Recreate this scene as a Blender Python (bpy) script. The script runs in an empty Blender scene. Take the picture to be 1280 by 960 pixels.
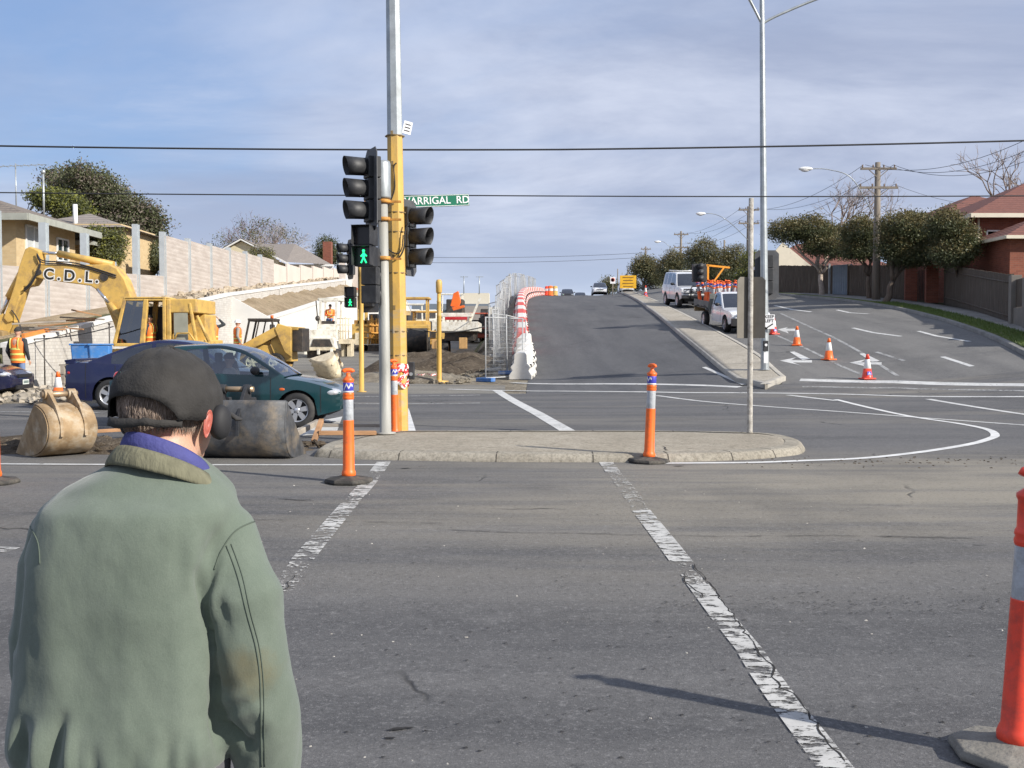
import bpy, bmesh, math, random
import numpy as np
from mathutils import Vector, Matrix, noise as mnoise
R = math.radians
random.seed(7)
SC = bpy.context.scene
COL = SC.collection
# ---------------------------------------------------------------- camera
F = 1330.0; CX = 640.0; CY = 480.0; HOR = 430.0
PITCH = math.atan((CY - HOR) / F)
CAMZ = 1.7
cam_d = bpy.data.cameras.new('camera'); cam = bpy.data.objects.new('camera', cam_d); COL.objects.link(cam)
cam_d.sensor_width = 36; cam_d.lens = F / 1280 * 36; cam_d.clip_end = 3000; cam_d.clip_start = 0.05
cam.location = (0, 0, CAMZ); cam.rotation_euler = (R(90) - PITCH, 0, 0)
SC.camera = cam
# ---------------------------------------------------------------- world, sun, exposure
SUN_AZ = math.atan2(1.8, -1.05)      # clockwise from +Y (north of the scene) towards +X
SUN_EL = R(30)
w = bpy.data.worlds.new('World'); SC.world = w; w.use_nodes = True
nt = w.node_tree; nt.nodes.clear()
def N(nt, t, **k):
    n = nt.nodes.new(t)
    for a, b in k.items(): setattr(n, a, b)
    return n
wo = N(nt, 'ShaderNodeOutputWorld'); bg = N(nt, 'ShaderNodeBackground'); sky = N(nt, 'ShaderNodeTexSky')
sky.sky_type = 'NISHITA'; sky.sun_disc = False; sky.sun_elevation = SUN_EL; sky.sun_rotation = SUN_AZ
sky.air_density = 1.0; sky.dust_density = 0.6; sky.ozone_density = 1.6
tc = N(nt, 'ShaderNodeTexCoord'); sep = N(nt, 'ShaderNodeSeparateXYZ'); nt.links.new(tc.outputs['Generated'], sep.inputs[0])
def wm(op, a, b=None, clamp=False):
    n = N(nt, 'ShaderNodeMath', operation=op); n.use_clamp = clamp
    for i, v in enumerate((a, b)):
        if v is None: continue
        if isinstance(v, (int, float)): n.inputs[i].default_value = v
        else: nt.links.new(v, n.inputs[i])
    return n.outputs[0]
den = wm('ADD', wm('MAXIMUM', sep.outputs[2], 0.0), 0.16)
cmb = N(nt, 'ShaderNodeCombineXYZ')
nt.links.new(wm('DIVIDE', sep.outputs[0], den), cmb.inputs[0]); nt.links.new(wm('DIVIDE', sep.outputs[1], den), cmb.inputs[1])
def cloud(scale, detail, rough, lo, hi, off, sx=1.0):
    mp = N(nt, 'ShaderNodeMapping'); mp.inputs['Location'].default_value = off; mp.inputs['Scale'].default_value = (sx, 1, 1)
    nt.links.new(cmb.outputs[0], mp.inputs[0])
    no = N(nt, 'ShaderNodeTexNoise'); no.inputs['Scale'].default_value = scale; no.inputs['Detail'].default_value = detail
    no.inputs['Roughness'].default_value = rough; no.inputs['Distortion'].default_value = 0.3; nt.links.new(mp.outputs[0], no.inputs['Vector'])
    mr = N(nt, 'ShaderNodeMapRange', interpolation_type='SMOOTHSTEP'); mr.inputs['From Min'].default_value = lo; mr.inputs['From Max'].default_value = hi
    nt.links.new(no.outputs[0], mr.inputs[0]); return mr.outputs[0]
def wmix(f, a, b):
    n = N(nt, 'ShaderNodeMix', data_type='RGBA')
    if isinstance(f, (int, float)): n.inputs['Factor'].default_value = f
    else: nt.links.new(f, n.inputs['Factor'])
    for s, v in (('A', a), ('B', b)):
        i = [q for q in n.inputs if q.name == s and q.type == 'RGBA'][0]
        if isinstance(v, tuple): i.default_value = v
        else: nt.links.new(v, i)
    return [q for q in n.outputs if q.type == 'RGBA'][0]
SKYLIFT = (1.6, 1.9, 2.5, 1)
base = wmix(0.62, sky.outputs[0], (1.5, 2.7, 5.4, 1))
c1 = cloud(0.50, 6, 0.55, 0.22, 0.56, (3.1, 0.6, 0), 0.9)
c2 = cloud(1.1, 8, 0.60, 0.36, 0.72, (4.3, 2.2, 2), 0.7)
cl = wmix(c2, (2.85, 3.3, 4.55, 1), (5.0, 5.4, 6.5, 1))
col = wmix(wm('MULTIPLY', wm('MAXIMUM', c1, wm('MULTIPLY', c2, 0.6)), 0.95), base, cl)
hz = N(nt, 'ShaderNodeMapRange', interpolation_type='SMOOTHSTEP'); hz.inputs[1].default_value = 0.0; hz.inputs[2].default_value = 0.16; hz.inputs[3].default_value = 0.5; hz.inputs[4].default_value = 0.0; nt.links.new(sep.outputs[2], hz.inputs[0])
col = wmix(hz.outputs[0], col, (4.8, 5.6, 7.0, 1))
nt.links.new(col, bg.inputs[0]); bg.inputs[1].default_value = 0.10
nt.links.new(bg.outputs[0], wo.inputs[0])
sd = bpy.data.lights.new('sun', 'SUN'); sd.energy = 4.6; sd.angle = R(0.8); sd.color = (1, 0.94, 0.85)
sun = bpy.data.objects.new('sun', sd); COL.objects.link(sun)
sdir = Vector((math.sin(SUN_AZ) * math.cos(SUN_EL), math.cos(SUN_AZ) * math.cos(SUN_EL), math.sin(SUN_EL)))
sun.rotation_euler = sdir.to_track_quat('Z', 'Y').to_euler(); sun.location = sdir * 60
vs = SC.view_settings; vs.view_transform = 'Standard'; vs.look = 'None'; vs.gamma = 1.0; vs.exposure = 0.47; vs.use_curve_mapping = False
SC.cycles.max_bounces = 6; SC.cycles.transparent_max_bounces = 12; SC.cycles.use_denoising = True
# ---------------------------------------------------------------- photo measure -> real place
def ray(px, py):
    u = (px - CX) / F; v = (py - CY) / F
    c, s = math.cos(PITCH), math.sin(PITCH)
    return Vector((u, c - v * s, -s - v * c))
def at(px, py, Y):
    d = ray(px, py); t = Y / d.y
    return Vector((d.x * t, Y, CAMZ + d.z * t))
def pchip(xs, ys):
    xs = np.array(xs, float); ys = np.array(ys, float); h = np.diff(xs); d = np.diff(ys) / h
    m = np.zeros(len(xs)); m[0] = d[0]; m[-1] = d[-1]
    for i in range(1, len(xs) - 1):
        if d[i-1] * d[i] > 0:
            w1 = 2*h[i] + h[i-1]; w2 = h[i] + 2*h[i-1]; m[i] = (w1 + w2) / (w1 / d[i-1] + w2 / d[i])
    def f(x):
        x = min(max(x, xs[0]), xs[-1]); i = min(max(int(np.searchsorted(xs, x)) - 1, 0), len(h) - 1)
        t = (x - xs[i]) / h[i]; t2 = t*t; t3 = t2*t
        return float((2*t3-3*t2+1)*ys[i] + (t3-2*t2+t)*h[i]*m[i] + (-2*t3+3*t2)*ys[i+1] + (t3-t2)*h[i]*m[i+1])
    return f
ZBK = pchip([-40, 4, 12, 22, 28.6, 29.3, 33, 38, 43, 52, 63, 80, 95, 116, 128, 150, 220, 600], [-.05, 0, .25, .28, .36, 1.5, 1.95, 2.6, 3.1, 4.0, 4.9, 6.2, 7.4, 8.0, 5.5, 4.2, 3.2, 2])
ZST = pchip([-40, 4, 12, 25, 35, 45, 53, 80, 110, 150, 220, 600], [-.05, 0, .25, .28, .5, .75, 1.05, 2.2, 3.3, 4.2, 3.5, 2])
ZML = pchip([-40, 4, 12, 25, 35, 42, 48, 60, 80, 110, 133, 150, 200, 600], [-.05, 0, .25, .3, .5, 1.15, 1.95, 3.4, 4.95, 6.65, 7.6, 7.9, 6, 0])
ZMR = pchip([-40, 4, 12, 20, 27, 30, 37, 44, 60, 80, 110, 133, 150, 200, 600], [-.05, 0, .25, .3, .48, .72, 1.5, 2.15, 3.65, 5.05, 6.7, 7.62, 7.9, 6, 0])
ZRR = pchip([-40, 4, 12, 20, 27, 32, 37, 52, 63, 80, 110, 150, 200, 600], [-.05, 0, .25, .42, .95, 1.5, 2.0, 3.5, 4.45, 5.7, 7.6, 8.4, 6.5, 0])
def ss(a, b, x):
    t = min(max((x - a) / (b - a), 0), 1); return t * t * (3 - 2 * t)
def H(x, y):
    if x < -14: 
        z = ZBK(y); s = ZST(y)
        return max(z, s) if x < -14.0 else s
    s = ZST(y); l = ZML(y)
    if x < 0.1: 
        a = ss(-2.2, 0.1, x); return s * (1 - a) + l * a
    m = ZMR(y)
    if x < 9:
        a = ss(0.1, 9, x); return l * (1 - a) + m * a
    r = ZRR(y); a = ss(9, 17.5, x); return m * (1 - a) + r * a + max(0, x - 20) * 0.012 * ss(25, 40, y)
def G(px, py, tmax=300):
    d = ray(px, py); o = Vector((0, 0, CAMZ)); t = 1.0; pt = t
    while t < tmax:
        p = o + d * t
        if p.z < H(p.x, p.y): break
        pt = t; t *= 1.01
    a, b = pt, t
    for _ in range(30):
        m = (a + b) / 2; p = o + d * m
        if p.z < H(p.x, p.y): b = m
        else: a = m
    p = o + d * b; return Vector((p.x, p.y, H(p.x, p.y)))
# ---------------------------------------------------------------- materials
MATS = {}
def mat(name, col, rough=0.7, metal=0.0, var=0.12, vs_=3.0, bump=0.0, bs=40.0, coat=0.0, dirt=None, ds=1.2, damt=0.5, spec=0.5, emit=None, es=1.0, stretch=None):
    if name in MATS: return MATS[name]
    m = bpy.data.materials.new(name); m.use_nodes = True; nt = m.node_tree; b = nt.nodes['Principled BSDF']
    b.inputs['Roughness'].default_value = rough; b.inputs['Metallic'].default_value = metal; b.inputs['Coat Weight'].default_value = coat
    b.inputs['Coat Roughness'].default_value = 0.08
    b.inputs['Specular IOR Level'].default_value = spec
    tc = N(nt, 'ShaderNodeTexCoord'); vec = tc.outputs['Object']
    if stretch:
        mp = N(nt, 'ShaderNodeMapping'); mp.inputs['Scale'].default_value = stretch; nt.links.new(vec, mp.inputs[0]); vec = mp.outputs[0]
    no = N(nt, 'ShaderNodeTexNoise'); no.inputs['Scale'].default_value = vs_; no.inputs['Detail'].default_value = 6; no.inputs['Roughness'].default_value = 0.62
    nt.links.new(vec, no.inputs['Vector'])
    rp = N(nt, 'ShaderNodeValToRGB'); e = rp.color_ramp.elements
    lo = tuple(max(0, c * (1 - var)) for c in col[:3]); hi = tuple(min(1, c * (1 + var)) for c in col[:3])
    e[0].position = 0.32; e[0].color = (*lo, 1); e[1].position = 0.68; e[1].color = (*hi, 1)
    nt.links.new(no.outputs[0], rp.inputs[0]); out = rp.outputs[0]
    if dirt:
        n2 = N(nt, 'ShaderNodeTexNoise'); n2.inputs['Scale'].default_value = ds; n2.inputs['Detail'].default_value = 8; n2.inputs['Roughness'].default_value = 0.7
        nt.links.new(vec, n2.inputs['Vector'])
        mr = N(nt, 'ShaderNodeMapRange'); mr.inputs['From Min'].default_value = 0.48; mr.inputs['From Max'].default_value = 0.68; mr.inputs['To Max'].default_value = damt
        nt.links.new(n2.outputs[0], mr.inputs[0])
        mx = N(nt, 'ShaderNodeMix', data_type='RGBA'); nt.links.new(mr.outputs[0], mx.inputs[0]); nt.links.new(out, mx.inputs[6]); mx.inputs[7].default_value = (*dirt, 1); out = mx.outputs[2]
    nt.links.new(out, b.inputs['Base Color'])
    if bump:
        n3 = N(nt, 'ShaderNodeTexNoise'); n3.inputs['Scale'].default_value = bs; n3.inputs['Detail'].default_value = 5
        nt.links.new(vec, n3.inputs['Vector'])
        bp = N(nt, 'ShaderNodeBump'); bp.inputs['Strength'].default_value = bump; bp.inputs['Distance'].default_value = 0.02
        nt.links.new(n3.outputs[0], bp.inputs['Height']); nt.links.new(bp.outputs[0], b.inputs['Normal'])
    if emit: b.inputs['Emission Color'].default_value = (*emit, 1); b.inputs['Emission Strength'].default_value = es
    MATS[name] = m; return m
def glassmat(name, tint, a=0.35):
    if name in MATS: return MATS[name]
    m = bpy.data.materials.new(name); m.use_nodes = True; nt = m.node_tree; nt.nodes.clear()
    o = N(nt, 'ShaderNodeOutputMaterial'); t = N(nt, 'ShaderNodeBsdfTransparent'); g = N(nt, 'ShaderNodeBsdfGlossy'); mx = N(nt, 'ShaderNodeMixShader'); fr = N(nt, 'ShaderNodeFresnel')
    t.inputs[0].default_value = (*tint, 1); g.inputs['Roughness'].default_value = 0.03; g.inputs[0].default_value = (.9, .93, 1, 1); fr.inputs[0].default_value = 1.5
    ad = N(nt, 'ShaderNodeMath', operation='ADD'); ad.inputs[1].default_value = a * 0.25; nt.links.new(fr.outputs[0], ad.inputs[0])
    nt.links.new(ad.outputs[0], mx.inputs[0]); nt.links.new(t.outputs[0], mx.inputs[1]); nt.links.new(g.outputs[0], mx.inputs[2]); nt.links.new(mx.outputs[0], o.inputs[0])
    MATS[name] = m; return m
# ---------------------------------------------------------------- mesh builder
class MB:
    def __init__(s): s.v = []; s.f = []; s.mi = []; s.sm = []; s.cur = 0; s.smooth = False
    def add(s, vs, fs, M=None, smooth=None):
        o = len(s.v)
        for p in vs:
            p = Vector(p)
            if M is not None: p = M @ p
            s.v.append(tuple(p))
        for f in fs: s.f.append(tuple(i + o for i in f)); s.mi.append(s.cur); s.sm.append(s.smooth if smooth is None else smooth)
        return s
    def box(s, c, d, rz=0, rx=0, ry=0, taper=1.0):
        x, y, z = (q / 2 for q in d); t = taper
        vs = [(-x, -y, -z), (x, -y, -z), (x, y, -z), (-x, y, -z), (-x*t, -y*t, z), (x*t, -y*t, z), (x*t, y*t, z), (-x*t, y*t, z)]
        M = Matrix.Translation(c) @ Matrix.Rotation(rz, 4, 'Z') @ Matrix.Rotation(ry, 4, 'Y') @ Matrix.Rotation(rx, 4, 'X')
        return s.add(vs, [(0, 3, 2, 1), (4, 5, 6, 7), (0, 1, 5, 4), (1, 2, 6, 5), (2, 3, 7, 6), (3, 0, 4, 7)], M, False)
    def bar(s, a, b, w, h=None, up=(0, 0, 1)):
        a = Vector(a); b = Vector(b); h = h or w; d = b - a; L = d.length
        if L < 1e-6: return s
        d /= L; u = Vector(up)
        if abs(d.dot(u)) > 0.98: u = Vector((1, 0, 0))
        x = d.cross(u).normalized(); y = x.cross(d)
        vs = []
        for p in (a, b):
            for i, j in ((-1, -1), (1, -1), (1, 1), (-1, 1)): vs.append(p + x * (i * w / 2) + y * (j * h / 2))
        return s.add(vs, [(3, 2, 1, 0), (4, 5, 6, 7), (0, 1, 5, 4), (1, 2, 6, 5), (2, 3, 7, 6), (3, 0, 4, 7)], None, False)
    def cyl(s, a, b, r0, r1=None, n=14, cap=True, smooth=True):
        r1 = r0 if r1 is None else r1; a = Vector(a); b = Vector(b); d = (b - a).normalized()
        u = Vector((0, 0, 1)) if abs(d.z) < 0.95 else Vector((1, 0, 0)); x = d.cross(u).normalized(); y = d.cross(x)
        vs = [p + (x * math.cos(2*math.pi*i/n) + y * math.sin(2*math.pi*i/n)) * r for p, r in ((a, r0), (b, r1)) for i in range(n)]
        fs = [(i, i + n, (i+1) % n + n, (i+1) % n) for i in range(n)]
        s.add(vs, fs, None, smooth)
        if cap:
            o = len(s.v) - 2*n
            s.f.append(tuple(range(o, o+n))); s.mi.append(s.cur); s.sm.append(False)
            s.f.append(tuple(reversed(range(o+n, o+2*n)))); s.mi.append(s.cur); s.sm.append(False)
        return s
    def tube(s, pts, r, n=8, rs=None):
        pts = [Vector(p) for p in pts]; k = len(pts); prev = None; vs = []
        for i, p in enumerate(pts):
            d = (pts[min(i+1, k-1)] - pts[max(i-1, 0)]).normalized()
            if prev is None:
                u = Vector((0, 0, 1)) if abs(d.z) < 0.9 else Vector((1, 0, 0)); x = d.cross(u).normalized()
            else: x = (prev - d * prev.dot(d)).normalized()
            prev = x; y = d.cross(x); rr = rs[i] if rs else r
            for j in range(n): a = 2*math.pi*j/n; vs.append(p + (x*math.cos(a) + y*math.sin(a)) * rr)
        fs = [(i*n+j, i*n+(j+1) % n, (i+1)*n+(j+1) % n, (i+1)*n+j) for i in range(k-1) for j in range(n)]
        fs += [tuple(reversed(range(n))), tuple(range((k-1)*n, k*n))]
        return s.add(vs, fs, None, True)
    def lathe(s, prof, c=(0, 0, 0), n=24, axis='Z', M=None, smooth=True, caps=True):
        vs = []
        for r, z in prof:
            for i in range(n):
                a = 2*math.pi*i/n; p = (r*math.cos(a), r*math.sin(a), z)
                if axis == 'Y': p = (p[0], p[2], p[1])
                if axis == 'X': p = (p[2], p[0], p[1])
                vs.append((p[0]+c[0], p[1]+c[1], p[2]+c[2]))
        k = len(prof); fs = [(i*n+j, i*n+(j+1) % n, (i+1)*n+(j+1) % n, (i+1)*n+j) for i in range(k-1) for j in range(n)]
        if caps: fs += [tuple(reversed(range(n))), tuple(range((k-1)*n, k*n))]
        return s.add(vs, fs, M, smooth)
    def ell(s, c, r, n=16, m=10, M=None):
        vs = []; fs = []
        for i in range(m+1):
            t = math.pi*i/m
            for j in range(n): a = 2*math.pi*j/n; vs.append((c[0]+r[0]*math.sin(t)*math.cos(a), c[1]+r[1]*math.sin(t)*math.sin(a), c[2]+r[2]*math.cos(t)))
        for i in range(m):
            for j in range(n): fs.append((i*n+j, (i+1)*n+j, (i+1)*n+(j+1) % n, i*n+(j+1) % n))
        return s.add(vs, fs, M, True)
    def prism(s, poly, h0, h1, plane='XZ', M=None):
        # poly in 2D, extruded along the third axis from h0 to h1
        n = len(poly)
        def P(a, b, h): return (a, h, b) if plane == 'XZ' else ((h, a, b) if plane == 'YZ' else (a, b, h))
        vs = [P(a, b, h0) for a, b in poly] + [P(a, b, h1) for a, b in poly]
        fs = [tuple(range(n)), tuple(reversed(range(n, 2*n)))] + [(i, i+n, (i+1) % n+n, (i+1) % n) for i in range(n)]
        return s.add(vs, fs, M, False)
    def grid(s, rows, smooth=True, closed=False):
        k = len(rows); n = len(rows[0]); vs = [p for r in rows for p in r]
        fs = [(i*n+j, i*n+(j+1) % n, (i+1)*n+(j+1) % n, (i+1)*n+j) for i in range(k-1) for j in range(n if closed else n-1)]
        return s.add(vs, fs, None, smooth)
    def mesh(s, name, mats, recalc=True):
        me = bpy.data.meshes.new(name); me.from_pydata(s.v, [], s.f)
        for m in (mats if isinstance(mats, (list, tuple)) else [mats]): me.materials.append(m)
        me.polygons.foreach_set('material_index', s.mi); me.polygons.foreach_set('use_smooth', s.sm)
        if recalc:
            bm = bmesh.new(); bm.from_mesh(me); bmesh.ops.remove_doubles(bm, verts=bm.verts, dist=1e-5); bmesh.ops.recalc_face_normals(bm, faces=bm.faces); bm.to_mesh(me); bm.free()
        me.update(); return me
    def build(s, name, mats, parent=None, loc=None, rot=None, bevel=0, recalc=True):
        o = bpy.data.objects.new(name, s.mesh(name, mats, recalc)); COL.objects.link(o)
        if parent: o.parent = parent
        if loc is not None: o.location = loc
        if rot is not None: o.rotation_euler = rot
        if bevel:
            b = o.modifiers.new('bevel', 'BEVEL'); b.width = bevel; b.segments = 2; b.limit_method = 'ANGLE'; b.angle_limit = R(40); b.harden_normals = False
        return o
def thing(name, label, cat, loc=(0, 0, 0), rz=0, group=None, rot=None):
    o = bpy.data.objects.new(name, None); COL.objects.link(o); o.empty_display_size = 0.2
    o.location = loc; o.rotation_euler = rot if rot else (0, 0, rz); o['label'] = label; o['category'] = cat
    if group: o['group'] = group
    return o
def tag(o, label, cat, group=None):
    o['label'] = label; o['category'] = cat
    if group: o['group'] = group
    return o
def struct(o): o['kind'] = 'structure'; return o
def dup(root, loc, rz, label, group=None, rot=None, scale=None):
    r = root.copy(); COL.objects.link(r); r.location = loc; r.rotation_euler = rot if rot else (0, 0, rz); r['label'] = label
    if group: r['group'] = group
    if scale: r.scale = scale
    def rec(a, b):
        for ch in list(a.children):
            c = ch.copy(); COL.objects.link(c); c.parent = b; rec(ch, c)
    rec(root, r); return r
def on(px, py, dz=0): p = G(px, py); return (p.x, p.y, p.z + dz)
def gz(x, y, dz=0): return (x, y, H(x, y) + dz)
def remeshed(mb, name, mats, voxel=0.02, smooth=6, deform=None):
    me = mb.mesh(name, mats, False); o = bpy.data.objects.new(name, me); COL.objects.link(o)
    r = o.modifiers.new('r', 'REMESH'); r.mode = 'VOXEL'; r.voxel_size = voxel; r.use_smooth_shade = True
    if smooth: q = o.modifiers.new('s', 'SMOOTH'); q.iterations = smooth; q.factor = 0.5
    dg = bpy.context.evaluated_depsgraph_get(); dg.update(); nm = bpy.data.meshes.new_from_object(o.evaluated_get(dg))
    bpy.data.objects.remove(o); bpy.data.meshes.remove(me)
    if deform:
        for v in nm.vertices: v.co = deform(v.co)
    nm.materials.clear()
    for m in (mats if isinstance(mats, (list, tuple)) else [mats]): nm.materials.append(m)
    nm.name = name; nm.update(); return nm
def linkmesh(me, name, parent=None, loc=None):
    o = bpy.data.objects.new(name, me); COL.objects.link(o)
    if parent: o.parent = parent
    if loc is not None: o.location = loc
    return o
def cap(mb, a, b, r0, r1=None, n=14):
    # capsule with rounded ends
    r1 = r0 if r1 is None else r1; mb.cyl(a, b, r0, r1, n); mb.ell(a, (r0,)*3, n, 8); mb.ell(b, (r1,)*3, n, 8)
def text_obj(body, size, name, m, parent, loc, rot, depth=0.004, offset=0.0, align='CENTER', sx=1.0, sc=1.0):
    c = bpy.data.curves.new(name, 'FONT'); c.body = body; c.size = size; c.space_character = sc; c.extrude = depth; c.offset = offset; c.align_x = align; c.align_y = 'CENTER'
    t = bpy.data.objects.new(name, c); COL.objects.link(t)
    dg = bpy.context.evaluated_depsgraph_get(); dg.update(); me = bpy.data.meshes.new_from_object(t.evaluated_get(dg)); bpy.data.objects.remove(t)
    me.materials.clear(); me.materials.append(m); o = linkmesh(me, name, parent, loc); o.rotation_euler = rot; o.scale = (sx, 1, 1); return o
# ---------------------------------------------------------------- ground materials
def nodes_mat(name):
    m = bpy.data.materials.new(name); m.use_nodes = True; MATS[name] = m; return m, m.node_tree, m.node_tree.nodes['Principled BSDF']
def noise_out(nt, vec, scale, detail=6, rough=0.6, st=None, loc=None, dist=0.0):
    if st or loc:
        mp = N(nt, 'ShaderNodeMapping'); nt.links.new(vec, mp.inputs[0])
        if st: mp.inputs['Scale'].default_value = st
        if loc: mp.inputs['Location'].default_value = loc
        vec = mp.outputs[0]
    n = N(nt, 'ShaderNodeTexNoise'); n.inputs['Scale'].default_value = scale; n.inputs['Detail'].default_value = detail; n.inputs['Roughness'].default_value = rough; n.inputs['Distortion'].default_value = dist
    nt.links.new(vec, n.inputs['Vector']); return n.outputs[0]
def mapr(nt, x, a, b, c=0, d=1):
    m = N(nt, 'ShaderNodeMapRange', interpolation_type='SMOOTHSTEP')
    for i, v in enumerate((a, b, c, d)): m.inputs[i+1].default_value = v
    nt.links.new(x, m.inputs[0]); return m.outputs[0]
def mixc(nt, f, a, b):
    m = N(nt, 'ShaderNodeMix', data_type='RGBA')
    if isinstance(f, (int, float)): m.inputs[0].default_value = f
    else: nt.links.new(f, m.inputs[0])
    for i, v in ((6, a), (7, b)):
        if isinstance(v, tuple): m.inputs[i].default_value = (*v[:3], 1)
        else: nt.links.new(v, m.inputs[i])
    return m.outputs[2]
def mth(nt, op, a, b=0.0):
    n = N(nt, 'ShaderNodeMath', operation=op); n.use_clamp = False
    for i, v in enumerate((a, b)):
        if isinstance(v, (int, float)): n.inputs[i].default_value = v
        else: nt.links.new(v, n.inputs[i])
    return n.outputs[0]
def asphalt(name, dark, light, dust, dustamt=0.8, band=True, along='X'):
    m, nt, b = nodes_mat(name); g = N(nt, 'ShaderNodeNewGeometry').outputs['Position']
    st = (0.10, 1, 1) if along == 'X' else (1, 0.06, 1)
    big = noise_out(nt, g, 0.9, 7, 0.65, st); fine = noise_out(nt, g, 75, 4, 0.8); mid = noise_out(nt, g, 5, 7, 0.75); patch = noise_out(nt, g, 0.35, 5, 0.6, None, (7, 3, 0))
    c = mixc(nt, mapr(nt, big, 0.35, 0.65), dark, light)
    c = mixc(nt, mapr(nt, mid, 0.45, 0.75, 0, 0.45), c, tuple(q * 1.35 for q in light))
    if band:
        sp = N(nt, 'ShaderNodeSeparateXYZ'); nt.links.new(g, sp.inputs[0])
        yy = mth(nt, 'ADD', sp.outputs[1], mth(nt, 'MULTIPLY', noise_out(nt, g, 0.25, 3, 0.5, (0.5, 1, 1)), 3.0))
        up = mapr(nt, yy, 7.4, 11.4); dn = mapr(nt, yy, 14.0, 16.4, 1, 0)
        f = mth(nt, 'MULTIPLY', mth(nt, 'MULTIPLY', up, dn), mapr(nt, noise_out(nt, g, 1.3, 8, 0.7, (0.12, 1, 1), (3, 1, 0)), 0.3, 0.62))
        # dust carried out of the works: thicker to the right of the crossing
        fx = mapr(nt, sp.outputs[0], -5.0, 4.0, 0.35, 1.0)
        c = mixc(nt, mth(nt, 'MULTIPLY', mth(nt, 'MULTIPLY', f, fx), dustamt), c, dust)
        f2 = mth(nt, 'MULTIPLY', mapr(nt, noise_out(nt, g, 0.5, 8, 0.7, (0.14, 1, 1), (13, 6, 0)), 0.5, 0.68), mapr(nt, sp.outputs[1], 14, 24, 0, 0.8))
        c = mixc(nt, mth(nt, 'MULTIPLY', f2, dustamt * 0.8), c, dust)
    c = mixc(nt, mapr(nt, patch, 0.5, 0.7, 0, 0.35), c, tuple(q * 0.6 for q in dark))
    gr = noise_out(nt, g, 28, 3, 0.75, None, (2, 8, 1)); c = mixc(nt, mapr(nt, gr, 0.54, 0.70, 0, 0.38), c, tuple(min(1, q * 2.2) for q in light)); c = mixc(nt, mapr(nt, gr, 0.32, 0.45, 0.40, 0), c, tuple(q * 0.4 for q in dark))
    c = mixc(nt, mapr(nt, fine, 0.56, 0.72, 0, 0.6), c, tuple(min(1, q * 3.0) for q in light))
    c = mixc(nt, mapr(nt, fine, 0.3, 0.42, 0.6, 0), c, tuple(q * 0.35 for q in dark))
    # cracks
    vo = N(nt, 'ShaderNodeTexVoronoi', feature='DISTANCE_TO_EDGE'); vo.inputs['Scale'].default_value = 0.27
    ds = N(nt, 'ShaderNodeMixRGB'); ds.inputs[0].default_value = 0.35; wn = N(nt, 'ShaderNodeTexNoise'); wn.inputs['Scale'].default_value = 1.4; wn.inputs['Detail'].default_value = 6
    nt.links.new(g, wn.inputs['Vector']); nt.links.new(g, ds.inputs[1]); nt.links.new(wn.outputs[1], ds.inputs[2]); nt.links.new(ds.outputs[0], vo.inputs['Vector'])
    cr = mth(nt, 'MULTIPLY', mapr(nt, vo.outputs[0], 0.0, 0.005, 1, 0), mapr(nt, noise_out(nt, g, 0.45, 3, 0.5, None, (1, 9, 0)), 0.56, 0.64))
    c = mixc(nt, mth(nt, 'MULTIPLY', cr, 0.75), c, (0.012, 0.012, 0.012))
    # small stains and tar spots
    c = mixc(nt, mapr(nt, noise_out(nt, g, 2.2, 5, 0.7, (0.45, 1, 1), (20, 4, 0)), 0.69, 0.76, 0, 0.75), c, (0.014, 0.013, 0.013))
    nt.links.new(c, b.inputs['Base Color'])
    b.inputs['Roughness'].default_value = 0.86; b.inputs['Specular IOR Level'].default_value = 0.32
    bp = N(nt, 'ShaderNodeBump'); bp.inputs['Strength'].default_value = 0.6; bp.inputs['Distance'].default_value = 0.01
    nt.links.new(mth(nt, 'ADD', fine, mth(nt, 'MULTIPLY', cr, -1.5)), bp.inputs['Height']); nt.links.new(bp.outputs[0], b.inputs['Normal'])
    return m
def earth(name, a, b_, c_, sc=1.0, bd=0.06):
    m, nt, b = nodes_mat(name); g = N(nt, 'ShaderNodeNewGeometry').outputs['Position']
    c = mixc(nt, mapr(nt, noise_out(nt, g, 0.7 * sc, 8, 0.7), 0.35, 0.65), a, b_)
    c = mixc(nt, mapr(nt, noise_out(nt, g, 3.5 * sc, 8, 0.75, None, (4, 2, 1)), 0.5, 0.68), c, c_)
    fine = noise_out(nt, g, 26, 6, 0.8); c = mixc(nt, mapr(nt, fine, 0.35, 0.6, 0.55, 0), c, tuple(q * 0.35 for q in a))
    nt.links.new(c, b.inputs['Base Color']); b.inputs['Roughness'].default_value = 0.95; b.inputs['Specular IOR Level'].default_value = 0.15
    bp = N(nt, 'ShaderNodeBump'); bp.inputs['Strength'].default_value = 0.9; bp.inputs['Distance'].default_value = bd
    nt.links.new(mth(nt, 'ADD', noise_out(nt, g, 5, 8, 0.7), mth(nt, 'MULTIPLY', fine, 0.4)), bp.inputs['Height']); nt.links.new(bp.outputs[0], b.inputs['Normal'])
    return m
def paint_mat(name, col, lo, hi, sc=14, st=None):
    m, nt, b = nodes_mat(name); g = N(nt, 'ShaderNodeNewGeometry').outputs['Position']
    n1 = noise_out(nt, g, sc, 8, 0.75, st); n0 = noise_out(nt, g, 1.7, 3, 0.5)
    v = mth(nt, 'ADD', mth(nt, 'MULTIPLY', n1, 0.7), mth(nt, 'MULTIPLY', n0, 0.3))
    c = mixc(nt, mapr(nt, noise_out(nt, g, 3, 7, 0.7, None, (5, 5, 0)), 0.4, 0.7, 0, 0.75), col, tuple(q * 0.6 for q in col)); nt.links.new(c, b.inputs['Base Color'])
    b.inputs['Roughness'].default_value = 0.7; nt.links.new(mapr(nt, v, lo, hi), b.inputs['Alpha']); return m
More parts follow.
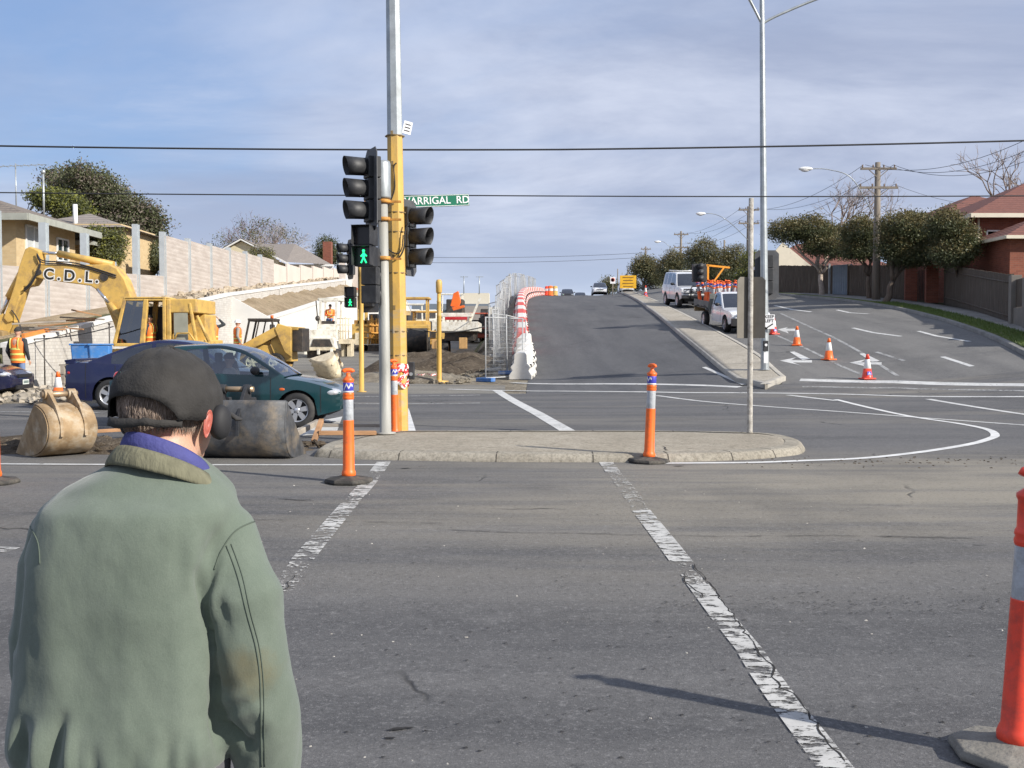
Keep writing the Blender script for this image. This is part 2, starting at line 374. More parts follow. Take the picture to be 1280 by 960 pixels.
A_X = asphalt('asphalt_crossing', (0.079, 0.079, 0.081), (0.122, 0.120, 0.119), (0.25, 0.228, 0.185), 1.0)
A_HILL = asphalt('asphalt_hill', (0.074, 0.075, 0.079), (0.104, 0.104, 0.106), (0.2, 0.19, 0.16), band=False, along='Y')
A_SIDE = asphalt('asphalt_side', (0.115, 0.113, 0.110), (0.160, 0.156, 0.148), (0.16, 0.155, 0.13), band=False, along='Y')
A_SITE = asphalt('asphalt_site', (0.12, 0.115, 0.105), (0.20, 0.19, 0.165), (0.25, 0.23, 0.19))
E_SITE = earth('site_earth', (0.17, 0.145, 0.11), (0.30, 0.265, 0.205), (0.40, 0.36, 0.29))
E_BANK = earth('bank_earth', (0.26, 0.20, 0.13), (0.40, 0.32, 0.22), (0.20, 0.17, 0.10))
E_DARK = earth('wet_earth', (0.075, 0.058, 0.042), (0.14, 0.112, 0.082), (0.22, 0.185, 0.14), 2)
E_LAND = earth('land', (0.10, 0.11, 0.055), (0.17, 0.16, 0.09), (0.07, 0.09, 0.035))
CONC = earth('kerb_concrete', (0.38, 0.345, 0.285), (0.47, 0.43, 0.36), (0.31, 0.28, 0.23), 1, 0.012); 
FOOT = earth('footpath_concrete', (0.26, 0.25, 0.235), (0.33, 0.32, 0.30), (0.22, 0.21, 0.20), 1, 0.01)
GRASS = earth('grass_verge', (0.095, 0.125, 0.035), (0.15, 0.18, 0.06), (0.20, 0.20, 0.10), 2)
P_OLD = paint_mat('paint_worn', (0.50, 0.495, 0.47), 0.465, 0.515, 18, (0.45, 1, 1))
P_MID = paint_mat('paint_used', (0.58, 0.58, 0.56), 0.36, 0.44)
P_NEW = paint_mat('paint_fresh', (0.68, 0.68, 0.66), 0.22, 0.32)
P_FAINT = paint_mat('paint_faint', (0.36, 0.36, 0.35), 0.40, 0.52)
# ---------------------------------------------------------------- sheets
def ygrid(y0, y1, lo=0.5, k=0.02):
    ys = [y0]; 
    while ys[-1] < y1: ys.append(ys[-1] + max(lo, k * abs(ys[-1])))
    ys[-1] = y1; return ys
def sheet(name, xl, xr, y0, y1, dz, m, nx=12, lo=0.5, skirt=0.0, crown=0.0, kind='structure'):
    ys = ygrid(y0, y1, lo); rows = []
    for y in ys:
        a = xl(y) if callable(xl) else xl; b = xr(y) if callable(xr) else xr
        r = [(a + (b - a) * i / nx, y, H(a + (b - a) * i / nx, y) + dz) for i in range(nx + 1)]
        if skirt: r = [(a, y, H(a, y) + dz - skirt)] + r + [(b, y, H(b, y) + dz - skirt)]
        rows.append(r)
    mb = MB(); mb.grid(rows, True)
    if skirt:
        for r in (rows[0], rows[-1]):
            for i in range(1, len(r) - 2): mb.add([r[i], r[i+1], (*r[i+1][:2], r[i+1][2] - skirt), (*r[i][:2], r[i][2] - skirt)], [(0, 1, 2, 3)], None, False)
    o = mb.build(name, m, recalc=True); 
    if kind: o['kind'] = kind
    return o
def strip(pts, width, dz=0.006, step=0.5, close=False):
    # polyline on the ground -> list of quads
    P = [Vector((p[0], p[1], 0)) for p in pts]; Q = []
    for i in range(len(P) - 1):
        n = max(1, int((P[i+1] - P[i]).length / step))
        for j in range(n): Q.append(P[i].lerp(P[i+1], j / n))
    Q.append(P[-1]); rows = []
    for i, q in enumerate(Q):
        d = (Q[min(i+1, len(Q)-1)] - Q[max(i-1, 0)]).normalized(); nrm = Vector((-d.y, d.x, 0))
        wv = width if not callable(width) else width(i / max(1, len(Q) - 1))
        rows.append([(p.x, p.y, H(p.x, p.y) + dz) for p in (q + nrm * wv / 2, q, q - nrm * wv / 2)])
    return rows
def cr(pts, n=6):
    P = [Vector(p) for p in pts]; out = []
    for i in range(len(P) - 1):
        p0 = P[max(i-1, 0)]; p1 = P[i]; p2 = P[i+1]; p3 = P[min(i+2, len(P)-1)]
        for j in range(n):
            t = j / n; out.append(0.5 * ((2*p1) + (p2-p0)*t + (2*p0-5*p1+4*p2-p3)*t*t + (3*p1-p0-3*p2+p3)*t**3))
    out.append(P[-1]); return out
def line(name, px, width, m, dz=0.006, smooth=False):
    pts = [G(*p) for p in px]
    if smooth: pts = cr(pts)
    mb = MB(); mb.grid(strip(pts, width, dz)); o = mb.build(name, m); o['kind'] = 'structure'; return o
# ground: one sheet out to the horizon
xs = sorted(set([-600, -300, -160, -90, -60, -45, -35, -28, -24, -20, -17, -15, -14.02, -13.98, -13, -12, -10, -8, -6, -5, -4, -3, -2.2, -1.7, -1.2, -.7, -.3, .1, .6, 1.2, 2, 3, 4, 5, 6, 7, 8, 9, 10, 11, 12, 13, 14, 15, 16, 17, 17.5, 18.5, 20, 23, 27, 32, 40, 55, 80, 130, 220, 400, 600]))
ys = [-300, -120, -60, -30, -15, -8, -4] + ygrid(-2, 600, 0.8, 0.02)
TR = (-12.8, -2.6, 13.9, 15.9)   # the trench behind the small island
def Hg(x, y):
    z = H(x, y) - 0.03
    return z
mb = MB(); mb.grid([[(x, y, Hg(x, y)) for x in xs] for y in ys]); struct(mb.build('ground', E_LAND))
def XR(y): return 6.25 + (y - 29) * 0.045 + max(0, y - 60) * 0.03      # right edge of the hill road
XLm = pchip([20, 29, 40, 60, 80, 100, 120, 150, 200], [.35, .4, .65, .75, 1.15, 2.2, 3.5, 5, 7])
def MR(y): return XR(y) + np.interp(y, [28, 29.5, 34, 44, 60, 90, 150], [0.9, 1.35, 1.6, 1.55, 1.25, 1.0, 0.9])   # right edge of the median
SR = pchip([20, 27, 32, 37, 45, 52, 58, 63, 70, 85, 120, 160], [13.6, 14.3, 15.3, 16.4, 17.6, 18.1, 18.0, 17.3, 16.8, 17.5, 21, 24])
sheet('crossing_road', -70, 70, -6, 29.0, 0.0, A_X, nx=140)
sheet('hill_road', XLm, XR, 29.0, 190, 0.0, A_HILL, nx=10)
sheet('service_road', lambda y: MR(y) - 0.1, lambda y: SR(y), 29.0, 190, 0.0, A_SIDE, nx=14)
sheet('site_road', -13.2, lambda y: -3.4 + (y - 29) * 0.01 if y > 33 else -0.2, 29.0, 140, 0.0, A_SITE, nx=20)
sheet('site_dirt', -3.45, lambda y: XLm(y), 29.0, 190, -0.012, E_SITE, nx=14)
sheet('bank', -60, -13.95, 29.0, 190, 0.004, E_BANK, nx=30)
# kerbed median between the hill road and the service road, rounded at its nose
def mleft(y): return XR(y) + max(0, (29.6 - y)) ** 0.5 * 0.42
def mright(y): return MR(y) - max(0, (29.6 - y)) ** 0.5 * 0.35
sheet('median_strip', mleft, mright, 28.0, 190, 0.13, CONC, nx=6, lo=0.3, skirt=0.2)
mb = MB()
for f, s in ((mleft, 1), (mright, -1)):
    rows = []
    for y in ygrid(28.02, 180, 0.5):
        x = f(y); rows.append([(x + s * a, y, H(x, y) + b) for a, b in ((-0.012, -0.03), (-0.012, 0.12), (0.012, 0.137), (0.15, 0.137))])
    mb.grid(rows)
o = struct(mb.build('median_kerb', mat('kerb_pale', (0.36, 0.34, 0.30), 0.9, var=0.2, vs_=2, bump=0.4, bs=60)))
# right hand kerb, verge and footpath
def band_(name, f0, f1, y0, y1, dz0, m, skirt=0.16): return sheet(name, f0, f1, y0, y1, dz0, m, nx=4, skirt=skirt)
K = mat('kerb_dark', (0.20, 0.195, 0.18), 0.9, var=0.25, vs_=2, bump=0.4, bs=60)
band_('service_kerb', SR, lambda y: SR(y) + 0.22, 26.5, 150, 0.12, K)
band_('verge', lambda y: SR(y) + 0.2, lambda y: SR(y) + np.interp(y, [26, 52, 56, 64, 150], [1.35, 1.2, 0.6, 0.6, 1.2]), 26.5, 150, 0.135, GRASS)
band_('footpath', lambda y: SR(y) + np.interp(y, [26, 52, 56, 64, 150], [1.33, 1.18, 0.58, 0.58, 1.18]), lambda y: SR(y) + 2.7, 26.5, 150, 0.128, FOOT)
# kerbed island of the crossing, with rounded nose on the right
def island(name, poly, h, m, kerb):
    n = len(poly); pts = [Vector((p[0], p[1], 0)) for p in poly]; ar = sum(pts[i].x*pts[(i+1) % n].y - pts[(i+1) % n].x*pts[i].y for i in range(n)); sg = 1 if ar > 0 else -1
    nr = []
    for i in range(n): d = (pts[(i+1) % n] - pts[i-1]).normalized(); nr.append(Vector((-d.y, d.x, 0))*sg)
    def loop(d, z): return [(pts[i].x + nr[i].x*d, pts[i].y + nr[i].y*d, H(pts[i].x, pts[i].y) + z) for i in range(n)]
    mb = MB(); mb.grid([loop(0, -0.05), loop(0.01, 0.02), loop(0.05, h*0.80), loop(0.075, h*0.96), loop(0.10, h), loop(0.27, h + 0.004)], True, True); k = struct(mb.build('island_kerb', kerb))
    ins = [Vector(q) for q in loop(0.262, 0)]; xs_ = [q.x for q in ins]; i0, i1 = xs_.index(min(xs_)), xs_.index(max(xs_))
    def chain_(a, b): 
        o = [ins[a]]
        while a != b: a = (a + 1) % n; o.append(ins[a])
        return o
    A = chain_(i0, i1); B = chain_(i1, i0)[::-1]
    fy = lambda C, x: float(np.interp(x, [q.x for q in C], [q.y for q in C]))
    A.sort(key=lambda q: q.x); B.sort(key=lambda q: q.x); X = np.linspace(min(xs_) + .002, max(xs_) - .002, 90); mb = MB()
    mb.grid([[(x, (yy := fy(A, x)*(1-v) + fy(B, x)*v), H(x, yy) + h - 0.004 + 0.02*math.sin(math.pi*v)) for v in np.linspace(0, 1, 9)] for x in X])
    o = struct(mb.build(name, m))
    # joints between kerb stones
    mb = MB()
    for i in range(2, n, 5):
        a = [loop(d, z)[i] for d, z in ((-0.003, 0.0), (0.048, h*0.8 + .004), (0.10, h + .004), (0.27, h + .008))]; t_ = Vector((-nr[i].y, nr[i].x, 0))*0.006
        mb.grid([[Vector(q) - t_, Vector(q) + t_] for q in a])
    struct(mb.build('kerb_joints', mat('joint_dark', (0.06, 0.052, 0.042), 0.95)))
    return o
front = [(392, 571), (440, 574), (520, 576), (620, 577.5), (720, 578), (800, 578), (870, 577), (930, 575), (970, 572)]
FI = [G(*p) for p in front]
nose = [G(1000, 568), G(1007, 562), G(998, 556), G(972, 550)]
BI = [G(*p) for p in ((930, 547.5), (860, 546), (780, 545.5), (700, 545.5), (620, 545.5), (560, 545.5), (500, 546), (468, 549), (440, 553), (405, 562))]
_c = FI + nose + BI; _c = cr(_c + [_c[0]], 4)[:-1]; poly = [(p.x, p.y) for p in _c]
ISL = earth('island_topping', (0.33, 0.295, 0.235), (0.42, 0.38, 0.31), (0.25, 0.225, 0.175), 1.6, 0.01)
island('traffic_island', poly, 0.10, ISL, earth('kerb_stone', (0.30, 0.275, 0.225), (0.385, 0.355, 0.295), (0.22, 0.195, 0.155), 2, 0.008))
# ---------------------------------------------------------------- painted lines
line('crossing_line', [(480, 577.5), (471, 590)], 0.17, P_OLD)
line('crossing_line', [(463, 601), (447, 619)], 0.17, P_OLD)
line('crossing_line', [(437, 630), (398, 676), (378, 700)], 0.17, P_OLD)
paint_mat('paint_ghost', (0.5, 0.49, 0.46), 0.515, 0.56, 26)
line('crossing_line', [(376, 703), (350, 740)], 0.16, paint_mat('paint_patchy', (0.5, 0.49, 0.46), 0.48, 0.54, 22))
line('crossing_line', [(757, 577.5), (766, 590)], 0.17, P_OLD)
line('crossing_line', [(777, 603), (794, 626)], 0.17, paint_mat('paint_gone', (0.45, 0.44, 0.40), 0.47, 0.56))
line('crossing_line', [(801, 638), (836, 682), (852, 703)], 0.17, P_OLD)
line('crossing_line', [(872, 731), (909, 779), (937, 813), (954, 841), (982, 880), (1010, 916), (1045, 962)], 0.150, P_OLD)
line('edge_line', [(-60, 580), (200, 581.5), (480, 581.5)], 0.11, P_MID)
line('edge_line', [(826, 579.5), (940, 578.5), (1010, 576), (1080, 573), (1150, 565.5), (1210, 556), (1236, 549), (1244, 544), (1234, 537), (1200, 530), (1140, 521), (1092, 511), (1045, 499.5)], 0.13, P_NEW, smooth=True)
line('stop_line', [(640, 478.5), (760, 480), (925, 484)], 0.30, P_MID)
line('guide_line', [(560, 486.5), (700, 489), (860, 491), (1060, 493), (1280, 496)], 0.22, P_MID)
line('guide_line', [(820, 494.5), (880, 502), (960, 508.5), (1060, 515.5), (1160, 523), (1300, 533)], 0.14, P_MID, smooth=True)
line('stop_line', [(1000, 475), (1120, 477.5), (1300, 481.5)], 0.55, P_MID)
line('guide_line', [(1003, 483.5), (1120, 485), (1300, 489)], 0.22, P_FAINT)
line('guide_line', [(1160, 499), (1220, 509), (1300, 521)], 0.16, P_MID)
line('guide_line', [(985, 494), (1045, 501)], 0.16, P_MID)
line('lane_line', [(621, 488), (672, 517), (720, 545)], 0.26, P_MID)
line('lane_line', [(880, 459), (905, 470), (930, 481)], 0.14, P_MID)
line('lane_line', [(430, 496), (600, 494)], 0.2, P_FAINT)
line('lane_line', [(420, 505), (600, 504)], 0.2, P_FAINT)
line('lane_line', [(0, 501), (130, 502)], 0.15, P_FAINT)
line('lane_line', [(0, 515), (130, 516)], 0.15, P_FAINT)
line('lane_line', [(-10, 687), (18, 688)], 0.15, P_OLD)
def ppoly(name, px, m, dz=0.006):
    c = [G(*p) for p in px]; mb = MB(); mb.add([(p.x, p.y, p.z + dz) for p in c], [tuple(range(len(c)))]); o = mb.build(name, m); o['kind'] = 'structure'
def crack(name, px, w, seed, jit=0.03, br=0.0):
    rr = random.Random(seed); P = cr([G(*p) for p in px], 3); out = []; n = 0
    for a, b in zip(P, P[1:]):
        L = (b-a).length; k = max(1, int(L/0.05))
        for j in range(k): q = a.lerp(b, j/k); out.append(Vector((q.x + rr.gauss(0, jit*0.35), q.y + rr.gauss(0, jit*0.35), 0)))
    mb = MB(); seg = []
    def flush():
        if len(seg) > 1:
            rows = []
            for i, q in enumerate(seg):
                d = (seg[min(i+1, len(seg)-1)] - seg[max(i-1, 0)]).normalized(); nn = Vector((-d.y, d.x, 0)) * w * rr.uniform(0.25, 1.0) * (0.3 if i in (0, len(seg)-1) else 1); rows.append([(q.x+nn.x, q.y+nn.y, H(q.x, q.y)+0.0075), (q.x-nn.x, q.y-nn.y, H(q.x, q.y)+0.0075)])
            mb.grid(rows)
    for q in out:
        seg.append(q)
        if rr.random() < br: flush(); seg = []; 
    flush(); o = mb.build(name, CRK); o['kind'] = 'structure'
CRK = mat('crack_dark', (0.016, 0.015, 0.014), 0.95)
crack('road_crack', [(866, 706), (882, 724), (898, 746), (926, 785), (948, 813), (968, 841), (974, 858), (993, 869), (1010, 895), (1038, 931), (1062, 964)], 0.007, 1, 0.025, 0.01)
crack('road_crack', [(853, 715), (858, 728), (870, 738), (884, 752)], 0.006, 2)
crack('road_crack', [(560, 663), (640, 666), (760, 668), (900, 671), (1030, 670), (1100, 671), (1180, 673), (1230, 673)], 0.007, 3, 0.02, 0.12)
crack('road_crack', [(1100, 671), (1160, 672), (1230, 674)], 0.010, 4, 0.02, 0.03)
crack('road_crack', [(320, 622), (350, 624), (400, 627)], 0.012, 5, 0.05, 0.2)
crack('road_crack', [(352, 742), (362, 730), (374, 716)], 0.006, 6)
crack('road_crack', [(0, 640), (120, 644), (330, 650), (560, 655)], 0.006, 7, 0.02, 0.2)
rr_ = random.Random(31); mb = MB()
for _ in range(260):
    px = rr_.uniform(820, 1270); py = 752 + rr_.gauss(0, 9) + 0.01*(px-820); g_ = G(px, py); a = rr_.uniform(0, 3); s = rr_.uniform(.003, .010); mb.add([(g_.x + s*1.5*math.cos(a + k*2.1), g_.y + s*math.sin(a + k*2.1), g_.z + .0065) for k in range(3)], [(0, 1, 2)])
for _ in range(260):
    px = rr_.uniform(420, 1270); py = rr_.uniform(600, 950); g_ = G(px, py); a = rr_.uniform(0, 3); s = rr_.uniform(.003, .010); mb.add([(g_.x + s*2*math.cos(a + k*2.1), g_.y + s*math.sin(a + k*2.1), g_.z + .0065) for k in range(3)], [(0, 1, 2)])
for px, py, s in ((500, 912, .025), (487, 914, .012), (512, 911, .018), (494, 913, .02), (487, 924, .02), (507, 586, .05), (352, 926, .02), (848, 583, .05)):
    g_ = G(px, py); n = 9; mb.add([(g_.x + s*1.6*rr_.uniform(.6, 1)*math.cos(2*math.pi*k/n), g_.y + s*.6*rr_.uniform(.6, 1)*math.sin(2*math.pi*k/n), g_.z + .0068) for k in range(n)], [tuple(range(n))])
o = mb.build('road_pits', CRK, recalc=False); o['kind'] = 'structure'
line('crossing_line', [(794, 626), (800, 637)], 0.15, paint_mat('paint_gone', (0, 0, 0), 0, 1) if 'paint_gone' not in MATS else MATS['paint_gone'])
line('crossing_line', [(853, 704), (871, 731)], 0.13, MATS['paint_ghost'])
line('crossing_line', [(471, 590), (463, 601)], 0.15, MATS['paint_ghost'])
line('crossing_line', [(447, 619), (437, 630)], 0.15, MATS['paint_ghost'])
line('crossing_line', [(766, 590), (777, 603)], 0.15, MATS['paint_ghost'])
ppoly('painted_bar', [(506, 511), (511, 511), (521, 543), (508, 543)], P_NEW)
ppoly('painted_bar', [(385, 529), (428, 521), (420, 543), (352, 546)], P_MID)
line('lane_line', [(968, 382), (990, 387), (1014, 390)], 0.17, P_MID)
line('lane_line', [(1046, 387.5), (1062, 391), (1086, 392.5)], 0.17, P_MID)
line('lane_line', [(1066, 410), (1092, 416), (1126, 420.5)], 0.16, P_MID)
line('lane_line', [(1148, 414), (1170, 420), (1212, 427)], 0.16, P_MID)
line('lane_line', [(976, 392), (996, 401), (1040, 421), (1075, 440), (1100, 456), (1122, 470)], 0.12, P_FAINT)
line('lane_line', [(968, 418), (1010, 437), (1050, 457), (1084, 471)], 0.12, P_FAINT)
line('lane_line', [(1178, 446), (1215, 458)], 0.16, P_MID)
line('lane_line', [(1095, 440), (1130, 451)], 0.14, P_FAINT)
for sx, sy in ((975, 451), (1062, 453.5)):   # turning arrows
    ppoly('painted_arrow', [(sx, sy), (sx + 20, sy - 4), (sx + 14, sy - 0.6), (sx + 40, sy - 0.5), (sx + 40, sy + 2.4), (sx + 16, sy + 2.2), (sx + 26, sy + 6)], P_MID)
    ppoly('painted_arrow', [(sx + 12, sy - 11), (sx + 18, sy - 11.5), (sx + 38, sy - 2), (sx + 28, sy - 0.8)], P_MID, 0.009)
ppoly('painted_arrow', [(972, 412), (985, 409), (982, 411), (998, 411), (996, 414), (984, 414), (986, 417)], P_MID)

def surf_crack(pts, w, dz, seed):
    rr = random.Random(seed); P = cr([G(a, b) for a, b in pts], 8); rows = []
    for i, q in enumerate(P): d = (P[min(i+1, len(P)-1)] - P[max(i-1, 0)]).normalized(); nn = Vector((-d.y, d.x, 0))*w*rr.uniform(.3, 1); j = rr.gauss(0, .012); rows.append([(q.x+nn.x+j, q.y+nn.y, H(q.x, q.y)+dz), (q.x-nn.x+j, q.y-nn.y, H(q.x, q.y)+dz)])
    mb = MB(); mb.grid(rows); struct(mb.build('island_crack', CRK))
surf_crack([(818, 560), (826, 563), (830, 568), (833, 573)], 0.014, 0.107, 3); surf_crack([(620, 549), (640, 552), (700, 553), (760, 556), (812, 559)], 0.006, 0.107, 4); surf_crack([(505, 552), (498, 558), (496, 563)], 0.008, 0.107, 5)
# ================================================================ street furniture
ORANGE = mat('safety_orange', (0.90, 0.155, 0.02), 0.45, var=0.08, vs_=6, dirt=(0.25, 0.10, 0.05), ds=11, damt=0.5)
REDOR = mat('safety_red', (0.80, 0.065, 0.03), 0.42, var=0.1, vs_=6, dirt=(0.16, 0.05, 0.04), ds=10, damt=0.5)
SILV = mat('reflective_band', (0.42, 0.44, 0.46), 0.4, var=0.15, vs_=8, dirt=(0.2, 0.2, 0.19), ds=9, damt=0.7, bump=0.3, bs=30)
RUB = mat('rubber', (0.035, 0.033, 0.03), 0.85, var=0.3, dirt=(0.16, 0.14, 0.11), ds=5, damt=0.7, bump=0.3)
RUBD = mat('rubber_dusty', (0.20, 0.19, 0.165), 0.9, var=0.3, dirt=(0.06, 0.05, 0.04), ds=4, damt=0.6, bump=0.4)
BLUE = mat('band_blue', (0.05, 0.055, 0.42), 0.5, var=0.05)
WHT = mat('white_plastic', (0.75, 0.75, 0.73), 0.5, var=0.06)
GALV = mat('galvanised', (0.42, 0.45, 0.46), 0.45, 0.55, var=0.15, vs_=5, dirt=(0.25, 0.26, 0.26), ds=3)
GPOLE = mat('pole_grey', (0.36, 0.36, 0.33), 0.6, 0.1, var=0.2, vs_=5, dirt=(0.22, 0.20, 0.17), ds=2.5, damt=0.6, bump=0.15, stretch=(1, 1, 0.3))
YPOLE = mat('pole_yellow', (0.62, 0.38, 0.085), 0.5, var=0.12, vs_=4, dirt=(0.25, 0.20, 0.13), ds=3, damt=0.5, bump=0.1, stretch=(1, 1, 0.35))
BLK = mat('signal_black', (0.022, 0.023, 0.026), 0.55, var=0.25, vs_=6, dirt=(0.07, 0.07, 0.07), ds=5, damt=0.5)
BLK2 = mat('board_dark_grey', (0.075, 0.078, 0.085), 0.6, var=0.2, vs_=4, dirt=(0.13, 0.12, 0.11), ds=3, damt=0.5)
RUST = mat('bracket_rust', (0.55, 0.26, 0.05), 0.7, var=0.3, vs_=14, dirt=(0.16, 0.07, 0.03), ds=18, damt=0.8)
CABLE = mat('cable', (0.02, 0.02, 0.022), 0.6)
def chevron(mb, r, zc, a0, w=0.9, M=None):
    # white zig-zag mark wrapped on a cylinder of radius r
    pts = [(-1, -1), (-0.35, 1), (0.1, -0.4), (0.55, 0.9), (1, 0.35)]
    for (u0, v0), (u1, v1) in zip(pts, pts[1:]):
        for k in range(4):
            ua, ub = u0+(u1-u0)*k/4, u0+(u1-u0)*(k+1)/4; va, vb = v0+(v1-v0)*k/4, v0+(v1-v0)*(k+1)/4
            q = []
            for u, v, d in ((ua, va, .012), (ub, vb, .012), (ub, vb, -.012), (ua, va, -.012)):
                a = a0 + u * w; q.append((r*math.cos(a), r*math.sin(a), zc + v * 0.03 + d))
            mb.add(q, [(0, 1, 2, 3)])
def bollard(label, base=RUB, red=False, mark=True):
    c = REDOR if red else ORANGE
    t = thing('delineator_bollard', label, 'bollard', group='orange bollards on rubber feet')
    mb = MB(); mb.lathe([(0.255, 0), (0.26, 0.02), (0.245, 0.045), (0.14, 0.06), (0.075, 0.075), (0.0, 0.075)], n=8, smooth=False); mb.build('rubber_base', base, t, bevel=0.006)
    mb = MB(); mb.lathe([(0.072, 0.06), (0.076, 0.10), (0.070, 0.12), (0.062, 0.14), (0.056, 0.655), (0.056, 0.66)], n=24); mb.build('post', c, t)
    mb = MB(); mb.lathe([(0.05, 0.64), (0.0545, 0.655), (0.0535, 0.88), (0.05, 0.89)], n=24); mb.build('reflective_band', SILV, t)
    mb = MB(); mb.lathe([(0.05, 0.87), (0.058, 0.885), (0.060, 0.90), (0.055, 0.915), (0.060, 0.925), (0.058, 0.94), (0.052, 0.95), (0.0535, 1.06), (0.061, 1.075), (0.061, 1.09), (0.035, 1.11), (0.022, 1.13), (0.022, 1.16), (0, 1.16)], n=24)
    mb.tube([(-0.052, 0, 1.165), (-0.045, 0, 1.18), (-0.02, 0, 1.188), (0.02, 0, 1.188), (0.045, 0, 1.18), (0.052, 0, 1.165)], 0.022, 10); mb.build('handle_top', c, t)
    if mark:
        mb = MB(); mb.lathe([(0.0525, 0.952), (0.055, 0.955), (0.055, 1.052), (0.0525, 1.056)], n=24); b = mb.build('label_band', BLUE, t)
        mb = MB(); chevron(mb, 0.0565, 1.01, -math.pi/2 - 0.15); chevron(mb, 0.0565, 1.01, math.pi/2); mb.build('white_mark', WHT, b)
        mb = MB(); mb.lathe([(0.0525, 0.951), (0.0556, 0.951), (0.0556, 0.968), (0.0525, 0.97)], n=24); mb.build('white_strip', WHT, b)
    return t
b0 = bollard('orange and white bollard with blue band beside the teal hatchback'); b0.location = on(436, 603); b0.rotation_euler = (0, 0, 0.3)
dup(b0, on(811, 578), -0.9, 'orange bollard standing at the front kerb of the concrete island, right half', 'orange bollards on rubber feet', rot=(R(-1), R(1.5), -0.9))
dup(b0, on(-7, 604), 0.2, 'bollard cut by the left edge of the picture, behind the man in green', 'orange bollards on rubber feet')
b3 = bollard('big red bollard on dusty octagonal foot at the right edge', RUBD, True, False); b3.location = on(1268, 947); b3.rotation_euler = (R(1), R(2.6), 0.25)
dup(b0, (lambda p: (p[0], p[1], p[2]))(on(494, 547)), 0.5, 'bollard squeezed between the grey and the yellow pole', 'orange bollards on rubber feet', rot=(0, R(-1), 0.5))
# ---- traffic cones
CSTR = mat('cone_white', (0.72, 0.72, 0.70), 0.45, var=0.08)
def cone(label, group, mark=False, deep=False):
    t = thing('traffic_cone', label, 'traffic cone', group=group); c = REDOR if deep else ORANGE
    mb = MB(); mb.box((0, 0, 0.02), (0.36, 0.36, 0.04)); mb.build('base', c if not deep else c, t, bevel=0.012)
    mb = MB(); mb.lathe([(0.15, 0.035), (0.148, 0.06), (0.142, 0.07), (0.105, 0.30), (0.10, 0.30)], n=24); mb.build('cone_skirt', c, t); mb = MB(); mb.lathe([(0.06, 0.56), (0.064, 0.56), (0.038, 0.69), (0.03, 0.70), (0.02, 0.695), (0.02, 0.6)], n=24); mb.build('cone_tip', c, t)
    mb = MB(); mb.lathe([(0.10, 0.298), (0.104, 0.302), (0.0635, 0.558), (0.06, 0.561)], n=24); mb.build('white_collar', CSTR, t)
    if mark:
        mb = MB(); mb.add([(-0.07, -0.138, 0.12), (0.07, -0.138, 0.12), (0.055, -0.118, 0.22), (-0.055, -0.118, 0.22)], [(0, 1, 2, 3)]); b = mb.build('sticker', BLUE, t, recalc=False)
        mb = MB(); mb.add([(-0.045, -0.140, 0.14), (0.045, -0.140, 0.14), (0.045, -0.136, 0.155), (-0.045, -0.136, 0.155)], [(0, 1, 2, 3)]); mb.add([(-0.02, -0.133, 0.165), (0.02, -0.133, 0.165), (0.0, -0.124, 0.205)], [(0, 1, 2)]); mb.build('white_mark', WHT, b, recalc=False)
    return t
GC = 'traffic cones along the service road'
cA = cone('orange cone nearest the camera on the service road, with blue sticker', GC, True, True); cA.location = on(1084, 474); cA.rotation_euler = (0, 0, 0.15)
cB = cone('orange cone on the service road, second from the near one', GC); cB.location = on(1036, 450); cB.rotation_euler = (0, 0, 0.5)
dup(cB, on(996, 432), -0.2, 'orange cone in the middle of the service road row, third from the near one', GC)
dup(cA, on(967, 418), 0.3, 'farthest red cone of the row, beside the lamp pole', GC)
dup(cB, on(73, 499), 0.1, 'orange cone standing behind the navy sedan at the dig', 'traffic cones near the dig')
dup(cA, on(807, 371), 0.1, 'tall red and white cone on the median near the hill top', 'traffic cones near the dig', scale=(1, 1, 1.3))
# ---- signal heads: local frame, lanterns look towards -Y
LGREEN = mat('lamp_green', (0.0, 0.3, 0.12), 0.3, emit=(0.02, 1.0, 0.30), es=1.6)
LENS_R = mat('lens_red', (0.12, 0.01, 0.01), 0.2); LENS_G = mat('lens_green', (0.01, 0.06, 0.03), 0.2); LENS_Y = mat('lens_amber', (0.14, 0.07, 0.01), 0.2)
def signal(label, loc, rz, s=1.0, board=True, group='traffic signals at the crossing', top=True):
    t = thing('traffic_signal', label, 'traffic signal', loc, rz, group); t.scale = (s, s, s)
    mb = MB()
    for i in range(3): mb.box((0, 0.02, 0.17 + i * 0.335), (0.30, 0.20, 0.325))
    mb.build('housing', BLK, t, bevel=0.015)
    if board:
        mb = MB(); ch = 0.09; w, h0, h1 = 0.31, -0.13, 1.13
        mb.prism([(-w+ch, h0), (w-ch, h0), (w, h0+ch), (w, h1-ch), (w-ch, h1), (-w+ch, h1), (-w, h1-ch), (-w, h0+ch)], 0.0, 0.012); mb.build('target_board', BLK2, t)
    for i, ln in enumerate((LENS_G, LENS_Y, LENS_R)):
        mb = MB(); mb.lathe([(0.0, -0.085), (0.105, -0.088), (0.115, -0.08), (0.115, -0.07)], (0, 0, 0.17 + i*0.335), 20, 'Y'); mb.build('lens', ln, t)
        mb = MB(); rows = []; z0 = 0.17 + i*0.335
        for k in range(3):
            row = []
            for j in range(19):
                a = R(-55 + 290*j/18); d = (0.08, 0.27, 0.40)[k] if k < 2 else 0.40 + 0.03*math.sin(a)
                rr = 0.143 + 0.005*k; row.append((rr*math.cos(a), -d, z0 + rr*math.sin(a)))
            rows.append(row)
        mb.grid(rows); v = mb.build('visor', BLK, t); q = v.modifiers.new('s', 'SOLIDIFY'); q.thickness = 0.006
    return t
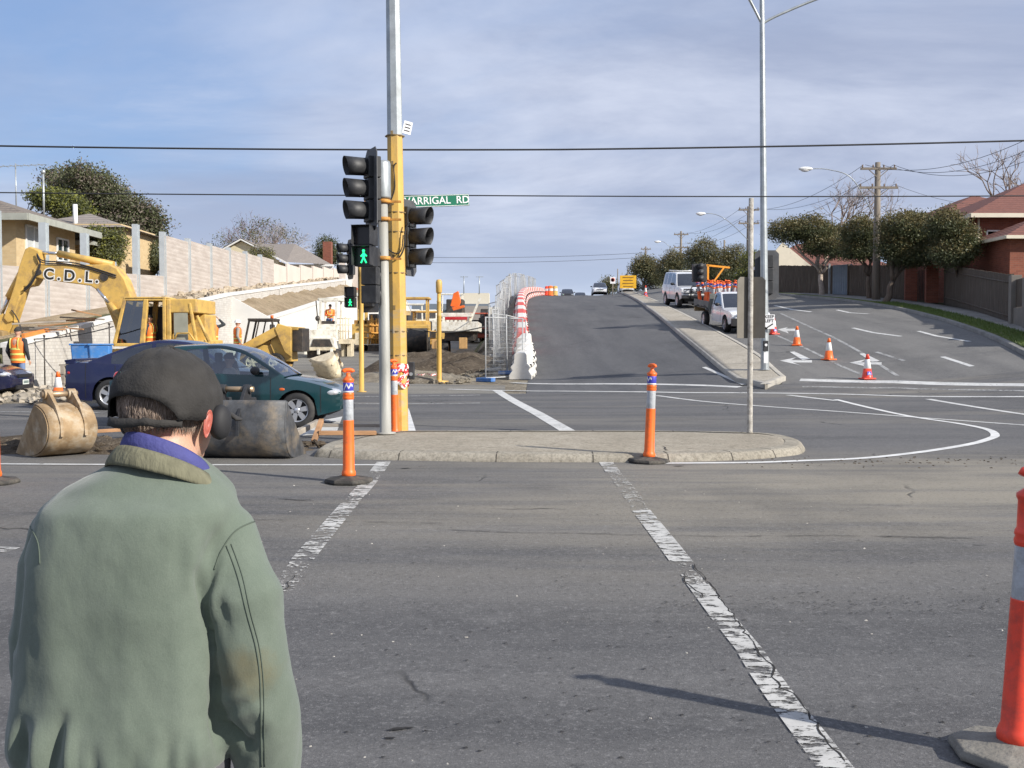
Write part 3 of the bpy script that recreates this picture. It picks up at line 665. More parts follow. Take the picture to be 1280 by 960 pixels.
def ped(label, loc, rz, s=1.0, figure='man', group='pedestrian signals'):
    t = thing('pedestrian_signal', label, 'pedestrian signal', loc, rz, group); t.scale = (s, s, s)
    mb = MB()
    for i in range(2):
        mb.box((0, 0.03, 0.15 + i*0.29), (0.28, 0.20, 0.28))
        for sgn in (-1, 1): mb.box((sgn*0.133, -0.13, 0.15+i*0.29), (0.008, 0.16, 0.26))
        mb.box((0, -0.13, 0.285+i*0.29), (0.28, 0.18, 0.008))
    mb.build('housing', BLK, t, bevel=0.01)
    mb = MB(); mb.box((0, -0.072, 0.15), (0.24, 0.008, 0.24)); mb.build('lens', mat('lens_dark', (0.008, 0.03, 0.018), 0.25), t)
    mb = MB(); mb.box((0, -0.072, 0.44), (0.24, 0.008, 0.24)); mb.build('lens', mat('lens_off', (0.02, 0.014, 0.014), 0.25), t)
    mb = MB(); y = -0.080
    mb.cyl((0, y, 0.225), (0, y - 0.006, 0.225), 0.020, n=12)
    mb.bar((0, y, 0.20), (0, y, 0.13), 0.034, 0.006, (0, 1, 0))
    for a, b in (((0, 0.19), (-0.042, 0.145)), ((0, 0.19), (0.045, 0.15)), ((0, 0.135), (-0.038, 0.055)), ((0, 0.135), (0.04, 0.055))):
        mb.bar((a[0], y, a[1]), (b[0], y, b[1]), 0.020, 0.006, (0, 1, 0))
    mb.build('walking_figure', LGREEN, t)
    return t
# ---- island poles
gp = Vector(on(482, 552, 0.115)); yp = Vector(on(499, 545.5, 0.0))
t = thing('signal_pole', 'grey galvanised signal post with capped top on the island', 'pole', gp)
mb = MB(); mb.lathe([(0.15, 0), (0.15, 0.02), (0.085, 0.03), (0.082, 1.0), (0.075, 3.9), (0.0, 3.9)], n=20); mb.build('post', GPOLE, t, rot=(0, R(-0.5), 0))
mb = MB(); mb.lathe([(0.12, 3.45), (0.125, 3.47), (0.125, 3.95), (0.11, 3.99), (0.0, 4.0)], n=24); mb.build('top_cap', GALV, t, rot=(0, R(-0.5), 0))
mb = MB()
for z in (2.55, 3.12, 3.38):
    mb.lathe([(0.10, z), (0.112, z+0.01), (0.112, z+0.045), (0.10, z+0.055)], (-0.02, 0, 0), 16); mb.box((-0.16, -0.03, z+0.03), (0.26, 0.05, 0.05)); mb.box((0.12, -0.02, z+0.02), (0.25, 0.04, 0.03))
mb.build('bracket', RUST, t)
t = thing('mast_pole', 'tall octagonal pole painted yellow below and bare grey above', 'pole', yp)
def octo(r0, z0, r1, z1, name, m, par, ln=R(-0.62)):
    mb = MB(); mb.lathe([(r0, z0), (r1, z1), (0, z1)], n=8, smooth=False); o = mb.build(name, m, par, rot=(0, ln, R(22.5))); return o
YWORN = mat('pole_worn_yellow', (0.60, 0.37, 0.09), 0.55, var=0.15, vs_=3, dirt=(0.34, 0.30, 0.24), ds=6, damt=0.9, bump=0.1, stretch=(0.7, 0.7, 1.6))
octo(0.150, -0.02, 0.142, 2.0, 'lower_shaft', YWORN, t); octo(0.142, 2.0, 0.122, 4.62, 'painted_shaft', YPOLE, t); octo(0.121, 4.62, 0.090, 10.5, 'upper_shaft', GALV, t)
mb = MB(); 
for z in (1.25, 1.62, 2.52, 3.15, 3.45, 4.62): mb.lathe([(0.150, z), (0.153, z+0.006), (0.153, z+0.014), (0.150, z+0.02)], (-z*0.0108, 0, 0), 8)
for z in (2.0, 2.8, 3.6, 4.2, 4.66): mb.box((-z*0.0108 - 0.03, -0.14, z), (0.035, 0.02, 0.06))
mb.build('strap', mat('strap_dark', (0.20, 0.14, 0.06), 0.6), t)
mb = MB()
mb.tube(cr([(-0.01, -0.15, 4.2), (-0.05, -0.155, 4.12), (-0.04, -0.15, 3.8), (-0.16, -0.14, 3.5)]), 0.011, 6)
mb.tube(cr([(-0.20, -0.12, 3.05), (-0.16, -0.17, 2.82), (0.0, -0.18, 2.74), (0.10, -0.17, 2.9), (0.12, -0.16, 3.15), (0.18, -0.15, 3.3)]), 0.013, 6)
mb.tube(cr([(-0.22, -0.1, 3.2), (-0.14, -0.17, 2.9), (0.0, -0.18, 2.82), (0.07, -0.17, 2.9), (0.09, -0.16, 3.1)]), 0.010, 6)
mb.build('cable', CABLE, t)
# red and white tape wrapped at the pole foot, push button boxes
tm, tnt, tb = nodes_mat('hazard_tape'); tv = N(tnt, 'ShaderNodeTexCoord').outputs['Object']
tn_ = noise_out(tnt, tv, 22, 3, 0.6); tnt.links.new(mixc(tnt, mapr(tnt, tn_, 0.49, 0.52), (0.75, 0.74, 0.73), (0.68, 0.03, 0.03)), tb.inputs['Base Color']); tb.inputs['Roughness'].default_value = 0.4
def crumple(name, pts, w, m, loc, par=None, seed=1):
    rnd = random.Random(seed); mb = MB(); rows = []
    P = cr(pts, 5)
    for i, p in enumerate(P):
        j = lambda s: rnd.uniform(-s, s)
        rows.append([(p.x + j(.01), p.y + j(.02), p.z + w/2 + j(.012)), (p.x + j(.012), p.y - .01 + j(.02), p.z + j(.01)), (p.x + j(.01), p.y + j(.02), p.z - w/2 + j(.012))])
    mb.grid(rows); return mb.build(name, m, par, loc)
tp = MB()
o = None
pts = []
for k in range(40): a = k*0.9; pts.append((0.175*math.cos(a), 0.175*math.sin(a), 0.98 + 0.32*abs(math.sin(k*0.37)) ))
tg = crumple('hazard_tape', pts, 0.07, tm, yp + Vector((-0.02, 0, -0.2)), seed=3); tag(tg, 'red and white hazard tape wrapped round the yellow pole', 'tape')
tg2 = crumple('hazard_tape', [(0.12, 0, 0.05), (0.3, -0.1, 0.02), (0.42, 0.15, 0.06), (0.6, 0, 0.03), (0.75, .1, .05), (0.9, 0, .03)], 0.07, tm, G(516, 476) + Vector((0, 0, 0.15)), seed=8); tag(tg2, 'loose red and white hazard tape lying beyond the yellow pole', 'tape')
for dx, z, l in ((-0.10, 0.95, 'pedestrian push button box on the left of the yellow pole'), (0.19, 1.02, 'pedestrian push button box on the right of the yellow pole')):
    t = thing('push_button_box', l, 'push button', yp + Vector((dx, -0.16 if dx < 0 else 0.02, z)))
    mb = MB(); mb.box((0, 0, 0), (0.10, 0.11, 0.27)); mb.build('housing', BLK, t, bevel=0.012)
    mb = MB(); mb.cyl((0, -0.054, -0.05), (0, -0.07, -0.05), 0.028); mb.build('button', GALV, t)
# signals on the island
signal('three lamp signal facing left on the grey post, black visors', at(464, 278, 15.2), R(-66), 0.92)
signal('three lamp signal facing right on the yellow pole, lower than its neighbour', at(510, 335, 16.7), R(68), 0.94)
ped('pedestrian signal with green figure lit, high on the grey post', at(457, 334, 15.1), R(-12), 1.0)
t2 = signal('dark signal head under the lit pedestrian signal, seen from behind', at(464, 380, 15.5), R(165), 0.8, board=False)
# far side posts
fy = Vector(on(452, 490))
t = thing('signal_pole', 'thin yellow signal post with a lit green figure beyond the teal car', 'pole', fy)
mb = MB(); mb.lathe([(0.14, 0), (0.14, 0.02), (0.07, 0.03), (0.065, 3.3), (0.08, 3.32), (0.08, 3.5), (0, 3.5)], n=16); mb.build('post', YPOLE, t)
mb = MB(); mb.box((0.05, 0, 2.9), (0.12, 0.1, 0.5)); mb.build('junction_box', YPOLE, t, bevel=0.02)
signal('small far signal facing left, half hidden behind the lit green figure', at(438, 344, fy.y), R(-65), 0.88)
ped('far pedestrian signal, green figure lit, above the white paver', at(438.5, 385, fy.y - 0.1), R(-4), 1.0)
signal('dark signal back hanging on the thin yellow post', at(462, 384, fy.y + 0.2), R(160), 1.15)
fy2 = Vector(on(549, 478))
t = thing('signal_pole', 'bare yellow post with stepped cap in front of the dirt pile', 'pole', fy2)
mb = MB(); mb.lathe([(0.30, -0.02), (0.30, 0.05), (0.085, 0.06), (0.08, 0.1), (0.075, 2.1), (0.085, 2.12), (0.07, 2.15), (0.068, 2.55), (0.08, 2.57), (0.065, 2.6), (0.06, 2.85), (0.0, 2.85)], n=16); mb.build('post', YPOLE, t)
mb = MB(); mb.lathe([(0.075, 2.84), (0.095, 2.88), (0.10, 3.05), (0.10, 3.2), (0.07, 3.27), (0, 3.28)], n=16); mb.build('top_cap', YPOLE, t)
# street name sign
SG = mat('sign_green', (0.01, 0.16, 0.09), 0.4, var=0.05); WS = mat('sign_white', (0.8, 0.8, 0.8), 0.45, var=0.03)
sp_ = at(500, 252.5, 17.1); t = thing('street_sign', 'green street name plate reading WARRIGAL RD on the yellow pole', 'street sign', sp_, 0, None, rot=(0, R(-3.4), R(12)))
mb = MB(); mb.box((0.56, 0, 0), (1.12, 0.025, 0.19)); mb.build('plate', SG, t, bevel=0.003)
for x in (0.555,):
    mb = MB(); W_, H_ = 1.10, 0.17
    for zc in (-H_/2, H_/2): mb.box((0.56, -0.0145, zc), (W_, 0.003, 0.008))
    for xc in (0.56-W_/2, 0.56+W_/2): mb.box((xc, -0.0145, 0), (0.008, 0.003, H_))
    mb.build('border', WS, t)
text_obj('WARRIGAL  RD', 0.165, 'lettering', WS, t, (0.56, -0.0145, 0.0), (R(90), 0, 0), 0.001, 0.002, sx=0.98)
t = thing('small_plate', 'small white plate fixed high on the bare grey shaft', 'sign', at(507, 159, 16.9), R(20))
mb = MB(); mb.box((0.03, 0, 0), (0.14, 0.006, 0.20)); mb.build('plate', WS, t, rot=(0, R(12), 0))
mb = MB(); 
for k in range(3): mb.box((0.03, -0.005, 0.05-0.05*k), (0.09, 0.003, 0.018))
mb.build('small_print', mat('ink', (0.06, 0.06, 0.07), 0.6), t, rot=(0, R(12), 0))
# ---- right hand island pole with the backs of two signs
rp_ = Vector(on(937, 551, 0.115))
CPOLE = mat('pole_weathered', (0.40, 0.38, 0.34), 0.8, 0.0, var=0.3, vs_=9, dirt=(0.17, 0.14, 0.11), ds=12, damt=0.8, bump=0.4)
t = thing('sign_pole', 'weathered thin pole on the right end of the island', 'pole', rp_)
mb = MB(); mb.lathe([(0.05, 0), (0.043, 0.02), (0.040, 1.5), (0.036, 3.45), (0.0, 3.45)], n=12); mb.build('post', CPOLE, t, rot=(0, R(-0.1), 0))
SB = mat('sign_back', (0.17, 0.155, 0.13), 0.65, 0.2, var=0.1, vs_=2, dirt=(0.10, 0.09, 0.07), ds=3, damt=0.5)
t = thing('folded_sign', 'dull brown back of a folded road sign on the thin pole', 'road sign', rp_ + Vector((0.0, 0.05, 1.40)))
for s in (-1, 1):
    mb = MB(); c_ = 0.05; w_ = 0.21; h_ = 0.90
    mb.prism([(0, 0), (w_*s, 0.0), (w_*s, h_-c_), ((w_-c_)*s, h_), (0, h_)], -0.004, 0.004); mb.build('panel', SB, t, loc=(0.015*s, 0, 0), rot=(0, 0, R(-24*s)))
mb = MB(); mb.box((0, -0.02, 0.45), (0.03, 0.05, 0.88)); mb.build('spine', mat('spine_dark', (0.05, 0.05, 0.05), 0.7), t)
# ---- lamp standard on the median nose
lp = Vector(on(956, 468, 0.13))
t = thing('lamp_standard', 'tall galvanised street lamp with two outreach arms on the median nose', 'street lamp', lp)
mb = MB(); ln = -0.0165
Ht = 12.0
mb.lathe([(0.17, 0), (0.17, 0.03), (0.125, 0.04), (0.115, 2), (0.085, 8), (0.065, Ht), (0, Ht)], n=12, smooth=False); mb.build('shaft', GALV, t, rot=(0, R(-0.95), 0))
arm_z = 10.05
A0 = Vector((-0.18, 0, arm_z))
mb = MB(); mb.tube(cr([A0, A0 + Vector((0.5, 0, 0.26)), A0 + Vector((1.7, 0, 0.75)), A0 + Vector((3.0, -0.2, 1.1))]), 0.04, 8); mb.build('arm', GALV, t)
mb = MB(); mb.tube(cr([A0, A0 + Vector((-0.34, -0.1, 0.58)), A0 + Vector((-0.9, -0.5, 1.25)), A0 + Vector((-1.8, -1.2, 1.7))]), 0.04, 8); mb.build('arm', GALV, t)
for d in (Vector((3.0, -0.2, 1.1)), Vector((-1.8, -1.2, 1.7))): mb = MB(); mb.ell(A0 + d, (0.3, 0.14, 0.09)); mb.build('lamp_head', GALV, t)
kp = at(961, 409, lp.y - 0.2)
t = thing('keep_left_sign', 'white keep left sign with black arrow on the lamp standard', 'road sign', kp)
mb = MB(); mb.box((0, 0, 0.16), (0.34, 0.008, 0.42)); mb.build('plate', WS, t)
INK = mat('sign_ink', (0.03, 0.03, 0.03), 0.6)
text_obj('KEEP', 0.125, 'lettering', INK, t, (0.01, -0.006, 0.30), (R(90), 0, 0), 0.001, 0.003); text_obj('LEFT', 0.125, 'lettering', INK, t, (0.01, -0.006, 0.18), (R(90), 0, 0), 0.001, 0.003)
mb = MB(); mb.bar((0.12, -0.008, 0.10), (-0.11, -0.008, -0.05), 0.035, 0.004, (0, 1, 0)); mb.add([(-0.15, -0.01, -0.08), (-0.02, -0.01, -0.06), (-0.12, -0.01, 0.03)], [(0, 1, 2)]); mb.build('arrow', INK, t)
t = thing('push_button_box', 'black and white push button box on the lamp standard', 'push button', at(957, 435, lp.y - 0.22))
mb = MB(); mb.box((0, 0, 0.06), (0.14, 0.1, 0.30)); mb.build('housing', BLK, t, bevel=0.01); mb = MB(); mb.box((0, -0.053, -0.28), (0.12, 0.008, 0.32)); mb.build('instruction_plate', WS, t)
mb = MB(); mb.cyl((0, -0.05, 0.09), (0, -0.065, 0.09), 0.04); mb.build('button', WS, t)
signal('dark signal back on the lamp standard, seen edge on', at(958, 368, lp.y + 0.3), R(178), 1.15)
# ---- utility poles, lights and wires
WOOD = mat('pole_wood', (0.21, 0.18, 0.145), 0.9, var=0.25, vs_=6, stretch=(1, 1, 0.1), bump=0.4, bs=20)
CERAM = mat('insulator', (0.20, 0.14, 0.10), 0.4)
def upole(label, px, ytop, Y, ybase, rad, arms, name='utility_pole'):
    b = at(px, ybase, Y); b.z = H(b.x, b.y) - 0.1; tz = at(px, ytop, Y).z - b.z
    t = thing(name, label, 'utility pole', b)
    mb = MB(); mb.lathe([(rad*1.25, 0), (rad, tz*0.5), (rad*0.75, tz), (0, tz)], n=10); mb.build('post', WOOD, t)
    for z, w, n in arms:
        mb = MB(); mb.box((0, -0.12, tz - z), (w, 0.1, 0.12)); mb.bar((-w*0.3, -0.12, tz-z), (0, -0.12, tz-z-0.5), 0.04); mb.bar((w*0.3, -0.12, tz-z), (0, -0.12, tz-z-0.5), 0.04); a = mb.build('crossarm', WOOD, t)
        mb = MB()
        for k in range(n): x = -w/2 + 0.1 + (w-0.2)*k/(n-1); mb.lathe([(0.03, 0), (0.05, 0.05), (0.03, 0.09), (0.05, 0.12), (0, 0.18)], (x, -0.12, tz-z+0.05), 8)
        mb.build('insulators_row', CERAM, a) if False else mb.build('insulator', CERAM, a)
    return b, tz
u1, u1h = upole('tall timber power pole with two crossarms among the street trees', 1095, 203, 57, 380, 0.19, [(0.35, 1.9, 4), (1.35, 2.1, 4)])
u2, u2h = upole('power pole with crossarms behind the thin sign pole', 935, 258, 88, 350, 0.16, [(0.3, 1.7, 4), (1.4, 1.7, 4)])
u3, u3h = upole('distant power pole above the mid road trees', 851, 289, 125, 345, 0.15, [(0.4, 1.7, 4), (1.9, 1.7, 4)])
u4, u4h = upole('smaller distant power pole left of the mid road trees', 807, 308, 150, 350, 0.13, [(0.4, 1.4, 4)])
for i, (px, yt) in enumerate(((772, 336), (785, 334), (905, 300))): upole(('faint slender pole left of the yellow board', 'slender pole right above the yellow board', 'short pole poking out of the mid road trees')[i], px, yt, 170 if i < 2 else 100, 362, 0.10, [])
def wire(name, label, pts, r, group='overhead wires'):
    mb = MB(); mb.tube(pts, r, 5); o = mb.build(name, CABLE); return tag(o, label, 'overhead wire', group)
def sagline(a, b, sag, n=24): a = Vector(a); b = Vector(b); return [a.lerp(b, i/n) - Vector((0, 0, sag*4*(i/n)*(1-i/n))) for i in range(n+1)]
wire('overhead_wire', 'thick black wire crossing the whole sky, upper of the two', [at(x, 181 + 6.3*(1-((x-560)/640)**2) - max(0, (x-700))*0.006, 24) for x in range(-500, 1801, 50)], 0.021)
wire('overhead_wire', 'thinner black wire crossing the whole sky, lower of the two', [at(x, 240 + 4.5*(1-((x-640)/700)**2) + max(0, (x-600))*0.006, 29) for x in range(-500, 1801, 50)], 0.017)
def P_(b, h, dx, dz): return b + Vector((dx, -0.12, h - dz + 0.2))
UW = 'service wires between the power poles'
for k, (dx, dz) in enumerate(((-0.8, 0.35), (0.8, 0.35), (-0.9, 1.35), (0.9, 1.35))):
    lab = ('upper left', 'upper right', 'lower left', 'lower right')[k]
    wire('overhead_wire', f'service wire on the {lab} insulators running between the far power poles', sagline(P_(u1, u1h, dx, dz), P_(u2, u2h, dx*0.8, dz), 0.9), 0.012, UW)
    wire('overhead_wire', f'distant service wire on the {lab} insulators above the mid road trees', sagline(P_(u2, u2h, dx*0.8, dz), P_(u3, u3h, dx*0.8, dz*1.2), 0.7), 0.012, UW)
for k, (q, dx) in enumerate(((at(1330, 150, 40), -0.7), (at(1330, 165, 42), 0.2), (at(1330, 180, 44), 0.8))):
    wire('overhead_wire', ('topmost', 'middle', 'lowest')[k] + ' wire sagging from the tall timber pole to the right edge', sagline(P_(u1, u1h, dx, 0.35), q, 0.9), 0.012, UW)
for k, (a, b) in enumerate((((545, 315), (805, 320)), ((545, 322), (800, 326)))): wire('overhead_wire', ('upper' if k == 0 else 'lower') + ' faint wire crossing above the hill top', sagline(at(a[0]-300, a[1]-6, 110), at(b[0], b[1]-4, 125), 0.8), 0.02, UW)
wire('overhead_wire', 'service wire dropping from the tall timber pole to the brick house', sagline(P_(u1, u1h, 0.2, 2.6), at(1252, 315, 50), 0.9), 0.010, UW)
wire('overhead_wire', 'wire from the tall timber pole running behind the bare tree', sagline(P_(u1, u1h, 0.9, 1.4), at(1290, 255, 60), 0.5), 0.010, UW)
def lamp_arm(label, px, py, Y, post, L):
    h = at(px, py, Y); t = thing('street_light', label, 'street light', h, 0, 'street lights on outreach arms'); q = Vector(post) - h
    mb = MB(); mb.tube(cr([(0.1, 0, 0), (L*0.35, 0, -0.05), (L*0.7, 0, -0.6), q]), 0.025, 6); mb.build('arm', GALV, t)
    mb = MB(); mb.ell((0, 0, 0), (0.38, 0.14, 0.11)); mb.ell((-0.03, 0, -0.06), (0.24, 0.12, 0.1)); mb.build('lamp_head', WHT, t)
lamp_arm('white street light on a curved arm from the tall timber pole', 1007, 211, 56, u1 + Vector((0, 0, u1h - 3.2)), 3.6)
lamp_arm('street light above the white four wheel drive', 876, 267, 80, at(935, 300, 87), 3)
lamp_arm('small street light nearest the hill top', 822, 302, 118, at(851, 318, 125), 2)
# ================================================================ vehicles. Local frame: +X forward, +Y left, origin on the ground
def paintm(name, c, **k): return mat(name, c, k.get('r', 0.32), k.get('metal', 0.25), var=0.06, vs_=2, coat=k.get('coat', 0.8), dirt=k.get('dirt', tuple(0.5*x + 0.08 for x in c)), ds=3, damt=k.get('damt', 0.25))
TYRE = mat('tyre', (0.022, 0.022, 0.023), 0.8, var=0.3, dirt=(0.10, 0.09, 0.075), ds=4, damt=0.5)
ALLOY = mat('alloy', (0.55, 0.56, 0.58), 0.3, 0.7, var=0.1)
TRIM = mat('trim_black', (0.02, 0.02, 0.022), 0.5, var=0.2)
CHR = mat('chrome', (0.6, 0.6, 0.62), 0.15, 0.9, var=0.05)
HEADL = mat('headlamp', (0.62, 0.64, 0.66), 0.1, 0.4, var=0.15, vs_=15, coat=1)
TAILL = mat('tail_lamp', (0.45, 0.015, 0.015), 0.2, coat=1)
INTER = mat('interior', (0.055, 0.055, 0.06), 0.8)
GLASS = glassmat('car_glass', (0.72, 0.80, 0.80), 0.5); GLASSD = glassmat('car_glass_dark', (0.25, 0.29, 0.30), 0.5)
PLATE = mat('number_plate', (0.62, 0.66, 0.62), 0.5)
def wheel(par, x, y, r, side, wdt=0.2, spokes=6, rimcol=None, white=False):
    w = bpy.data.objects.new('wheel', None); COL.objects.link(w); w.parent = par; w.location = (x, y, r); w.rotation_euler = (0, 0, 0 if side < 0 else math.pi)
    # outer face towards -Y in wheel frame
    mb = MB(); h = wdt/2; mb.lathe([(r*0.64, -h*0.85), (r*0.70, -h), (r*0.93, -h*0.92), (r, -h*0.6), (r, h*0.6), (r*0.93, h*0.92), (r*0.64, h)], n=32, axis='Y', caps=False); mb.build('tyre', TYRE, w)
    mb = MB(); ri = r*0.66; mb.lathe([(ri, -h*0.9), (ri*0.93, -h*0.86), (ri*0.9, -h*0.3), (ri*0.9, h)], n=28, axis='Y', caps=False)
    mb.lathe([(ri*0.26, -h*0.75), (ri*0.2, -h*0.86), (0.0, -h*0.88)], n=16, axis='Y', caps=False)
    for k in range(spokes):
        a = 2*math.pi*k/spokes + 0.2; ca, sa = math.cos(a), math.sin(a); tw = ri * (0.5 if spokes < 7 else 0.22) * 0.5
        p = []
        for rr, ww, yy in ((ri*0.18, tw*0.7, -h*0.78), (ri*0.93, tw*0.9, -h*0.78)):
            for s in (-1, 1): p.append((rr*ca - s*ww*sa, yy, rr*sa + s*ww*ca))
        q = [(u[0], u[1]+0.03, u[2]) for u in p]; mb.add(p + q, [(0, 1, 3, 2), (4, 6, 7, 5), (0, 4, 5, 1), (1, 5, 7, 3), (3, 7, 6, 2), (2, 6, 4, 0)])
    mb.build('rim', rimcol or ALLOY, w)
    mb = MB(); mb.cyl((0, -h*0.2, 0), (0, h*0.7, 0), ri*0.9, n=20); mb.build('brake_disc', TRIM, w)
    return w
def car(name, label, cat, loc, rz, P):
    """P: L, W, belt[(x,z)], roof[(x,z)] (whole upper outline of the greenhouse), sill, wheels(xf,xr,r), win[(x0,x1)], ws(x of screen top), rs(x of rear screen top)"""
    t = thing(name, label, cat, loc, rz, P.get('group')); Wd = P['W']/2; pm = P['paint']
    bx, bz = zip(*P['belt']); fb = pchip(bx, bz); rx, rzv = zip(*P['roof']); fr = lambda x: np.interp(x, rx, rzv)
    if P.get('smoothroof', True): fr = pchip(rx, rzv)
    xr0, xf0 = bx[0], bx[-1]; g0, g1 = rx[0], rx[-1]; xf, xrr, rw = P['wheels']; sill = P.get('sill', 0.2); ra = rw*1.17
    ek = P.get('endk', 0.16)
    def wid(x):
        u = (x - (xf0+xr0)/2) / ((xf0-xr0)/2); u = min(1, abs(u)); return Wd * (1 - ek * u**5)
    def side(x, z, zb): 
        k = (z - sill) / max(0.05, (fb((xf0+xr0)/2) - sill)); k = min(max(k, 0), 1.1); return wid(x) * (0.95 + 0.05*math.sin(math.pi*min(1, 0.15 + k*0.75)) )
    xs = set(np.linspace(xr0, xf0, 46)); 
    for c in (xf, xrr):
        for k in range(15): xs.add(c - ra + 2*ra*k/14)
    xs = sorted(xs)
    def bot(x):
        z = sill + 0.10*max(0, (abs(x-(xf0+xr0)/2)/((xf0-xr0)/2) - 0.8)/0.2)
        for c in (xf, xrr):
            d = ra*ra - (x-c)**2
            if d > 0: z = max(z, rw + math.sqrt(d))
        return z
    body = MB(); nz = 9
    for s in (-1, 1):
        rows = []
        for x in xs:
            b = min(bot(x), fb(x) - 0.05); tz = fb(x); rows.append([(x, s*side(x, b + (tz-b)*j/nz, tz), b + (tz-b)*j/nz) for j in range(nz+1)])
        body.grid(rows)
    cr_ = P.get('crown', 0.05); ny = 10
    def deck(xa, xb):
        pts = [x for x in np.linspace(xa, xb, 12)]; rows = []
        for x in pts:
            tz = fb(x); y0 = side(x, tz, tz); rows.append([(x, y0*(2*j/ny-1), tz + cr_*(1-(2*j/ny-1)**4)*min(1, 3*(xf0-x+0.05), 3*(x-xr0+0.05))) for j in range(ny+1)])
        body.grid(rows)
    if xf0 - g1 > 0.05: deck(g1 - 0.02, xf0)
    if g0 - xr0 > 0.03: deck(xr0, g0 + 0.02)
    for xe, s in ((xf0, 1), (xr0, -1)):
        rows = []; b = bot(xe); tz = fb(xe)
        for k in range(7):
            z = b + (tz-b)*k/6; y0 = side(xe, z, tz); rows.append([(xe + s*P.get('bulge', 0.07)*(1-(2*j/ny-1)**2)*math.sin(math.pi*(0.25+0.6*k/6)) if 0 < k < 6 else xe, y0*(2*j/ny-1), z) for j in range(ny+1)])
        body.grid(rows)
    # greenhouse
    zb0 = fb((g0+g1)/2); zr0 = max(rzv); wr = P.get('wroof', 0.77); tf = P.get('frame', 0.055)
    def gy(x, z):
        zb = fb(x); k = (z - zb) / (zr0 - zb + 1e-6); yb = side(x, zb, zb) * 0.985; return yb * (1 - (1 - wr) * max(0, k)**1.15)
    gx = set(np.linspace(g0, g1, 50)); 
    for a, b in P['win']: gx.add(a); gx.add(b)
    gx.add(P['ws']); gx.add(P['rs']); gx = sorted(gx); gcol = GLASSD if P.get('dark') else GLASS
    wins = [MB() for _ in range(2*len(P['win']))]
    for si, s in enumerate((-1, 1)):
        lev = []
        for x in gx:
            zb = fb(x); zr = max(fr(x), zb + 0.002); l1 = min(zb + 0.025, zr); l2 = max(zr - tf, l1); lev.append([(x, s*gy(x, z), z) for z in (zb, l1, (l1+l2)/2, l2, zr)])
        for i in range(len(gx)-1):
            xm = (gx[i]+gx[i+1])/2; wi = next((k for k, (a, b) in enumerate(P['win']) if a < xm < b), None)
            for j in range(4):
                q = [lev[i][j], lev[i+1][j], lev[i+1][j+1], lev[i][j+1]]
                if wi is not None and j in (1, 2): wins[si*len(P['win'])+wi].add(q, [(0, 1, 2, 3)], None, True)
                else: body.add(q, [(0, 1, 2, 3)], None, True)
    cols = [-1, -0.92, -0.6, -0.3, 0, 0.3, 0.6, 0.92, 1]; rows = []
    for x in gx:
        zr = max(fr(x), fb(x)+0.002); y0 = gy(x, zr); rows.append([(x + (0.10*(1-c*c) if x > P['ws']-0.01 and x < 99 else 0) * min(1, (x-P['ws']+0.01)*2) , y0*c, zr + P.get('rcrown', 0.035)*(1-c*c)) for c in cols])
    ws_, rs_ = MB(), MB()
    for i in range(len(gx)-1):
        xm = (gx[i]+gx[i+1])/2
        for j in range(8):
            q = [rows[i][j], rows[i+1][j], rows[i+1][j+1], rows[i][j+1]]; inner = 0 < j < 7
            if inner and xm > P['ws'] + 0.04: ws_.add(q, [(0, 1, 2, 3)], None, True)
            elif inner and xm < P['rs'] - 0.04 and P.get('rearglass', True): rs_.add(q, [(0, 1, 2, 3)], None, True)
            else: body.add(q, [(0, 1, 2, 3)], None, True)
    bo = body.build('body', pm, t)
    ws_.build('windscreen', gcol, t); 
    if rs_.v: rs_.build('rear_window', gcol, t)
    for m_ in wins:
        if m_.v: m_.build('window', gcol, t)
    # seams, trims, underbody, inside
    mb = MB()
    for s in (-1, 1):
        for x in P.get('seams', []):
            for j in range(8):
                z0 = sill + 0.06 + (fb(x)-sill-0.07)*j/8; z1 = sill + 0.06 + (fb(x)-sill-0.07)*(j+1)/8
                mb.bar((x, s*(side(x, z0, 0)+0.001), z0), (x, s*(side(x, z1, 0)+0.001), z1), 0.012, 0.006, (0, 1, 0))
    if mb.v: mb.build('door_seam', TRIM, t)
    if P.get('mould'):
        for s in (-1, 1):
            z = P['mould']; pts = [(x, s*(side(x, z, 0)+0.006), z) for x in np.linspace(xrr+ra+0.03, xf-ra-0.03, 8)]
            mb = MB(); mb.tube(pts, 0.022, 6); mb.build('side_moulding', TRIM, t)
    mb = MB(); mb.box(((xf0+xr0)/2, 0, sill + 0.12), ((xf0-xr0)*0.9, Wd*1.45, 0.22)); mb.box(((xf0+xr0)/2, 0, sill+0.3), ((xf-xrr)-2*ra, Wd*1.8, 0.3))
    for c in (xf, xrr): mb.cyl((c, -Wd*0.88, rw), (c, Wd*0.88, rw), rw*0.5, n=16); mb.box((c, 0, rw+0.12), (ra*1.9, Wd*1.2, 0.4))
    mb.build('underbody', TRIM, t)
    mb = MB(); gz_ = fb(0)
    for sx in P.get('seats', (0.15, -0.75)):
        for s in (-1, 1): mb.box((sx-0.12, s*0.36, gz_-0.08), (0.14, 0.46, 0.62), ry=R(-14)); mb.box((sx-0.2, s*0.36, gz_+0.30), (0.09, 0.24, 0.16)); mb.box((sx+0.15, s*0.36, gz_-0.34), (0.5, 0.46, 0.14))
    mb.box((g1-0.35, 0, gz_-0.06), (0.4, Wd*1.6, 0.12)); mb.build('interior', INTER, t, bevel=0.03)
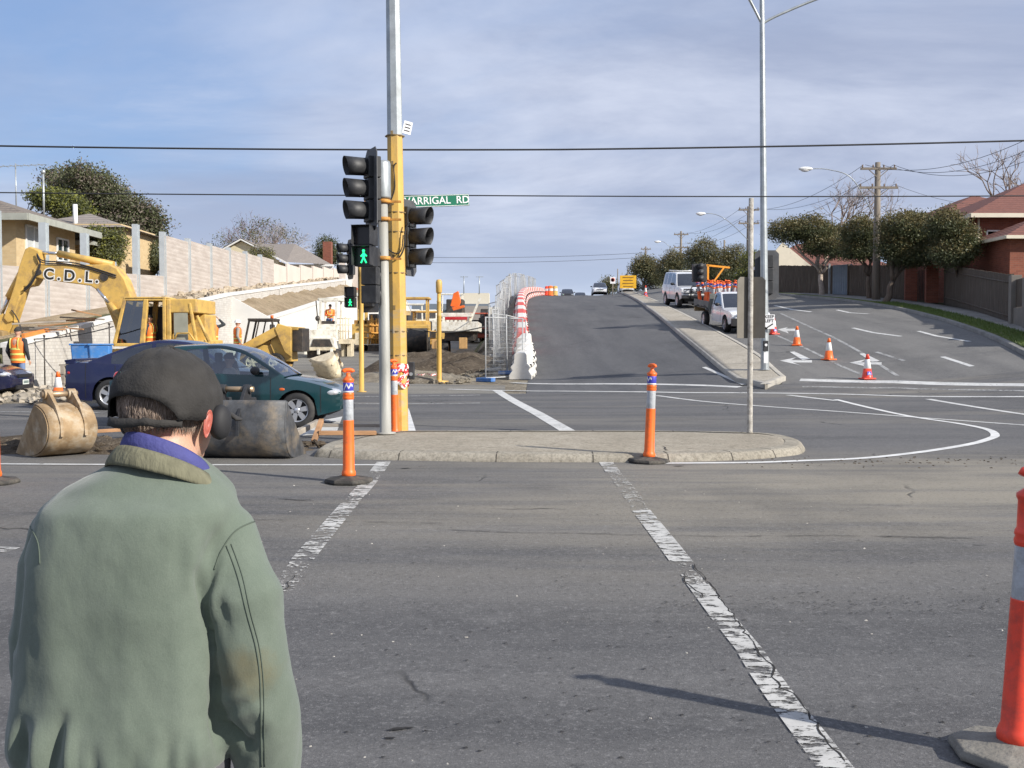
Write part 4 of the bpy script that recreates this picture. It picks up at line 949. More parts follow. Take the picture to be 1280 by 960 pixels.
    for s in (-1, 1):
        if P.get('doorhandles', True):
            for x in P.get('handles', []): mb = MB(); mb.box((x, s*(side(x, gz_-0.12, 0)+0.012), gz_-0.12), (0.18, 0.03, 0.035)); mb.build('door_handle', P.get('handlemat', pm), t, bevel=0.01)
        mx = P['mirror']; mb = MB(); mb.ell((mx, s*(Wd+0.09), gz_+0.08), (0.08, 0.11, 0.075)); mb.bar((mx, s*(Wd-0.06), gz_+0.04), (mx, s*(Wd+0.05), gz_+0.07), 0.06, 0.04); mb.build('wing_mirror', P.get('mirrormat', TRIM), t)
        # lamps
        hz = P.get('headz', fb(xf0)-0.06); hs = P.get('headsize', (0.16, 0.2, 0.075)); hx = P.get('headx', xf0-0.12)
        mb = MB(); mb.ell((hx, s*(wid(hx)*P.get('heady', 0.80)), hz), hs); mb.build('headlight', HEADL, t)
        tz_ = P.get('tailz', fb(xr0)-0.13); tx = P.get('tailx', xr0+0.05); tsz = P.get('tailsize', (0.07, 0.11, 0.10))
        mb = MB(); mb.ell((tx, s*(wid(tx)*P.get('taily', 0.80)), tz_), tsz); mb.build('tail_light', TAILL, t)
        for x in (xf, xrr): wheel(t, x, s*(Wd - 0.11), rw, s, P.get('tyrew', 0.2), P.get('spokes', 6), P.get('rim'))
        if P.get('indicator'): ix, iz = P['indicator']; mb = MB(); mb.ell((ix, s*(side(ix, iz, 0)), iz), (0.05, 0.012, 0.025)); mb.build('indicator', mat('lamp_amber', (0.5, 0.10, 0.02), 0.3), t)
    for xe, s in ((xf0, 1), (xr0, -1)):
        mb = MB(); mb.box((xe + s*(P.get('bulge', 0.07)+0.015), 0, P.get('platez', 0.42)), (0.012, 0.37, 0.125)); pl = mb.build('number_plate', PLATE, t)
        mb = MB(); 
        for k in range(6): mb.box((xe + s*(P.get('bulge', 0.07)+0.023), (k-2.5)*0.05, P.get('platez', 0.42)), (0.003, 0.03, 0.065))
        mb.build('plate_characters', mat('plate_ink', (0.05, 0.10, 0.09), 0.6), pl)
    mb = MB(); mb.box((xf0 + P.get('bulge', .07)*0.8, 0, P.get('grillez', 0.58)), (0.05, Wd*0.9, 0.08)); mb.box((xf0 + P.get('bulge', .07)*0.75, 0, 0.30), (0.05, Wd*1.1, 0.10)); mb.build('grille', TRIM, t)
    return t
TEAL = paintm('paint_teal', (0.004, 0.042, 0.050), damt=0.12); NAVY = paintm('paint_navy', (0.008, 0.012, 0.060), damt=0.15); VWHITE = paintm('paint_white', (0.70, 0.71, 0.72), metal=0.0, damt=0.15)
HATCH = dict(L=4.1, W=1.68, paint=TEAL, sill=0.20, wheels=(1.30, -1.15, 0.30), crown=0.04, endk=0.20,
    belt=[(-1.95, 0.80), (-1.5, 0.93), (-0.6, 0.92), (0.3, 0.89), (0.95, 0.86), (1.4, 0.80), (1.75, 0.71), (2.02, 0.60)],
    roof=[(-1.80, 0.90), (-1.62, 1.05), (-1.25, 1.30), (-0.75, 1.39), (-0.1, 1.41), (0.30, 1.34), (0.70, 1.12), (1.08, 0.87)], ws=0.18, rs=-1.15,
    win=[(-1.30, -0.72), (-0.62, 0.82)], seams=[0.86, -0.67, 1.70, -1.62], handles=[-0.45], mirror=0.62, headz=0.60, headx=1.86, heady=0.80, headsize=(0.17, 0.17, 0.075), tailz=0.86, tailx=-1.84, mould=None, indicator=(1.05, 0.66), spokes=6, grillez=0.52, seats=(0.05, -0.85))
g = G(371, 535); hx0 = g.x - 1.30
HC = (hx0, g.y + 0.82)
hatch = car('hatchback_car', 'teal hatchback crossing from left to right, driver visible', 'car', gz(*HC), 0, HATCH)
SEDAN = dict(L=4.7, W=1.80, paint=NAVY, sill=0.20, wheels=(1.38, -1.32, 0.33), dark=True, endk=0.16,
    belt=[(-2.32, 0.98), (-1.9, 1.02), (-1.2, 0.97), (0, 0.93), (0.9, 0.90), (1.5, 0.84), (2.0, 0.73), (2.3, 0.6)],
    roof=[(-1.80, 1.04), (-1.30, 1.24), (-0.75, 1.43), (-0.2, 1.50), (0.3, 1.46), (0.85, 1.17), (1.25, 0.89)], ws=0.22, rs=-0.75, win=[(-1.30, -0.45), (-0.37, 0.95)], seams=[-0.41, 1.0, -1.2, 1.85, -1.85], handles=[-0.1, -1.0],
    mirror=0.8, headz=0.66, headx=2.1, tailz=0.80, tailx=-2.24, tailsize=(0.09, 0.16, 0.07), spokes=5, tyrew=0.22, rim=ALLOY)
g = G(137, 513); 
sed = car('sedan_car', 'navy sedan with rear spoiler behind the man in the cap', 'car', gz(g.x + 1.32, g.y + 0.9), 0, SEDAN)
mb = MB(); mb.box((-2.22, 0, 1.07), (0.24, 1.5, 0.05), ry=R(-8)); 
for s in (-1, 1): mb.box((-2.22, s*0.70, 1.03), (0.20, 0.10, 0.08))
mb.build('spoiler', NAVY, sed, bevel=0.01)
S2 = dict(SEDAN); S2.update(paint=paintm('paint_dark_navy', (0.008, 0.010, 0.045), damt=0.15), headz=0.62, headx=2.12)
car('sedan_car', 'dark navy car nosing in at the left edge of the picture', 'car', gz(-12.45 - 2.33, 27.0), 0.05, S2)
# white four wheel drive facing the camera
P4 = dict(L=4.7, W=1.80, paint=VWHITE, sill=0.42, wheels=(1.45, -1.30, 0.38), crown=0.05, endk=0.06, tyrew=0.26, dark=True, wroof=0.84, rcrown=0.02,
    belt=[(-2.3, 1.18), (-1, 1.18), (0.5, 1.17), (1.2, 1.12), (2.0, 1.05), (2.28, 0.98)],
    roof=[(-2.25, 1.25), (-2.20, 1.6), (-2.05, 1.86), (-1.2, 1.90), (0.2, 1.88), (0.55, 1.80), (1.10, 1.14)], ws=0.50, rs=-2.1, win=[(-2.0, -1.2), (-1.1, -0.3), (-0.22, 0.8)], seams=[-1.15, -0.26, 0.85], handles=[-0.9, -0.05],
    mirror=0.75, headz=0.92, headx=2.2, heady=0.75, headsize=(0.12, 0.2, 0.09), tailz=0.9, bulge=0.05, platez=0.62, grillez=0.90, smoothroof=False, mirrormat=TRIM)
pp = Vector(on(866, 385)); d_ = math.atan2(-1, -0.02)
def slope_rot(x, y, yaw):
    e = 1.5; fx = (H(x + e*math.cos(yaw), y + e*math.sin(yaw)) - H(x - e*math.cos(yaw), y - e*math.sin(yaw)))/(2*e)
    return -math.atan(fx)
pj = car('four_wheel_drive', 'white four wheel drive with bull bar parked on the service road', 'four wheel drive', gz(pp.x - 0.02, pp.y + 2.1), 0, P4)
yaw = R(-85); pj.scale = (1.06, 1.08, 1.06); pj.rotation_euler = (0, slope_rot(pj.location.x, pj.location.y, yaw), yaw)
mb = MB(); 
for z in (0.62, 0.80, 1.0): mb.tube([(2.42, -0.78, z), (2.50, -0.4, z), (2.50, 0.4, z), (2.42, 0.78, z)], 0.03, 8)
for y in (-0.4, 0.4): mb.tube([(2.50, y, 0.55), (2.50, y, 1.05), (2.45, y*0.8, 1.16)], 0.035, 8)
mb.tube([(2.45, -0.32, 1.16), (2.45, 0.32, 1.16)], 0.035, 8); mb.box((2.40, 0, 0.60), (0.16, 1.72, 0.16)); mb.build('bull_bar', TRIM, pj)
for y in (-0.25, 0.25): mb = MB(); mb.lathe([(0.09, 0), (0.09, 0.08), (0.0, 0.10)], (2.52, y, 0.95), 14, 'X'); mb.build('spot_lamp', HEADL, pj)
mb = MB()
for y in (-0.55, 0.55): mb.tube([(0.1, y, 1.98), (-1.9, y, 2.0)], 0.022, 6)
for x in (0.0, -0.6, -1.2, -1.8): mb.tube([(x, -0.6, 1.97), (x, 0.6, 1.97)], 0.022, 6)
mb.build('roof_rack', WHT, pj)
# white ute facing the camera with a flat tray
P5 = dict(P4); P5.update(W=1.72, L=4.8, sill=0.36, wheels=(1.45, -1.45, 0.34), rearglass=True,
    belt=[(-0.75, 1.03), (0, 1.03), (0.6, 1.0), (1.2, 0.93), (2.0, 0.86), (2.25, 0.76)], roof=[(-0.72, 1.08), (-0.62, 1.45), (-0.4, 1.58), (0.0, 1.60), (0.25, 1.55), (0.95, 0.97)], ws=0.22, rs=-0.6, win=[(-0.45, 0.7)], seams=[-0.45, 0.8], handles=[-0.25], mirror=0.62, headz=0.72, headx=2.15, headsize=(.12, .17, .08), tailz=0.7, grillez=0.7, seats=(0.1,), platez=0.5)
P5['wheels'] = (1.45, 0.0, 0.34)
up = Vector(on(906, 417)); 
P5['wheels'] = (1.42, 1.42, 0.34)
ut = car('utility_truck', 'white utility with bull bar and a tray loaded with orange bollards', 'ute', gz(up.x + 0.78, up.y + 2.0), 0, P5)
yaw = R(-84); ut.rotation_euler = (0, slope_rot(ut.location.x, ut.location.y, yaw), yaw)
mb = MB(); mb.box((-1.95, 0, 0.86), (2.3, 1.80, 0.08)); 
for s in (-1, 1): mb.box((-1.95, s*0.9, 1.02), (2.3, 0.04, 0.28))
mb.box((-0.80, 0, 1.05), (0.05, 1.75, 0.9)); mb.build('tray', mat('tray_grey', (0.13, 0.14, 0.13), 0.6, var=0.2), ut, bevel=0.01)
mb = MB(); mb.box((-1.6, 0, 0.6), (3.2, 0.8, 0.18)); mb.build('chassis', TRIM, ut)
for s in (-1, 1): wheel(ut, -1.75, s*0.75, 0.34, s, 0.24)
mb = MB(); mb.box((2.36, 0, 0.48), (0.2, 1.7, 0.3)); mb.tube([(2.42, -0.6, 0.6), (2.45, -0.4, 0.95), (2.45, 0.4, 0.95), (2.42, 0.6, 0.6)], 0.035, 8); mb.build('bull_bar', TRIM, ut)
mb = MB(); mb.box((-3.15, -0.62, 0.80), (0.08, 0.5, 0.40)); mb.build('tool_box', mat('box_tan', (0.34, 0.24, 0.12), 0.7), ut, bevel=0.01)
um = Matrix.Translation(ut.location) @ ut.rotation_euler.to_matrix().to_4x4()
rnd = random.Random(4); nms = ['topmost', 'leaning', 'tilted', 'upright', 'rear', 'front', 'middle', 'outer', 'inner']
LOADG = 'orange bollards loaded on the ute tray'
k = 0
for x in (-1.1, -1.45, -1.85, -2.3, -2.7):
    for y in (-0.65, -0.3, 0.1, 0.5):
        k += 1; p = um @ Vector((x + rnd.uniform(-.08, .08), y + rnd.uniform(-.05, .05), 0.86))
        o = dup(b0, p, rnd.uniform(0, 6), 'orange bollard loaded upright among others on the white ute tray', LOADG, rot=(rnd.uniform(-.28, .28), rnd.uniform(-.3, .3), rnd.uniform(0, 6)), scale=(1.35, 1.35, 1.0))
t = thing('arrow_board', 'dark folded signal board with yellow frame on the ute tray', 'arrow board', um @ Vector((-2.2, -0.65, 1.4)), yaw + math.pi/2)
mb = MB(); mb.box((-0.3, 0, 0.95), (0.62, 0.25, 0.8)); mb.build('board', BLK, t, bevel=0.02)
for i in range(3): mb = MB(); mb.lathe([(0.13, 0), (0.14, -0.22)], (-0.3, -0.12, 0.7 + i*0.27), 14, 'Y'); mb.build('lamp', BLK, t)
mb = MB(); mb.bar((0.0, 0, 1.3), (1.1, 0, 1.2), 0.08); mb.bar((0.85, 0, 1.22), (0.25, 0, 0.4), 0.07); mb.bar((0.1, 0, 1.3), (0.1, 0, -0.4), 0.08); mb.build('frame', mat('machine_orange', (0.75, 0.30, 0.02), 0.5), t)
# cars near the crest
P6 = dict(SEDAN); P6.update(paint=VWHITE)
def far(label, px, py, Y, yaw, P, name='sedan_car'):
    b = at(px, py, Y); c = car(name, label, 'car', gz(b.x, b.y), yaw, P); c['group'] = 'cars coming over the hill'; return c
far('white sedan coming over the hill in the right hand lane', 749, 372, 128, R(-92), P6)
far('dark car just coming over the hill top beside the barriers', 709, 372, 150, R(-92), dict(SEDAN, paint=TRIM))
far('dark car half sunk behind the hill top between two others', 725, 373, 158, R(-92), dict(SEDAN, paint=INTER))
far('white car behind the yellow board near the hill top', 782, 368, 133, R(-90), P6)
far('pale car beyond the tall red cone near the hill top', 816, 368, 138, R(-80), dict(P4, paint=mat('paint_silver', (0.45, 0.47, 0.50), 0.4, 0.3)), 'four_wheel_drive')
# ================================================================ building site on the left
YEL = mat('machine_yellow', (0.60, 0.385, 0.10), 0.5, var=0.14, vs_=2.5, dirt=(0.27, 0.18, 0.10), ds=3, damt=0.8, bump=0.08, bs=20)
YELP = mat('machine_pale', (0.66, 0.58, 0.42), 0.55, var=0.15, vs_=3, dirt=(0.33, 0.25, 0.15), ds=4, damt=0.7)
MWH = mat('machine_white', (0.72, 0.70, 0.62), 0.55, var=0.12, vs_=3, dirt=(0.33, 0.26, 0.16), ds=5, damt=0.7)
STEEL = mat('steel_dark', (0.07, 0.065, 0.06), 0.55, 0.5, var=0.3, vs_=5, dirt=(0.16, 0.11, 0.07), ds=5, damt=0.6)
TRACK = mat('track_steel', (0.06, 0.052, 0.045), 0.8, 0.3, var=0.4, dirt=(0.18, 0.14, 0.10), ds=5, damt=0.8, bump=0.4)
# ---- concrete noise wall panels between steel posts
nm, nnt, nb = nodes_mat('panel_concrete'); g = N(nnt, 'ShaderNodeNewGeometry').outputs['Position']
cc = mixc(nnt, mapr(nnt, noise_out(nnt, g, 1.2, 8, 0.7, (0.6, 0.6, 3)), 0.35, 0.65), (0.40, 0.35, 0.31), (0.50, 0.45, 0.405))
wv = N(nnt, 'ShaderNodeTexWave'); wv.bands_direction = 'Z'; wv.inputs['Scale'].default_value = 1.55; wv.inputs['Distortion'].default_value = 0.8; wv.inputs['Detail'].default_value = 5; wv.inputs['Detail Scale'].default_value = 2; nnt.links.new(g, wv.inputs[0])
cc = mixc(nnt, mapr(nnt, wv.outputs[1], 0.0, 0.25, 0.3, 0), cc, (0.33, 0.28, 0.24)); nnt.links.new(cc, nb.inputs['Base Color']); nb.inputs['Roughness'].default_value = 0.9
bp = N(nnt, 'ShaderNodeBump'); bp.inputs['Strength'].default_value = 0.4; bp.inputs['Distance'].default_value = 0.015; nnt.links.new(wv.outputs[1], bp.inputs['Height']); nnt.links.new(bp.outputs[0], nb.inputs['Normal'])
PANEL2 = mat('panel_smooth', (0.60, 0.53, 0.47), 0.9, var=0.07, vs_=0.8, bump=0.2, bs=15)
HPOST = mat('post_galv', (0.52, 0.56, 0.58), 0.5, 0.3, var=0.1, vs_=3)
WX = -17.0
wp = [31.6, 35.2, 38.8, 42.5, 45.4, 48.3, 52, 56, 60, 64, 68, 72, 76]
def topz(y): return np.interp(y, [31, 35, 52], [4.1, 4.3, 5.0])
def tall(y): return np.interp(y, [52, 76], [7.0, 7.75])
poststop = {31.6: 6.0, 35.2: 6.1, 38.8: 6.1, 42.5: 6.1, 45.4: 5.2, 48.3: 7.1, 52: 7.15}
g1 = 'noise wall panels left of the works'
nth = ['first', 'second', 'third', 'fourth', 'fifth', 'sixth', 'seventh', 'eighth', 'ninth', 'tenth', 'eleventh', 'twelfth', 'thirteenth', 'fourteenth', 'fifteenth', 'sixteenth', 'seventeenth', 'eighteenth', 'nineteenth', 'twentieth']
for i in range(len(wp) - 1):
    a, b = wp[i], wp[i+1]; lo = b <= 52.01
    z0a, z0b = H(-16.9, a) - 0.6, H(-16.9, b) - 0.6; zt = (topz(a), topz(b)) if lo else (tall(a), tall(a+1))
    mb = MB(); mb.prism([(a + 0.1, z0a), (b - 0.1, z0b), (b - 0.1, zt[1]), (a + 0.1, zt[0])], WX - 0.07, WX + 0.07, 'YZ')
    o = mb.build('noise_wall_panel', nm); tag(o, ('low unfinished' if lo else 'tall') + f' ribbed concrete noise wall panel, {nth[i] if lo else nth[i-6]} of the ' + ('low' if lo else 'tall') + ' run from the left', 'wall panel', g1)
for i, y in enumerate(wp[:-1]):
    zt = poststop.get(y, tall(y) + 0.1); z0 = H(-16.9, y) - 0.7; mb = MB()
    for dy in (-0.13, 0.13): mb.box((WX, y + dy, (z0+zt)/2), (0.26, 0.02, zt-z0))
    mb.box((WX, y, (z0+zt)/2), (0.02, 0.24, zt-z0)); o = mb.build('wall_post', HPOST); tag(o, f'galvanised steel post of the noise wall, {nth[i]} from the left edge', 'post', 'galvanised posts of the noise wall')
# farther smooth run
fw = [76.2 + 5.0*k for k in range(12)]
for i in range(len(fw) - 1):
    a, b = fw[i], fw[i+1]; z0 = H(-16.9, a) - 0.8; zt = np.interp(a, [76, 95, 126], [7.5, 8.6, 10.1]); mb = MB(); mb.prism([(a + 0.06, z0), (b - 0.06, z0), (b - 0.06, zt + .05), (a + 0.06, zt)], WX - 0.3 + i*0.05, WX - 0.15 + i*0.05, 'YZ')
    o = mb.build('noise_wall_panel', PANEL2); tag(o, f'smooth pale noise wall panel, {nth[i]} of the far run below the gable', 'wall panel', 'smooth panels of the far noise wall')
# distant white hoarding and orange netting closing the run
t = thing('site_hoarding', 'white hoarding with orange net foot at the far end of the noise wall', 'hoarding', (-14.3, 88, 5.5))
for k in range(4): mb = MB(); mb.box((0.3 + k*0.55, 0.1*k, 1.5), (0.52, 0.06, 3.2)); mb.build('sheet', WHT if k % 2 else PANEL2, t)
mb = MB(); mb.box((0.9, -0.4, 0.4), (2.4, 0.03, 0.8)); mb.build('orange_net', mat('net_orange', (0.62, 0.17, 0.08), 0.8, var=0.2), t)
# ---- retaining wall of concrete blocks, its top climbing with the hill
rm, rnt, rb = nodes_mat('retaining_block'); g = N(rnt, 'ShaderNodeNewGeometry').outputs['Position']
sp = N(rnt, 'ShaderNodeSeparateXYZ'); rnt.links.new(g, sp.inputs[0]); cb = N(rnt, 'ShaderNodeCombineXYZ'); rnt.links.new(sp.outputs[1], cb.inputs[0]); rnt.links.new(sp.outputs[2], cb.inputs[1])
br = N(rnt, 'ShaderNodeTexBrick'); br.inputs['Scale'].default_value = 2.4; br.inputs['Color1'].default_value = (0.46, 0.44, 0.41, 1); br.inputs['Color2'].default_value = (0.56, 0.54, 0.50, 1); br.inputs['Mortar'].default_value = (0.33, 0.31, 0.28, 1); br.inputs['Mortar Size'].default_value = 0.012; rnt.links.new(cb.outputs[0], br.inputs[0])
rnt.links.new(mixc(rnt, mapr(rnt, noise_out(rnt, g, 1.5, 7, 0.7), 0.45, 0.7, 0, 0.5), br.outputs[0], (0.40, 0.36, 0.31)), rb.inputs['Base Color']); rb.inputs['Roughness'].default_value = 0.9
PALEC = mat('pale_concrete', (0.66, 0.65, 0.62), 0.9, var=0.08, vs_=0.6, bump=0.15, bs=12)
def rwall(name, label, x, pts, m, th=0.25, z0=None):
    t = thing(name, label, 'retaining wall', (x, pts[0][0], H(x + 0.5, pts[0][0])))
    bz = t.location.z
    P = [(y - pts[0][0], z - bz) for y, z in pts]; B = [(y - pts[0][0], H(x + 0.6, y) - 0.5 - bz) for y, z in reversed(pts)]
    mb = MB()
    for i in range(len(P) - 1): mb.prism([B[len(P)-1-i], B[len(P)-2-i], P[i+1], P[i]], 0, th, 'YZ')
    mb.build('block_wall', m, t)
    mb = MB(); 
    for i in range(len(P) - 1): mb.prism([(P[i][0], P[i][1] + 0.003), (P[i+1][0], P[i+1][1] + 0.003), (P[i+1][0], P[i+1][1] + 0.13), (P[i][0], P[i][1] + 0.13)], -0.06, th + 0.05, 'YZ')
    mb.build('coping', PALEC, t); return t
rwall('retaining_wall', 'block retaining wall behind the excavator, its top climbing to the right', -14.0, [(29.25, 1.6), (31, 1.8), (33, 2.05), (37, 2.55), (43, 3.1), (52, 4.05), (63, 4.95)], rm)
rwall('retaining_wall', 'smooth white retaining wall beyond the skid steer loader', -12.2, [(52.5, 2.9), (60, 3.6), (70, 4.6), (82, 5.4), (100, 6.9), (116, 7.4), (128, 5.2), (138, 4.4)], PALEC)
t = thing('retaining_wall', 'short end face of the white retaining wall, facing the road', 'retaining wall', gz(-13.1, 52.45)); mb = MB(); zz = t.location.z; mb.prism([(-1.0, -0.3), (1.15, -0.3), (1.15, 3.02-zz), (-1.0, 4.2-zz)], -0.1, 0.1); mb.build('end_face', PALEC, t)
rwall('retaining_wall', 'block wall closing the bank behind the white retaining wall', -14.0, [(63.2, 5.0), (80, 6.3), (95, 7.5), (116, 8.1), (128, 5.6), (150, 4.3)], rm)
mb = MB(); mb.grid([[(x, y, max(H(-14.3, y), 0) * 0 + np.interp(x, [-14.1, -12.1], [H(-14.3, y) - 0.1, np.interp(y, [52.5, 60, 70, 82, 100, 116, 128], [2.85, 3.55, 4.55, 5.35, 6.85, 7.35, 5.1])]) + 0.12*math.sin(y*1.3 + x*2)) for x in (-14.1, -13.4, -12.8, -12.1)] for y in np.arange(52.6, 128, 1.0)]); struct(mb.build('terrace_earth', E_BANK))
# rubble, broken slabs and timber
def rock(rnd, s):
    mb = MB(); n, m = 9, 6; ph = [rnd.uniform(0, 6) for _ in range(6)]
    def rr(a, t): return s * (1 + 0.22*math.sin(2*a+ph[0]) + 0.18*math.sin(3*a+ph[1]+t*2) + 0.15*math.cos(4*t+ph[2]))
    rows = [[(rr(2*math.pi*j/n, math.pi*i/m)*math.sin(math.pi*i/m)*math.cos(2*math.pi*j/n)*1.3, rr(2*math.pi*j/n, math.pi*i/m)*math.sin(math.pi*i/m)*math.sin(2*math.pi*j/n), rr(2*math.pi*j/n, math.pi*i/m)*math.cos(math.pi*i/m)*0.62) for j in range(n)] for i in range(m+1)]
    mb.grid(rows, False, True); return mb
def rubble(name, label, fn, n, s0, s1, m, seed):
    rnd = random.Random(seed); big = MB()
    for _ in range(n):
        x, y, dz = fn(rnd); b = rock(rnd, rnd.uniform(s0, s1)); M = Matrix.Translation((x, y, H(x, y) + dz)) @ Matrix.Rotation(rnd.uniform(0, 6), 4, 'Z'); big.add(b.v, b.f, M, False)
    o = big.build(name, m, recalc=False); o['kind'] = 'stuff'; return o
# dirt mounds as displaced sheets
def mound(name, label, c, rx, ry, h, m, seed, kind=None, rough=0.25, n=26, oval=1.0):
    rows = []; o3 = Vector((seed*3.1, seed*1.7, 0)); 
    for i in range(n+1):
        r = []
        for j in range(n+1):
            u, v = 2*i/n-1, 2*j/n-1; x, y = c[0] + u*rx, c[1] + v*ry; d = math.sqrt(u*u+v*v)
            nz = mnoise.fractal(Vector((x*1.1, y*1.1, 0)) + o3, 0.8, 2.0, 5); e = max(0, 1 - d**1.6); z = H(x, y) - 0.04 + h*(e**0.85)*(1 + rough*nz) + 0.05*h*nz*(e > 0)
            if d >= 1: z = H(x, y) - 0.06
            r.append((x, y, z))
        rows.append(r)
    mb = MB(); mb.grid(rows); o = mb.build(name, m)
    if kind: o['kind'] = kind
    else: tag(o, label, 'dirt pile')
    return o
mound('dirt_pile', 'heap of brown fill behind the bare yellow post', (-3.1, 41.5), 2.9, 3.2, 0.80, E_DARK, 2, rough=0.3)
mound('dirt_pile', 'low ridge of dug earth in front of the fill heap', (-3.6, 35.5), 2.6, 1.8, 0.35, E_SITE, 5)
# trench between the crossing and the cars
def spoil(nm_, x0, x1, y0, y1, h, m, seed):
    rows = []
    for i in range(61):
        r = []
        for j in range(21):
            x = x0 + (x1-x0)*i/60; v = j/20; y = y0 + (y1-y0)*v; nz = mnoise.fractal(Vector((x*2.2, y*2.2, seed)), 0.7, 2.1, 6); e = min(1, 5*v, 5*(1-v), (i)/4, (60-i)/4)
            r.append((x, y, H(x, y) - 0.03 + e*(0.05 + h*(0.5 + 0.9*nz))))
        rows.append(r)
    mb = MB(); mb.grid(rows); return struct(mb.build(nm_, m))
spoil('trench_spoil', -16, -2.55, 13.75, 15.6, 0.13, E_DARK, 4)
o = rubble('rubble', '', lambda r: ((lambda x: (x, r.uniform(13.8, 15.6), 0.06))(r.uniform(-13, -2.6))), 230, 0.015, 0.07, E_DARK, 3)
spoil('dug_verge', -14, -7.5, 25.2, 29.5, 0.22, E_SITE, 9)
o = rubble('broken_concrete', '', lambda r: (r.uniform(-14, -8), r.uniform(24.8, 29.5), 0.1), 130, 0.04, 0.22, mat('broken_slab', (0.34, 0.30, 0.24), 0.95, var=0.4, vs_=3), 12)
o = rubble('bank_rubble', '', lambda r: (r.uniform(-16.6, -14.3), r.uniform(44, 100), 0.05), 240, 0.05, 0.28, mat('bank_rock', (0.42, 0.35, 0.26), 0.95, var=0.3, vs_=3), 13)
o = rubble('road_grit', '', lambda r: ((lambda a: (a, r.gauss(13.0, 0.25), 0.0))(r.uniform(2.8, 8))), 160, 0.004, 0.016, E_DARK, 17)
o = rubble('loose_grit', '', lambda r: (r.uniform(-2.5, 3.5), r.uniform(4.0, 11), 0.0), 90, 0.003, 0.008, mat('grit_pale', (0.4, 0.38, 0.34), 0.9, var=0.3), 18)
o = rubble('site_rubble', '', lambda r: (r.uniform(-5.5, -0.6), r.uniform(33, 40), 0.02), 120, 0.03, 0.13, E_SITE, 19)
TIM = mat('timber', (0.36, 0.20, 0.10), 0.85, var=0.25, vs_=3, stretch=(0.3, 2, 2), bump=0.3)
TIMG = mat('timber_grey', (0.33, 0.29, 0.24), 0.9, var=0.25, vs_=3, stretch=(0.3, 2, 2), bump=0.3)
def plank(label, a, b, w, h, m, grp='timber and rails lying at the dig', name='timber_plank'):
    a = Vector(a); b = Vector(b); c = (a+b)/2; mb = MB(); mb.bar(a-c, b-c, w, h); mb.bar(a-c+(b-a)*0.02+Vector((0,0,h*.2)), a-c+(b-a)*0.05+Vector((0,0,h*.2)), w*1.02, h*.7); o = mb.build(name, m, None, c, bevel=0.006); return tag(o, label, 'timber', grp)
plank('reddish plank lying in the trench between the two buckets', on(105, 550, .12), on(178, 547, .14), 0.09, 0.05, TIM)
plank('rusty orange rail sticking out of the trench right of the big bucket', on(398, 555, .16), on(470, 553, .14), 0.10, 0.06, TIM)
plank('short grey timber leaning by the island end', on(360, 551, .05), on(398, 543, .2), 0.08, 0.08, TIMG)
plank('pale grey kerb beam lying along the trench edge', on(385, 543, .15), on(498, 543.5, .15), 0.14, 0.05, TIMG)
plank('short rusty stub across the trench', on(392, 557, .05), on(402, 551, .3), 0.07, 0.07, TIM)
plank('bright orange plank on the ground behind the small cone', on(30, 481, .2), on(62, 478, .25), 0.10, 0.12, mat('plank_orange', (0.6, 0.2, 0.04), 0.7))
rnd = random.Random(5)
for k in range(12):
    x = 50 + 5.4*k; y = 455 + rnd.uniform(-5, 5); p = Vector(on(x, y + 20, rnd.uniform(.25, .6))); d = Vector((rnd.uniform(.8, 1.6), rnd.uniform(-.4, .4), rnd.uniform(-.2, .2)))
    plank('loose brown timber offcut in the pile left of the navy sedan', p - d/2, p + d/2, 0.08, 0.05, TIM if k % 2 else TIMG, 'timber offcuts in the pile')
